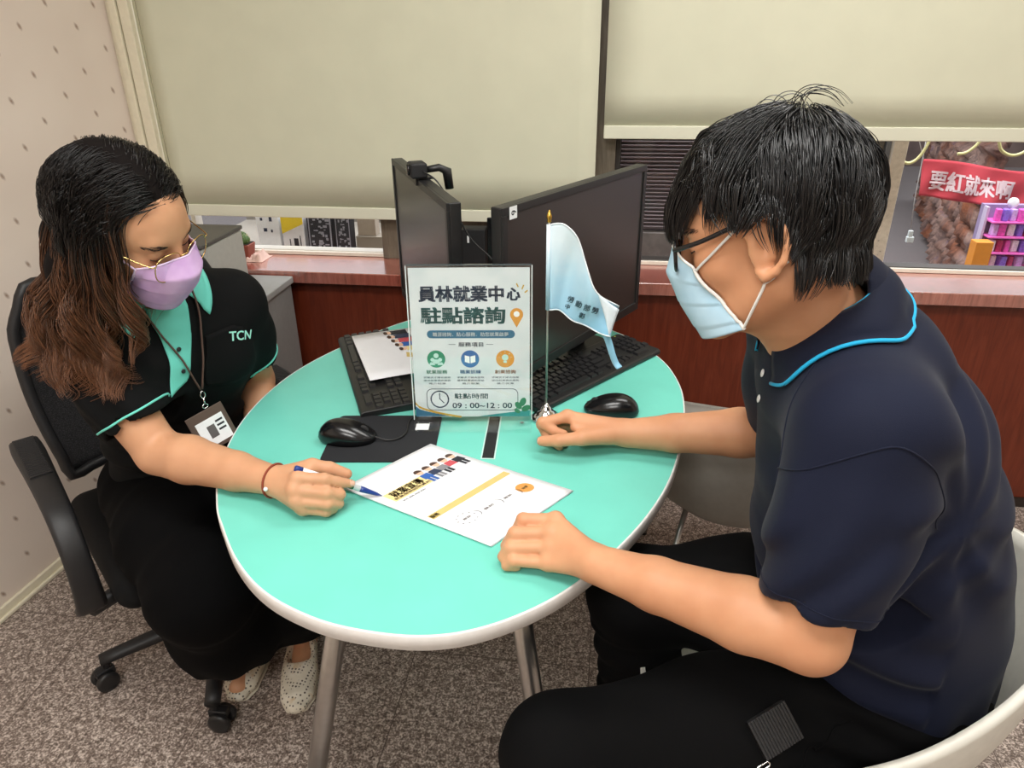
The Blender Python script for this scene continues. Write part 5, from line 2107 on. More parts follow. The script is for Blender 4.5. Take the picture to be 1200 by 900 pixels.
def face_mask(h, field, mat, loop_mat, parent, zt=0.004, zb=-0.112, side=((0.056, 0.074, -0.018), (0.058, 0.036, -0.092)), bridge=0.112, nose=0.130, mid=0.122, chin=0.104, seed=1, ear_z=(0.034, -0.035), pleat=0.0028, ey=0.0):
    nu, nv = 48, 40
    u = np.linspace(-1, 1, nu + 1)
    v = np.linspace(0, 1, nv + 1)
    U, Vv = np.meshgrid(u, v, indexing='ij')
    zc = zt + (zb - zt) * Vv
    yc = np.interp(Vv, [0, 0.28, 0.6, 1.0], [bridge, nose, mid, chin])
    s0, s1 = np.array(side[0]), np.array(side[1])
    S = s0 + (s1 - s0) * Vv[..., None]
    au = np.abs(U)
    ang = au * math.pi / 2
    x = S[..., 0] * np.sin(ang) ** 0.92
    y = S[..., 1] + (yc - S[..., 1]) * np.cos(ang) ** 0.85
    z = zc + (S[..., 2] - zc) * au ** 1.6
    ridge = np.exp(-(U / 0.16) ** 2) * np.interp(Vv, [0, 0.25, 0.5], [0.006, 0.004, 0])
    saw = ((Vv * 3.4 + 0.1) % 1.0)
    pl = pleat * (saw - 0.5) * np.interp(Vv, [0, 0.2, 0.9, 1], [0, 1, 1, 0]) * (0.35 + 0.65 * au)
    y = y + ridge + pl * (1 - 0.5 * au)
    x = x + pl * 0.6 * au
    P = np.stack([x * np.sign(U), y, z], -1).reshape(-1, 3)
    P = P + 0.0012 * np.stack([snoise(P, 60, seed), snoise(P, 60, seed + 1), snoise(P, 60, seed + 2)], 1)
    Pw = h.W(P)
    cen = h.w((0, 0.0, -0.05))
    for _ in range(6):
        d = field.ev(Pw)
        low = d < 0.004
        if not low.any():
            break
        o = Pw[low] - cen
        o /= np.linalg.norm(o, axis=1, keepdims=True)
        Pw[low] += o * (0.004 - d[low])[:, None] * 1.1
    idx = np.arange(len(Pw)).reshape(nu + 1, nv + 1)
    F = np.stack([idx[:-1, :-1], idx[1:, :-1], idx[1:, 1:], idx[:-1, 1:]], -1).reshape(-1, 4)
    o = mesh_np('face_mask', Pw, F, mat, parent)
    md = o.modifiers.new('thickness', 'SOLIDIFY')
    md.thickness, md.offset = 0.0014, 0
    G = Pw.reshape(nu + 1, nv + 1, 3)
    rim = [tuple(p) for p in G[:, 0]]
    b = MB().tube(rim, 0.0016, 6)
    b.build('top_edge', loop_mat, o, smooth=True)
    for i in (0, nu):
        MB().tube([tuple(p) for p in G[i, :]], 0.0022, 6).build('side_edge', loop_mat, o, smooth=True)
        sg = -1 if i == 0 else 1
        for j, ez in ((1, ear_z[0]), (nv - 1, ear_z[1])):
            a = h.local(G[i, j][None])[0]
            e1 = np.array((sg * 0.080, (0.004 if j == 1 else -0.012) + ey, ez))
            pts = [a]
            for t in (0.25, 0.5, 0.75, 1.0):
                pts.append(a + (e1 - a) * t + np.array((sg * 0.004 * math.sin(math.pi * t), 0, 0)))
            pts.append(np.array((sg * 0.077, -0.034 + ey, ez * 0.6)))
            Q = h.W(np.array(spline(pts, 6)))
            d = field.ev(Q)
            for _ in range(3):
                low = field.ev(Q) < 0.0022
                if low.any():
                    Q[low] = snap(field, Q[low], 0.0024, 2)
            MB().tube([tuple(p) for p in Q], 0.0017, 8).build('ear_loop', loop_mat, o, smooth=True)
    return o


def glasses(h, field, rim_mat, parent, lens_mat, y=0.112, z=0.0, w=0.026, hh=0.019, r=0.0019, temple_r=0.0022, cx=0.034, full=True, power=3.0, tilt=0.10, ey=0.0):
    root = None
    nk = 40
    for sg in (-1, 1):
        P = []
        for k in range(nk):
            a = 2 * math.pi * k / nk
            c, s_ = math.cos(a), math.sin(a)
            q = (abs(c) ** power + abs(s_) ** power) ** (-1 / power)
            X, Z = w * c * q, hh * s_ * q
            P.append((sg * (cx + X), y - 0.16 * abs(X + 0.01 if X > -0.01 else 0) - tilt * (0 - Z) * -1 + 0, z + Z))
        Pw = h.W(np.array(P))
        rm = MB().tube([tuple(p) for p in Pw], r, 8, closed=True).build('glasses_rim' if root else 'glasses', rim_mat, parent if root is None else root, smooth=True)
        if root is None:
            root = rm
        b = MB()
        vs = [b.b.verts.new(tuple(p)) for p in Pw]
        b.b.faces.new(vs)
        b.build('lens', lens_mat, root)
        out = np.array((sg * (cx + w - 0.001), y - 0.16 * (w + 0.01) + 0.0, z + hh * 0.55))
        pts = [out, out + np.array((sg * 0.007, -0.006, 0.001)), np.array((sg * 0.077, 0.055 + ey, z + 0.018)), np.array((sg * 0.080, 0.014 + ey, z + 0.030)), np.array((sg * 0.081, -0.016 + ey, z + 0.036)), np.array((sg * 0.078, -0.036 + ey, z + 0.012))]
        Q = h.W(np.array(spline(pts, 6)))
        for _ in range(3):
            low = field.ev(Q) < temple_r + 0.0005
            if low.any():
                Q[low] = snap(field, Q[low], temple_r + 0.0006, 2)
        MB().tube([tuple(p) for p in Q], temple_r, 8).build('temple', rim_mat, root, smooth=True)
    br = [(-(cx - w * 0.93), y - 0.001, z + hh * 0.45), (-0.004, y + 0.003, z + hh * 0.6), (0.004, y + 0.003, z + hh * 0.6), (cx - w * 0.93, y - 0.001, z + hh * 0.45)]
    MB().tube([tuple(p) for p in h.W(np.array(spline(br, 5)))], r, 8).build('bridge', rim_mat, root, smooth=True)
    return root


def brows(h, field, parent, mat, n=60, seed=5):
    rng = np.random.default_rng(seed)
    for sg in (-1, 1):
        P = []
        for k in range(n):
            u = rng.uniform(0, 1)
            p = np.array((sg * (0.016 + 0.034 * u), 0.090 - 0.014 * u * u, 0.023 + 0.003 * math.sin(u * 2.6) + rng.uniform(-0.002, 0.002)))
            d = np.array((sg * 0.008, -0.002 * u, 0.0015))
            P.append([p, p + d * 0.5, p + d])
        W_ = h.W(np.array(P).reshape(-1, 3))
        W_ = snap(field, W_, 0.0006, 4)
        strands_mesh('eyebrow', W_.reshape(n, 3, 3), 0.0004, M['brow'], parent)
        L = []
        for k in range(9):
            u = k / 8
            L.append((sg * (0.0185 + 0.027 * u), 0.0925 - 0.006 * (2 * u - 1) ** 2 - 0.003 * u, 0.0005 - 0.004 * math.sin(math.pi * u)))
        Q = snap(field, h.W(np.array(L)), 0.0003, 4)
        MB().tube([tuple(p) for p in Q], 0.0008, 6).build('eyelash_line', mat, parent, smooth=True)
# ------------------------------------------------------------------ the seated man (right)
man = None
HM = Head((0.184, 0.868, 1.236), np.array(((0.2578, -0.9395, -0.2255), (0.9642, 0.2352, 0.1221), (-0.0617, -0.2489, 0.9666))), 0.965)
fb = Field(0.02)
HM.build(fb, ey=0.012)
nb_ = np.array((0.285, 0.925, 1.09))
fb.sweep([HM.w((0, -0.028, -0.035)), (0.225, 0.885, 1.15), nb_], [0.056, 0.058, 0.070], [0.060, 0.060, 0.070], (0.2, 1, 0), 0.03)
shL, shR = np.array((0.300, 0.760, 1.035)), np.array((0.300, 1.100, 1.035))
elL, elR = np.array((0.260, 0.690, 0.796)), np.array((0.325, 1.185, 0.800))
wrL, wrR = np.array((0.006, 0.800, 0.786)), np.array((0.052, 1.190, 0.777))
fb.chain([nb_, (0.34, 0.93, 1.0), (0.42, 0.93, 0.8), (0.45, 0.93, 0.56)], [0.06, 0.10, 0.11, 0.11], 0.03)
fb.chain([nb_ + np.array((0.02, 0, -0.05)), shL], [0.05, 0.05], 0.03).chain([nb_ + np.array((0.02, 0, -0.05)), shR], [0.05, 0.05], 0.03)


def arm(f, sh, el, wr, ru, rf, rw, k=0.010):
    mid = el + (wr - el) * 0.28
    f.chain([sh, sh + (el - sh) * 0.5, el], [ru * 1.05, ru, ru * 0.86], k)
    f.chain([el, mid, el + (wr - el) * 0.7, wr], [rf * 0.96, rf, rf * 0.78, rw], k)


arm(fb, shL, elL, wrL, 0.050, 0.0455, 0.0275)
arm(fb, shR, elR, wrR, 0.050, 0.0445, 0.0270)
LF = [[(-0.060, 0.876, 0.800), (-0.1085, 0.877, 0.796), (-0.120, 0.873, 0.774), (-0.108, 0.869, 0.757)],
      [(-0.065, 0.855, 0.793), (-0.1180, 0.855, 0.786), (-0.130, 0.853, 0.765), (-0.116, 0.852, 0.750)],
      [(-0.0635, 0.838, 0.780), (-0.1225, 0.840, 0.772), (-0.133, 0.838, 0.756), (-0.118, 0.838, 0.749)],
      [(-0.067, 0.822, 0.764), (-0.1170, 0.826, 0.760), (-0.127, 0.826, 0.750), (-0.112, 0.827, 0.748)]]
LT = [(-0.012, 0.846, 0.775), (-0.048, 0.880, 0.768), (-0.083, 0.884, 0.757), (-0.107, 0.880, 0.751)]
add_hand(fb, wrL, 0.030, LF, LT, 0.0096)
RF = [[(-0.064, 1.198, 0.800), (-0.109, 1.183, 0.793), (-0.087, 1.176, 0.780), (-0.068, 1.176, 0.775)],
      [(-0.062, 1.213, 0.790), (-0.112, 1.203, 0.778), (-0.100, 1.182, 0.764), (-0.080, 1.172, 0.757)],
      [(-0.056, 1.223, 0.776), (-0.104, 1.216, 0.763), (-0.096, 1.190, 0.753), (-0.076, 1.172, 0.750)],
      [(-0.048, 1.229, 0.763), (-0.090, 1.225, 0.753), (-0.084, 1.200, 0.7495), (-0.066, 1.184, 0.7495)]]
RT = [(0.012, 1.174, 0.778), (-0.034, 1.150, 0.784), (-0.077, 1.147, 0.777), (-0.108, 1.154, 0.770)]
add_hand(fb, wrR, 0.030, RF, RT, 0.0099)
hipL, hipR = np.array((0.43, 0.835, 0.520)), np.array((0.43, 1.030, 0.555))
knL, knR = np.array((-0.035, 0.700, 0.525)), np.array((0.070, 0.985, 0.580))
anL, anR = np.array((0.00, 0.690, 0.095)), np.array((0.130, 1.020, 0.095))
fb.chain([(0.45, 0.93, 0.56), hipL, knL, anL], [0.1, 0.075, 0.05, 0.035], 0.03).chain([(0.45, 0.93, 0.56), hipR, knR, anR], [0.1, 0.075, 0.05, 0.035], 0.03)
for an in (anL, anR):
    fb.cone(an, an + np.array((-0.12, -0.01, -0.06)), 0.032, 0.022, 0.02)
man = fb.obj('person', 0.003, M['skin_man'])
tag(man, 'man in a navy polo shirt and blue face mask, leaning over the table', 'person')
nails(man, [((-0.108, 1.154, 0.770), (-0.25, -0.75, 0.55), (-1, 0.1, 0))], 0.0088)
brows(HM, fb, man, M['lash'])

# trousers
M['trousers_m'] = fabric_mat('black_trouser_cloth', '060607', 0.85, 700, 0.2, 0.0, 0.06, 0.12)
ft = Field(0.05)
ft.ell((0.46, 0.93, 0.545), (0.15, 0.195, 0.125))
for hp, kn, an, wd in ((hipL, knL, anL, 1.0), (hipR, knR, anR, 0.97)):
    ft.chain([hp, hp + (kn - hp) * 0.5 + np.array((0, 0, 0.006)), kn], [0.108 * wd, 0.098 * wd, 0.078 * wd], 0.05)
    ft.chain([kn, kn + (an - kn) * 0.45, an], [0.080 * wd, 0.076 * wd, 0.062 * wd], 0.03)


def trouser_warp(P):
    a = snoise(P, 22, 31) * 0.0035 + snoise(P * np.array((1, 2.2, 1)), 34, 32) * 0.0022
    m = np.exp(-((P[:, 0] - 0.36) / 0.10) ** 2)
    a += m * 0.005 * np.sin((P[:, 0] * 0.5 + P[:, 2] * 1.2 + P[:, 1] * 0.4) * 95 + 2 * np.sin(P[:, 1] * 19))
    mk = np.exp(-((P[:, 0] + 0.0) / 0.08) ** 2) * (P[:, 2] < 0.53)
    a += mk * 0.004 * np.sin(P[:, 2] * 110 + 3 * P[:, 1] * 10)
    return a


ft.warp = trouser_warp
for an in (anL, anR):
    ft.half(an + np.array((0, 0, -0.01)), (0, 0, -1), 0.004) if False else None
tro = ft.obj('trousers', 0.005, M['trousers_m'], man)
stitched('pocket_seam', ft, [(0.36, 0.745, 0.60), (0.30, 0.735, 0.57), (0.24, 0.735, 0.53), (0.20, 0.73, 0.49)], 0.0012, M['trousers_m'], tro, 0.0005)
M['shoe_black'] = plain('black_shoe', '19191b', 0.4)
for an in (anL, anR):
    fs = Field(0.02)
    fs.cone(an + np.array((0.02, 0, -0.05)), an + np.array((-0.06, -0.005, -0.055)), 0.038, 0.04)
    fs.cone(an + np.array((-0.06, -0.005, -0.055)), an + np.array((-0.17, -0.012, -0.066)), 0.04, 0.028)
    fs.half((0, 0, 0.002), (0, 0, -1))
    fs.obj('shoe', 0.005, M['shoe_black'], man)

# polo shirt
M['navy'] = fabric_mat('navy_pique', '10162b', 0.8, 1100, 0.35, 0.05)
fp = Field(0.05)
LATM = [(0.0, 1, 0)] * 7
fp.sweep([(0.455, 0.93, 0.53), (0.440, 0.93, 0.66), (0.400, 0.93, 0.80), (0.365, 0.93, 0.95), (0.325, 0.93, 1.03), (0.300, 0.927, 1.090), (0.280, 0.922, 1.132)],
         [0.190, 0.188, 0.195, 0.195, 0.165, 0.095, 0.075], [0.150, 0.166, 0.166, 0.140, 0.108, 0.085, 0.078], LATM, 0.04)
for sh, el in ((shL, elL), (shR, elR)):
    ax = (el - sh)
    fp.chain([np.array((0.33, 0.93, 1.03)), sh + np.array((0.004, 0, 0.004))], [0.092, 0.072], 0.05)
    fp.chain([sh, sh + ax * 0.45, sh + ax * 0.80], [0.074, 0.071, 0.066], 0.05)
# open sleeve ends and neck
for sh, el, wr in ((shL, elL, wrL), (shR, elR, wrR)):
    ax = (el - sh)
    d = ax / np.linalg.norm(ax)
    fp.cone(sh + ax * 0.74, sh + ax * 1.05, 0.058, 0.062, 0.004, 's')
    c = sh + ax * 0.82
    fp.add((lambda P, c=c, d=d: np.maximum(-((P - c) @ d), np.linalg.norm(P - c, axis=1) - 0.16)), c, 0.17, 0.004, 's')
fp.cone((0.282, 0.923, 1.10), (0.20, 0.87, 1.21), 0.067, 0.075, 0.008, 's')


def polo_warp(P):
    a = snoise(P, 16, 41) * 0.005 + snoise(P, 38, 42) * 0.0012
    # folds fanning from the near armpit and down the side
    q = P - np.array((0.40, 0.80, 0.93))
    r = np.linalg.norm(q, axis=1)
    th = np.arctan2(q[:, 2], q[:, 0] + 0.4 * q[:, 1])
    a += 0.0060 * np.sin(th * 9 + 1.2 * np.sin(r * 22)) * np.exp(-((r - 0.14) / 0.07) ** 2) * np.clip(r / 0.06 - 0.4, 0, 1)
    # slanting pulls on the sleeve
    s = (P[:, 0] * 0.9 + P[:, 2] * -0.45 - P[:, 1] * 0.5)
    ms = np.exp(-((P[:, 1] - 0.70) / 0.07) ** 2) * np.exp(-((P[:, 2] - 0.90) / 0.10) ** 2)
    a += 0.0058 * ms * np.sin(s * 95 + 1.5 * np.sin(P[:, 2] * 25))
    # bunching at the belly
    mb = np.exp(-((P[:, 2] - 0.66) / 0.09) ** 2) * (P[:, 0] < 0.45)
    a += 0.0075 * mb * np.sin(P[:, 2] * 75 + 4 * P[:, 1] + 1.5 * np.sin(P[:, 1] * 30))
    mh = np.exp(-((P[:, 2] - 0.58) / 0.05) ** 2)
    a += 0.004 * mh * np.sin(P[:, 0] * 60 + P[:, 1] * 70)
    return a


fp.warp = polo_warp
polo = fp.obj('polo_shirt', 0.0042, M['navy'], man)
M['cyan'] = fabric_mat('bright_cyan_trim', '22a8d8', 0.7, 900, 0.1, 0.1)
M['teal_in'] = fabric_mat('teal_collar_band', '0f6f86', 0.8, 900, 0.1, 0.1)
upc = np.array((-0.42, -0.16, 0.89))
upc /= np.linalg.norm(upc)
bk = np.array((0.90, 0.1, 0.42))
bk = bk - upc * (bk @ upc)
bk /= np.linalg.norm(bk)
lt = np.cross(upc, bk)
co_, CG = collar('collar', fp, (0.274, 0.917, 1.134), upc, bk, lt, 0.068, 0.028, 0.114, 0.018, 20, M['navy'], polo, M['cyan'], 0.0026, 0.03)
stitched('shoulder_seam', fp, [(0.27, 0.83, 1.09), (0.265, 0.79, 1.06), (0.262, 0.765, 1.02), (0.258, 0.75, 0.98)], 0.0009, M['navy'], polo, 0.0004)
stitched('armhole_seam', fp, [(0.235, 0.76, 0.98), (0.262, 0.715, 1.03), (0.30, 0.70, 1.06), (0.345, 0.705, 1.03), (0.375, 0.72, 0.98), (0.39, 0.735, 0.93)], 0.0011, M['navy'], polo, 0.0004)
ax = elL - shL
d_ = ax / np.linalg.norm(ax)
u_ = np.cross(d_, (0, 1, 0))
u_ /= np.linalg.norm(u_)
w_ = np.cross(d_, u_)
for fr_, rr_ in ((0.765, 0.07),):
    ring_ = [sh_ for sh_ in [shL + ax * fr_ + (u_ * math.cos(2 * math.pi * k / 24) + w_ * math.sin(2 * math.pi * k / 24)) * rr_ for k in range(25)]]
    stitched('sleeve_hem_seam', fp, ring_, 0.0007, M['navy'], polo, 0.0003, n=3)
for p in ((0.185, 0.90, 1.045), (0.195, 0.905, 1.0)):
    q = snap(fp, np.array([p]), 0.001)[0]
    bt = MB().lathe([(0.0052, 0), (0.0056, 0.0012), (0.004, 0.002)], (0, 0, 0), 16).build('button', M['white_card'], polo, smooth=True)
    bt.data.transform(Matrix.Translation(q) @ Matrix.Rotation(math.radians(-80), 4, 'Y'))

# eyewear and mask
M['lens'] = clear_mat('spectacle_lens', (1, 1, 1), 0.03, 0.3)
M['spec_black'] = plain('black_acetate', '121214', 0.25)
glasses(HM, fb, M['spec_black'], man, M['lens'], y=0.110, z=-0.002, w=0.026, hh=0.018, r=0.0023, temple_r=0.0028, ey=0.012)


def mask_mat(name, c, c2):
    t = NT(name)
    v = t.coord()
    n = t.noise(v, 30, 3)
    n2 = t.noise(v, 1500, 1)
    col = t.ramp(n, [(0.35, lin(c)), (0.65, lin(c2))])
    t.bump(n2, 0.15, 0.0004)
    return t.set(col, 0.8, spec=0.2)


M['loop'] = plain('white_elastic', 'e8e6e2', 0.7)
face_mask(HM, fb, mask_mat('pale_blue_mask', 'a8cde2', 'b8d8ea'), M['loop'], man, side=((0.050, 0.080, -0.022), (0.058, 0.036, -0.100)), zb=-0.116, nose=0.128, mid=0.119, chin=0.098, seed=3, ey=0.012)

# hair: under-layer and strands
M['hair_black'] = hair_mat('black_hair', '0a090a', '100e10', 0.7, 0.28)
fh = Field(0.02)
fh.ell(HM.w((0, -0.015, 0.050)), np.array((0.081, 0.101, 0.090)) * HM.s, HM.R)
fh.ell(HM.w((0, -0.045, 0.0)), np.array((0.064, 0.052, 0.062)) * HM.s, HM.R, 0.03)
fh.half(HM.w((0, 0.078, 0.050)), HM.R @ np.array((0, 0.72, -0.69)), 0.01)
for sg in (-1, 1):
    fh.ell(HM.w((sg * 0.088, -0.006, -0.018)), np.array((0.028, 0.030, 0.040)) * HM.s, HM.R, 0.01, 's')
    fh.ell(HM.w((sg * 0.06, 0.05, -0.03)), np.array((0.05, 0.045, 0.055)) * HM.s, HM.R, 0.01, 's')
hair = fh.obj('hair', 0.0045, plain('hair_under_layer', '0a090a', 0.85, spec=0.15), man)  # under-layer in the same black as the strand roots
rg = np.random.default_rng(21)


def scalp(n, rng, keep):
    out = []
    while len(out) < n:
        v = rng.normal(size=(4000, 3))
        v /= np.linalg.norm(v, axis=1, keepdims=True)
        p = np.array((0, -0.014, 0.048)) + v * np.array((0.076, 0.096, 0.085))
        low = p[:, 2] < 0.0
        p[low, 1] = p[low, 1] * 0.98
        k = keep(p)
        out.extend(p[k])
    return np.array(out[:n])


def man_keep(p):
    hairline = np.where(p[:, 1] > 0.03, 0.066 - 0.2 * np.maximum(0, 0.075 - p[:, 1]), np.where(p[:, 1] > -0.03, 0.030, -0.035))
    return p[:, 2] > hairline


def lf(P):
    return fb.ev(P)


class HeadOnly:
    """collision with head and ears only, fast"""

    def __init__(s, h, extra=None):
        s.h, s.extra = h, extra

    def __call__(s, P):
        q = s.h.local(P)

        def el(c, r):
            a = (q - np.array(c)) / np.array(r)
            k0 = np.linalg.norm(a, axis=1)
            k1 = np.linalg.norm(a / np.array(r), axis=1)
            return k0 * (k0 - 1) / np.maximum(k1, 1e-9)
        d = np.minimum(el((0, -0.012, 0.045), (0.0765, 0.098, 0.086)), el((0, 0.026, -0.028), (0.062, 0.070, 0.084)))
        d = np.minimum(d, el((0, 0.045, 0.03), (0.062, 0.052, 0.06)))
        for sg in (-1, 1):
            d = np.minimum(d, el((sg * 0.083, -0.004, 0.0), (0.009, 0.020, 0.034)))
        d = d * s.h.s
        if s.extra is not None:
            d = np.minimum(d, s.extra(P))
        return d


def neck_m(P):
    a, b = HM.w((0, -0.03, -0.04)), nb_
    ab = b - a
    t = np.clip((P - a) @ ab / (ab @ ab), 0, 1)
    return np.linalg.norm(P - a - t[:, None] * ab, axis=1) - 0.062


hcol = HeadOnly(HM, neck_m)
crown = HM.w((0.01, -0.055, 0.125))
up_h = HM.R[:, 2]


def flow_m(P, i):
    q = HM.local(P)
    D = q - np.array((0.01, -0.05, 0.15))
    D[:, 2] = D[:, 2] * 0.75
    D /= np.maximum(np.linalg.norm(D, axis=1, keepdims=True), 1e-6)
    side = (np.abs(q[:, 0]) > 0.055)[:, None]
    D = D + np.where(side, np.array((0, 0.10, -0.5)), np.array((0, 0.10, -0.10)))
    fr = (q[:, 1] > 0.06)[:, None]
    D = D + np.where(fr, np.stack([-0.3 * np.sign(q[:, 0]) * (np.abs(q[:, 0]) > 0.02), 0.0 * q[:, 0], -0.9 + 0 * q[:, 0]], 1), 0)
    return D @ HM.R.T


def man_hair(n, seed, lmul, gapmul, rad):
    rng = np.random.default_rng(seed)
    R_ = scalp(n, rng, man_keep)
    nb2 = n // 6
    low_ = scalp(nb2, rng, lambda p: (p[:, 1] < -0.035) & (p[:, 2] < 0.03) & (p[:, 2] > -0.037))
    R_[:nb2] = low_
    top = np.clip((R_[:, 2] - 0.02) / 0.10, 0, 1)
    front = np.clip((R_[:, 1] - 0.0) / 0.07, 0, 1)
    L = (0.052 + 0.040 * top + 0.012 * front) * rng.uniform(0.75, 1.15, n) * lmul
    L = np.where((R_[:, 1] > 0.0) & (np.abs(R_[:, 0]) > 0.045) & (R_[:, 2] < 0.085), L * 0.62, L)
    L = np.where((np.abs(R_[:, 0]) > 0.05) & (R_[:, 1] > -0.045) & (R_[:, 1] < 0.03) & (R_[:, 2] < 0.09), L * 0.72, L)
    backl = (R_[:, 1] < -0.05)
    L = np.where(backl, L * 1.0, L)
    gap = (0.004 + (0.008 + 0.005 * top + 0.006 * front) * rng.uniform(0, 1, n) ** 0.8 * gapmul)
    nrm = (R_ - np.array((0, -0.012, 0.04))) / np.array((0.076, 0.097, 0.086)) ** 2
    nrm /= np.linalg.norm(nrm, axis=1, keepdims=True)
    d0 = flow_m(HM.W(R_), 0) + (nrm @ HM.R.T) * 0.5
    # clumping: neighbours share a bend
    steps = 18
    cl = rng.normal(size=(90, 3))
    cp = scalp(90, rng, man_keep)
    near = ((R_[:, None] - cp[None]) ** 2).sum(2).argmin(1)
    bias = cl[near] * 0.26
    P = grow(HM.W(R_), d0, steps, L / steps, hcol, lambda P, i: flow_m(P, i) + bias, gap, 0.25, 0.70, rng, 0.05, pull=(HM.w((0, 0, 0.0)), 38.0, 99))
    # draw lock tips together
    tips = P.mean(0, keepdims=True) * 0
    for c in range(90):
        m = near == c
        if m.sum() < 3:
            continue
        mean = P[m].mean(0)
        t = np.linspace(0, 1, steps + 1)[:, None] ** 1.6
        P[m] = P[m] * (1 - 0.55 * t) + mean[None] * 0.55 * t
    return strands_mesh('hair_strands', P, rng.uniform(0.6, 1.1, n) * rad, M['hair_black'], hair)


man_hair(6500, 51, 1.0, 1.0, 0.00075)
# stray arcs over the crown
rng_ = np.random.default_rng(8)
SP_ = []
for k in range(12):
    a = np.array((rng_.uniform(-0.025, 0.02), -0.035 + rng_.uniform(-0.02, 0.02), 0.134))
    L = rng_.uniform(0.040, 0.062)
    sgn = -1 if k < 9 else 0.8
    hh = rng_.uniform(0.016, 0.027)
    dxs = rng_.uniform(-0.012, 0.012)
    pts = [a + np.array((dxs * q / 5, sgn * L * (1 - math.cos(q / 5 * 2.6)) / 1.8, hh * math.sin(q / 5 * 2.9) - 0.012 * (q / 5) ** 2)) for q in range(6)]
    SP_.append(np.array(spline(pts, 4)))
strands_mesh('stray_strands', HM.W(np.array(SP_).reshape(-1, 3)).reshape(12, -1, 3), 0.0006, M['hair_black'], hair)

# ribbed pouch sticking out of his trouser pocket, on a small steel clip
pc = np.array((0.240, 0.716, 0.602))
q = snap(ft, np.array([pc]), 0.006)[0]
pz_ = np.stack([ft.ev(q[None] + v) - ft.ev(q[None] - v) for v in np.eye(3) * 0.003], 1)[0]
pz_ = Vector(pz_).normalized()
px_ = Vector((0.86, 0.28, 0.42))
px_ = (px_ - pz_ * px_.dot(pz_)).normalized()
py_ = pz_.cross(px_)
PM = Matrix((tuple(px_) + (0,), tuple(py_) + (0,), tuple(pz_) + (0,), (0, 0, 0, 1))).transposed()
PM.translation = q
pg = empty('ribbed_pouch', tuple(q), 0, 'small dark ribbed pouch sticking out of the trouser pocket of the man', 'pouch')
b = MB()
for k in range(14):
    x0 = -0.030 + k * 0.0043
    b.bx((x0, -0.026, -0.004), (x0 + 0.0034, 0.026, 0.005))
b.bx((-0.030, -0.026, -0.005), (0.0302, 0.026, 0.0035))
for v in b.b.verts:
    v.co = PM @ v.co
b.build('ribbed_body', plain('dark_grey_rubber', '232325', 0.5), pg, bevel=0.0008)
b = MB().tube([PM @ Vector(p) for p in [(-0.046, -0.026, 0.004), (-0.030, -0.026, 0.004), (-0.028, -0.029, 0.004), (-0.030, -0.032, 0.004), (-0.046, -0.032, 0.004), (-0.048, -0.029, 0.004)]], 0.0011, 8, closed=True)
b.build('steel_clip', M['polished'], pg, smooth=True)
# ------------------------------------------------------------------ the seated woman (left)
def tilt_head(Rm, deg):
    a = math.radians(deg)
    r, f, u = Rm[:, 0], Rm[:, 1], Rm[:, 2]
    return np.stack([r, f * math.cos(a) - u * math.sin(a), u * math.cos(a) + f * math.sin(a)], 1)


R0 = np.array(((-0.2073, 0.9555, 0.2098), (-0.9624, -0.1608, -0.2188), (-0.1753, -0.2473, 0.9529)))
HW = Head((-0.795, 1.095, 1.165), tilt_head(R0, 8), 0.985)
wb = Field(0.02)
HW.build(wb, True)
fwd_w = np.array((0.85, -0.52, 0.0))
fwd_w /= np.linalg.norm(fwd_w)
rt_w = np.array((fwd_w[1], -fwd_w[0], 0.0))
nbw = np.array((-0.838, 1.175, 1.030))
wb.chain([HW.w((0, -0.028, -0.04)), nbw], [0.050, 0.056], 0.025)
wsR, wsL = np.array((-0.905, 1.055, 0.955)), np.array((-0.752, 1.300, 0.965))
weR, weL = np.array((-0.795, 1.035, 0.768)), np.array((-0.792, 1.415, 0.735))
wwR, wwL = np.array((-0.540, 0.957, 0.779)), np.array((-0.715, 1.245, 0.625))
ctr = np.array((-0.84, 1.19, 0.95))
wb.chain([nbw, (-0.865, 1.22, 0.90), (-0.92, 1.29, 0.70), (-0.94, 1.31, 0.52)], [0.055, 0.085, 0.085, 0.09], 0.03)
wb.chain([ctr, wsR], [0.05, 0.045], 0.03).chain([ctr, wsL], [0.05, 0.045], 0.03)
arm(wb, wsR, weR, wwR, 0.0455, 0.0425, 0.0250)
arm(wb, wsL, weL, wwL, 0.0440, 0.0390, 0.0245)
WF = [[(-0.480, 0.928, 0.806), (-0.438, 0.934, 0.804), (-0.421, 0.944, 0.794), (-0.405, 0.956, 0.784)],
      [(-0.483, 0.916, 0.791), (-0.431, 0.920, 0.787), (-0.415, 0.934, 0.776), (-0.426, 0.953, 0.770)],
      [(-0.478, 0.909, 0.775), (-0.429, 0.914, 0.771), (-0.418, 0.930, 0.761), (-0.434, 0.948, 0.757)],
      [(-0.471, 0.911, 0.760), (-0.434, 0.915, 0.755), (-0.428, 0.929, 0.750), (-0.444, 0.944, 0.750)]]
WT = [(-0.508, 0.962, 0.792), (-0.470, 0.963, 0.808), (-0.443, 0.970, 0.802), (-0.416, 0.974, 0.790)]
add_hand(wb, wwR, 0.028, WF, WT, 0.0094)
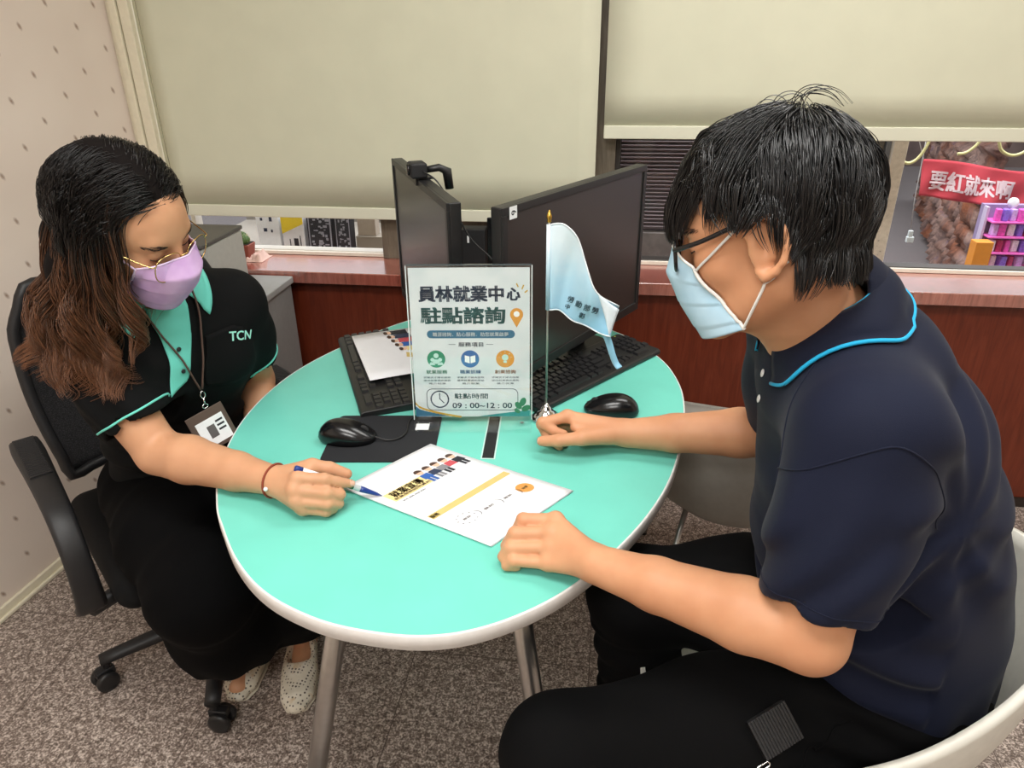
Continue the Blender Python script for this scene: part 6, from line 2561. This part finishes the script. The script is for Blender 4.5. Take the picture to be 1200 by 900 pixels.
# left hand resting open in the lap
dL = (wwL - weL) / np.linalg.norm(wwL - weL)
sL = np.cross(dL, (0, 0, 1))
sL /= np.linalg.norm(sL)
LFW = []
for k in range(4):
    o = sL * (0.027 - 0.018 * k) + np.array((0, 0, -0.006))
    a = wwL + dL * (0.082 - 0.004 * k) + o
    ln = (0.040, 0.044, 0.041, 0.033)[k]
    LFW.append([a, a + dL * ln + np.array((0, 0, -0.008)), a + dL * ln * 1.5 + np.array((0, 0, -0.022)), a + dL * ln * 1.75 + np.array((0, 0, -0.036))])
LTW = [wwL + dL * 0.02 + sL * 0.026, wwL + dL * 0.05 + sL * 0.045 + np.array((0, 0, -0.006)), wwL + dL * 0.078 + sL * 0.052 + np.array((0, 0, -0.012)), wwL + dL * 0.098 + sL * 0.052 + np.array((0, 0, -0.018))]
add_hand(wb, wwL, 0.027, LFW, LTW, 0.0082)
whR, whL = np.array((-1.005, 1.255, 0.520)), np.array((-0.885, 1.400, 0.520))
wkR, wkL = np.array((-0.735, 0.980, 0.510)), np.array((-0.590, 1.090, 0.525))
waR, waL = np.array((-0.860, 1.320, 0.085)), np.array((-0.735, 1.300, 0.095))
wb.chain([(-0.94, 1.31, 0.52), whR, wkR, waR], [0.09, 0.07, 0.045, 0.030], 0.03).chain([(-0.94, 1.31, 0.52), whL, wkL, waL], [0.09, 0.07, 0.045, 0.030], 0.03)
toeR, toeL = np.array((-0.838, 1.155, 0.030)), np.array((-0.705, 1.205, 0.030))
wb.chain([waR, waR + np.array((0, 0.02, -0.05)), toeR], [0.031, 0.028, 0.022], 0.015).chain([waL, waL + np.array((0, 0.02, -0.055)), toeL], [0.031, 0.028, 0.022], 0.015)
woman = wb.obj('person', 0.003, M['skin_woman'])
tag(woman, 'woman with long brown hair, lilac face mask and black polo shirt, holding a pen', 'person')
nails(woman, [((-0.416, 0.974, 0.790), (0.1, -0.35, 0.9), (1, 0.1, -0.3)), ((-0.405, 0.956, 0.784), (0.75, -0.5, 0.5), (0.7, 0.5, -0.5))], 0.0078)
brows(HW, wb, woman, M['lash'], 70, 9)

# wide black trousers
M['trousers_w'] = fabric_mat('black_crepe', '050506', 0.9, 700, 0.2, 0.0, 0.06, 0.10)
wt = Field(0.05)
wt.ell((-0.945, 1.315, 0.545), (0.15, 0.15, 0.10))
wt.chain([whR, whR + (wkR - whR) * 0.5, wkR], [0.105, 0.105, 0.092], 0.05).chain([whL, whL + (wkL - whL) * 0.5, wkL], [0.105, 0.100, 0.085], 0.05)
wt.chain([wkR, np.array((-0.775, 1.07, 0.34)), np.array((-0.805, 1.13, 0.215))], [0.092, 0.105, 0.112], 0.05)
wt.chain([wkL, np.array((-0.655, 1.17, 0.34)), np.array((-0.705, 1.235, 0.195))], [0.085, 0.085, 0.088], 0.04)
for c_, r_ in (((-0.805, 1.14, 0.20), 0.105), ((-0.71, 1.24, 0.18), 0.08)):
    wt.cone(np.array(c_) + np.array((0, 0, 0.03)), np.array(c_) + np.array((0, 0.02, -0.15)), r_ * 0.86, r_ * 0.95, 0.006, 's')
wt.half((-0.80, 1.15, 0.195), (0.05, -0.18, -1), 0.006)


def wt_warp(P):
    a = snoise(P, 20, 61) * 0.004
    m = np.clip((0.46 - P[:, 2]) / 0.2, 0, 1)
    th = np.arctan2(P[:, 1] - 1.12, P[:, 0] + 0.80)
    a += m * 0.003 * np.sin(th * 9 + P[:, 2] * 8)
    a += (1 - m) * 0.0012 * np.sin(P[:, 0] * 60 - P[:, 1] * 75 + 2 * np.sin(P[:, 2] * 30))
    return a


wt.warp = wt_warp
wt.obj('trousers', 0.005, M['trousers_w'], woman)


# white perforated slip-on shoes
def shoe_mat():
    t = NT('white_punched_leather')
    v = t.coord()
    vo = t.n('TexVoronoi', feature='F1')
    vo.inputs['Scale'].default_value = 120
    vo.inputs['Randomness'].default_value = 0.15
    t.l(v, vo.inputs['Vector'])
    n = t.noise(v, 25, 3)
    base = t.ramp(n, [(0.4, lin('d8d0bd')), (0.62, lin('e6dfcf')), (0.75, lin('c9a86a'))])
    c = t.mix(t.ramp(vo.outputs['Distance'], [(0.24, (1, 1, 1)), (0.34, (0, 0, 0))]), base, lin('5a5046'))
    return t.set(c, 0.55)


M['shoe_w'] = shoe_mat()
for an, toe in ((waR, toeR), (waL, toeL)):
    d = toe - an
    d[2] = 0
    d /= np.linalg.norm(d)
    sdv = np.array((-d[1], d[0], 0))
    heel = np.array((an[0], an[1], 0)) - d * 0.035
    sfld = Field(0.02)
    sfld.sweep([heel + np.array((0, 0, 0.040)), heel + d * 0.05 + np.array((0, 0, 0.040)), heel + d * 0.12 + np.array((0, 0, 0.032)), heel + d * 0.19 + np.array((0, 0, 0.024)), heel + d * 0.215 + np.array((0, 0, 0.02))],
               [0.033, 0.036, 0.044, 0.040, 0.026], [0.040, 0.038, 0.032, 0.024, 0.017], [tuple(sdv)] * 5, 0.01)
    sfld.half((0, 0, 0.004), (0, 0, -1))
    sfld.cone(heel + d * 0.03 + np.array((0, 0, 0.12)), heel + d * 0.085 + np.array((0, 0, 0.066)), 0.036, 0.034, 0.006, 's')
    so = sfld.obj('shoe', 0.004, M['shoe_w'], woman)
    s2 = Field(0.01)
    s2.sweep([heel + np.array((0, 0, 0.007)), heel + d * 0.05 + np.array((0, 0, 0.007)), heel + d * 0.12 + np.array((0, 0, 0.007)), heel + d * 0.19 + np.array((0, 0, 0.007)), heel + d * 0.217 + np.array((0, 0, 0.007))],
             [0.035, 0.038, 0.046, 0.042, 0.028], [0.006] * 5, [tuple(sdv)] * 5, 0.01)
    s2.half((0, 0, 0.0012), (0, 0, -1))
    s2.obj('sole', 0.004, plain('cream_sole', 'ddd5c4', 0.6), so)

# black polo with mint trim
M['black_pique'] = fabric_mat('black_pique', '0a0b0c', 0.85, 1100, 0.35, 0.0, 0.06, 0.18)
M['mint_cloth'] = fabric_mat('mint_trim_cloth', '6fd3c4', 0.8, 900, 0.2, 0.1)
wp = Field(0.05)
LW = tuple(rt_w)
wp.sweep([(-0.945, 1.315, 0.52), (-0.93, 1.30, 0.66), (-0.885, 1.245, 0.82), (-0.865, 1.215, 0.92), (-0.85, 1.195, 0.985), (-0.842, 1.182, 1.025), (-0.838, 1.176, 1.045)],
         [0.165, 0.158, 0.168, 0.165, 0.125, 0.078, 0.062], [0.125, 0.122, 0.125, 0.112, 0.085, 0.070, 0.064], [LW] * 7, 0.04)
cF = np.array((-0.875, 1.225, 0.87))
for sg in (-1, 1):
    wp.ell(cF + fwd_w * 0.075 + rt_w * sg * 0.075 + np.array((0, 0, 0.0)), (0.066, 0.066, 0.066), None, 0.06)
for sh, el in ((wsR, weR), (wsL, weL)):
    ax = el - sh
    wp.chain([np.array((-0.845, 1.19, 0.96)), sh], [0.074, 0.057], 0.045)
    wp.chain([sh, sh + ax * 0.4, sh + ax * 0.72], [0.060, 0.060, 0.058], 0.03)
for sh, el, q in ((wsR, weR, 0.70), (wsL, weL, 0.72)):
    ax = el - sh
    d = ax / np.linalg.norm(ax)
    wp.cone(sh + ax * (q - 0.05), sh + ax * 1.05, 0.049, 0.056, 0.004, 's')
    c = sh + ax * q
    wp.add((lambda P, c=c, d=d: np.maximum(-((P - c) @ d), np.linalg.norm(P - c, axis=1) - 0.10)), c, 0.12, 0.004, 's')
wp.cone((-0.838, 1.172, 1.02), (-0.80, 1.10, 1.13), 0.056, 0.062, 0.008, 's')


def wp_warp(P):
    a = snoise(P, 18, 71) * 0.004 + snoise(P, 42, 72) * 0.0014
    q = P - np.array((-0.86, 1.08, 0.86))
    r = np.linalg.norm(q, axis=1)
    s = q @ np.array((0.5, 0.2, 0.8))
    a += 0.0045 * np.exp(-(r / 0.11) ** 2) * np.sin(s * 110 + 2 * np.sin(q[:, 0] * 30))
    m = np.exp(-((P[:, 2] - 0.69) / 0.07) ** 2)
    a += 0.006 * m * np.sin(P[:, 2] * 80 + 5 * (P[:, 0] - P[:, 1]))
    return a


wp.warp = wp_warp
wpolo = wp.obj('polo_shirt', 0.0042, M['black_pique'], woman)
upw = np.array((0.30, -0.22, 0.93))
upw /= np.linalg.norm(upw)
bkw = -fwd_w - upw * (-fwd_w @ upw)
bkw /= np.linalg.norm(bkw)
ltw = np.cross(upw, bkw)
wc_, WCG = collar('collar', wp, (-0.832, 1.166, 1.043), upw, bkw, ltw, 0.060, 0.024, 0.092, 0.016, 34, M['mint_cloth'], wpolo, None, tip=0.038, lift=0.0035)
pf = np.array((-0.832, 1.166, 1.035))


def placket(u, v):
    w_ = 0.030 * (1 - v) ** 1.2 + 0.013
    return pf + fwd_w * (0.075 + 0.05 * v) + rt_w * ((u - 0.5) * 2 * w_ + 0.004) + np.array((0, 0, -0.005 - 0.165 * v))


patch('placket', wp, placket, 12, 30, 0.0022, M['mint_cloth'], wpolo, 0.002)
for v in (0.55, 0.85):
    q = snap(wp, np.array([placket(0.5, v)]), 0.0045)[0]
    bt = MB().lathe([(0.004, 0), (0.0044, 0.001), (0.003, 0.0018)], (0, 0, 0), 16).build('button', M['black'], wpolo, smooth=True)
    bt.data.transform(Matrix.Translation(q) @ Vector((0, 0, 1)).rotation_difference(Vector(fwd_w)).to_matrix().to_4x4())
for sh, el, q in ((wsR, weR, 0.62), (wsL, weL, 0.63)):
    ax = el - sh
    d = ax / np.linalg.norm(ax)
    u1 = np.cross(d, (0.3, 1, 0.2))
    u1 /= np.linalg.norm(u1)
    u2 = np.cross(d, u1)
    P = [sh + ax * q + (u1 * math.cos(2 * math.pi * k / 28) + u2 * math.sin(2 * math.pi * k / 28)) * 0.063 for k in range(28)]
    P = snap(wp, np.array(P), 0.0008)
    MB().tube([tuple(p) for p in spline(P, 2, True)], 0.0022, 8, closed=True).build('sleeve_piping', M['mint_cloth'], wpolo, smooth=True)
# breast pocket with its lettering
pk0 = np.array((-0.755, 1.225, 0.915))
lw_ = -rt_w


def pocket(u, v):
    return pk0 + lw_ * (u - 0.5) * 0.085 + np.array((0, 0, 0.03 - 0.10 * v))


patch('pocket', wp, pocket, 12, 14, 0.0018, M['black_pique'], wpolo, 0.0018)
TQ = snap(wp, np.array([pocket(0.62, 0.25), pocket(0.95, 0.25)]), 0.0035)
tx_ = Vector(TQ[1] - TQ[0]).normalized()
tn_ = tx_.cross(Vector((0, 0, 1))).normalized()
tu_ = tn_.cross(tx_)
TMx = Matrix((tuple(tx_) + (0,), tuple(tu_) + (0,), tuple(tn_) + (0,), (0, 0, 0, 1))).transposed()
TMx.translation = Vector((TQ[0] + TQ[1]) / 2)
lt_ = text_obj('pocket_lettering', 'TCN', 0.026, plain('mint_print', 'a6ecdc', 0.6), wpolo, TMx, bold=0.03, local=False, extrude=0.0004)
co = np.array([v.co[:] for v in lt_.data.vertices])
co2 = snap(wp, co, 0.0032, 4)
lt_.data.vertices.foreach_set('co', co2.astype(np.float32).ravel())
# bracelet
P = []
dR = (wwR - weR) / np.linalg.norm(wwR - weR)
u1 = np.cross(dR, (0, 0, 1))
u1 /= np.linalg.norm(u1)
u2 = np.cross(dR, u1)
cB = wwR + dR * 0.004
P = [cB + (u1 * math.cos(2 * math.pi * k / 24) + u2 * math.sin(2 * math.pi * k / 24)) * 0.03 for k in range(24)]
P = snap(wb, np.array(P), 0.0016)
br_ = MB().tube([tuple(p) for p in spline(P, 2, True)], 0.0018, 8, closed=True).build('bracelet', plain('red_brown_cord', '8a3a24', 0.7), woman, smooth=True)
q = snap(wb, np.array([cB + np.array((0.0, -0.03, 0.004))]), 0.003)[0]
fbead = Field(0.001)
fbead.ell(q, (0.0038, 0.0038, 0.0038))
fbead.obj('bead', 0.001, M['white_card'], br_)

# lanyard and badge (hangs from her neck)
lan = empty('lanyard', (-0.80, 1.16, 0.85), 0, 'thin brown lanyard with a badge holder hanging on the chest of the woman', 'lanyard')
M['lan'] = plain('brown_lanyard', '5c463e', 0.7)
clipP = snap(wp, np.array([(-0.755, 1.150, 0.835)]), 0.006)[0]
for sg, nm in ((1, 'r'), (-1, 'l')):
    P0 = pf + rt_w * sg * 0.055 + fwd_w * 0.03 + np.array((0, 0, 0.012))
    L_ = [pf - fwd_w * 0.02 + rt_w * sg * 0.066 + np.array((0, 0, 0.022)), P0]
    for t in (0.25, 0.5, 0.75, 1.0):
        L_.append(P0 * (1 - t) + (clipP + rt_w * sg * 0.002) * t + fwd_w * 0.02 * math.sin(math.pi * t))
    Q = snap(wp, np.array(spline(L_, 6)), 0.0055)
    MB().tube([tuple(p) for p in Q], 0.0019, 6).build('strap', M['lan'], lan, smooth=True)
cz = Vector(clipP)
dn = Vector((0.04, -0.06, -1)).normalized()
b = MB()
rgp = [cz + dn * (0.004 + 0.007 * (1 - math.cos(2 * math.pi * k / 14))) + Vector(rt_w) * 0.0045 * math.sin(2 * math.pi * k / 14) for k in range(14)]
b.tube(rgp, 0.0011, 6, closed=True)
b.tube([cz + dn * 0.018, cz + dn * 0.030], 0.0018, 8)
rgp = [cz + dn * (0.030 + 0.0045 * (1 - math.cos(2 * math.pi * k / 14))) + Vector(rt_w) * 0.0055 * math.sin(2 * math.pi * k / 14) for k in range(14)]
b.tube(rgp, 0.0011, 6, closed=True)
b.build('snap_hook', M['polished'], lan, smooth=True)
cc = cz + dn * 0.076 + Vector(fwd_w) * 0.008
cn = (Vector(fwd_w) + Vector((0, 0, 0.25)) + Vector(rt_w) * 0.15).normalized()
cx_ = Vector((0, 0, 1)).cross(cn).normalized()
cx_ = (cx_ + Vector((0, 0, 0.22))).normalized()
cx_ = (cx_ - cn * cx_.dot(cn)).normalized()
cy_ = cn.cross(cx_)
CM = Matrix((tuple(cx_) + (0,), tuple(cy_) + (0,), tuple(cn) + (0,), (0, 0, 0, 1))).transposed()
CM.translation = cc


def cardbox(name, x0, y0, x1, y1, z0, z1, mat, bev=0.0008):
    b = MB().bx((x0, y0, z0), (x1, y1, z1))
    for v in b.b.verts:
        v.co = CM @ v.co
    return b.build(name, mat, lan, bevel=bev)


cardbox('badge_holder', -0.038, -0.044, 0.038, 0.036, -0.0015, 0.001, plain('brown_holder', '5a4a42', 0.4), 0.002)
cardbox('badge_card', -0.027, -0.036, 0.029, 0.018, 0.001, 0.0016, M['white_card'])
cardbox('badge_photo', -0.010, -0.022, 0.006, 0.004, 0.0016, 0.0019, plain('badge_photo_grey', '5f5a5a', 0.5), 0)
for k in range(3):
    cardbox('badge_line', 0.010, 0.004 - 0.009 * k, 0.025, 0.008 - 0.009 * k, 0.0016, 0.0019, M['ink_black'], 0)

# glasses and mask
M['gold'] = plain('gold_wire', 'd8b878', 0.2, 1.0)
M['lens_w'] = clear_mat('clear_lens', (0.97, 0.97, 1.0), 0.05, 0.35)
glasses(HW, wb, M['gold'], woman, M['lens_w'], y=0.113, z=-0.006, w=0.0275, hh=0.0235, r=0.0010, temple_r=0.0011, cx=0.0345, power=2.6)
face_mask(HW, wb, mask_mat('lilac_mask', 'c9a3d6', 'd6b4e0'), plain('lilac_elastic', 'dcc6e4', 0.7), woman, side=((0.060, 0.066, -0.016), (0.056, 0.040, -0.088)), zb=-0.112, nose=0.134, mid=0.126, chin=0.102, seed=13, pleat=0.0035)

# long hair: dark at the roots, brown curls at the ends
wh = Field(0.03)
wh.ell(HW.w((0, -0.018, 0.050)), np.array((0.083, 0.104, 0.092)) * HW.s, HW.R)
wh.ell(HW.w((0, -0.060, -0.02)), np.array((0.070, 0.048, 0.070)) * HW.s, HW.R, 0.03)
wh.half(HW.w((0, 0.066, 0.068)), HW.R @ np.array((0, 0.80, -0.60)), 0.01)
wh.chain([HW.w((0.074, -0.030, 0.03)), HW.w((0.080, -0.040, -0.06)), (-0.905, 1.06, 1.03)], [0.020, 0.032, 0.035], 0.03)
wh.chain([HW.w((0.0, -0.085, 0.02)), HW.w((0.02, -0.10, -0.06)), (-0.975, 1.19, 1.00)], [0.025, 0.034, 0.03], 0.04)
wh.chain([HW.w((-0.070, -0.035, 0.02)), HW.w((-0.072, -0.045, -0.06))], [0.018, 0.022], 0.03)
whair = wh.obj('hair', 0.0045, plain('brown_hair_layer', '0d0807', 0.85, spec=0.15), woman)


def neck_w(P):
    a, b_ = HW.w((0, -0.03, -0.04)), nbw
    ab = b_ - a
    t = np.clip((P - a) @ ab / (ab @ ab), 0, 1)
    d = np.linalg.norm(P - a - t[:, None] * ab, axis=1) - 0.056
    # shoulders and back
    for s0, s1, r0, r1 in ((wsR, ctr, 0.070, 0.090), (wsL, ctr, 0.070, 0.090), (ctr, np.array((-0.90, 1.26, 0.80)), 0.13, 0.14), (wsR, weR, 0.068, 0.060)):
        ab = s1 - s0
        t = np.clip((P - s0) @ ab / (ab @ ab), 0, 1)
        d = np.minimum(d, np.linalg.norm(P - s0 - t[:, None] * ab, axis=1) - (r0 + (r1 - r0) * t))
    return d


wcol = HeadOnly(HW, neck_w)


def wkeep(p):
    hl = np.where(p[:, 1] > 0.045, 0.080, np.where(p[:, 1] > -0.005, 0.040, np.where(p[:, 1] > -0.04, 0.0, -0.045)))
    return p[:, 2] > hl


M['hair_brown'] = hair_mat('brown_hair', '0f0b0a', '7c5034', 0.5, 0.34, 0.30)
rgw = np.random.default_rng(77)
nW = 5600
RW = scalp(nW, rgw, wkeep)
side_ = np.where(RW[:, 0] + rgw.normal(size=nW) * 0.004 > 0.004, 1.0, -1.0)
LWn = rgw.uniform(0.28, 0.41, nW) * np.where(side_ > 0, 1.0, 0.80)
gW = 0.004 + 0.012 * rgw.uniform(0, 1, nW) ** 1.2
stepsW = 38
clw = scalp(70, rgw, wkeep)
nearW = ((RW[:, None] - clw[None]) ** 2).sum(2).argmin(1)
clb = rgw.normal(size=(70, 3))
cph = rgw.uniform(0, 6.28, 70)


def flow_w(P, i):
    q = HW.local(P)
    D = np.zeros_like(q)
    w = max(0.0, 1 - i / 12.0)
    D[:, 0] = side_ * 0.80 * w
    D[:, 1] = np.where(q[:, 1] > -0.01, -0.42, -0.12) * w - 0.04
    D[:, 2] = -0.30
    front = (q[:, 1] > 0.035) & (q[:, 2] > 0.03)
    D[front, 1] -= 0.45 * w
    D[:, 1] -= np.where(side_ < 0, 0.55, 0.0) * w
    out = D @ HW.R.T + clb[nearW] * 0.08
    spread = np.where(side_ > 0, np.clip((0.02 - RW[:, 1]) / 0.05, 0.15, 1.0), 0.0)
    if i > 10:
        out = out + np.array((-0.42, -0.10, 0)) * spread[:, None] + np.array((-0.42, 0.16, 0)) * (side_ < 0)[:, None]
    return out


def curl_w(i, ph):
    t = max(0.0, (i - 13) / (stepsW - 13))
    a = cph[nearW] + i * 0.42
    k = 0.72 * t
    v = np.stack([np.cos(a), np.sin(a), 0.25 * np.sin(a * 1.3)], 1)
    return v * k


nrm_ = (RW - np.array((0, -0.012, 0.04))) / np.array((0.076, 0.097, 0.086)) ** 2
nrm_ /= np.linalg.norm(nrm_, axis=1, keepdims=True)
d0w = flow_w(HW.W(RW), 0) + (nrm_ @ HW.R.T) * 0.35
gr_ = [0.22] * 3 + [0.6] * 5 + [1.0] * 40
PWn = grow(HW.W(RW), d0w, stepsW, LWn / stepsW, wcol, flow_w, gW, gr_, 0.60, rgw, 0.012, curl_w, pull=(HW.w((0, 0, 0)), 40.0, 11))
for c in range(70):
    m = nearW == c
    if m.sum() < 3:
        continue
    mean = PWn[m].mean(0)
    t = np.linspace(0, 1, stepsW + 1)[:, None] ** 1.3
    PWn[m] = PWn[m] * (1 - 0.62 * t) + mean[None] * 0.62 * t
strands_mesh('hair_strands', PWn, rgw.uniform(0.6, 1.1, nW) * 0.00085, M['hair_brown'], whair)

# pen in her right hand
pen = empty('pen', (-0.363, 0.981, 0.748), 0, 'white ballpoint pen with blue ends in the right hand of the woman', 'pen')
p0, p1 = Vector((-0.362, 0.9815, 0.7458)), Vector((-0.485, 0.932, 0.823))
dv = (p1 - p0).normalized()
Lp = (p1 - p0).length
MB().tube([p0 + dv * 0.040, p0 + dv * (Lp - 0.012)], 0.0048, 16).build('barrel', plain('white_barrel', 'eef0f2', 0.3), pen, smooth=True)
MB().tube([p0 + dv * 0.0402, p0 + dv * 0.034, p0 + dv * 0.010, p0], [0.0051, 0.0051, 0.0030, 0.0006], 16).build('grip_tip', plain('deep_blue_plastic', '1f3a86', 0.3), pen, smooth=True)
MB().tube([p0 + dv * (Lp - 0.013), p0 + dv * (Lp - 0.002), p0 + dv * Lp], [0.0052, 0.0052, 0.0040], 16).build('end_cap', bpy.data.materials['deep_blue_plastic'], pen, smooth=True)
MB().tube([p0 + dv * 0.052, p0 + dv * 0.060], 0.00495, 16, caps=False).build('printed_mark', plain('green_mark', '3a6a4a', 0.4), pen, smooth=True)
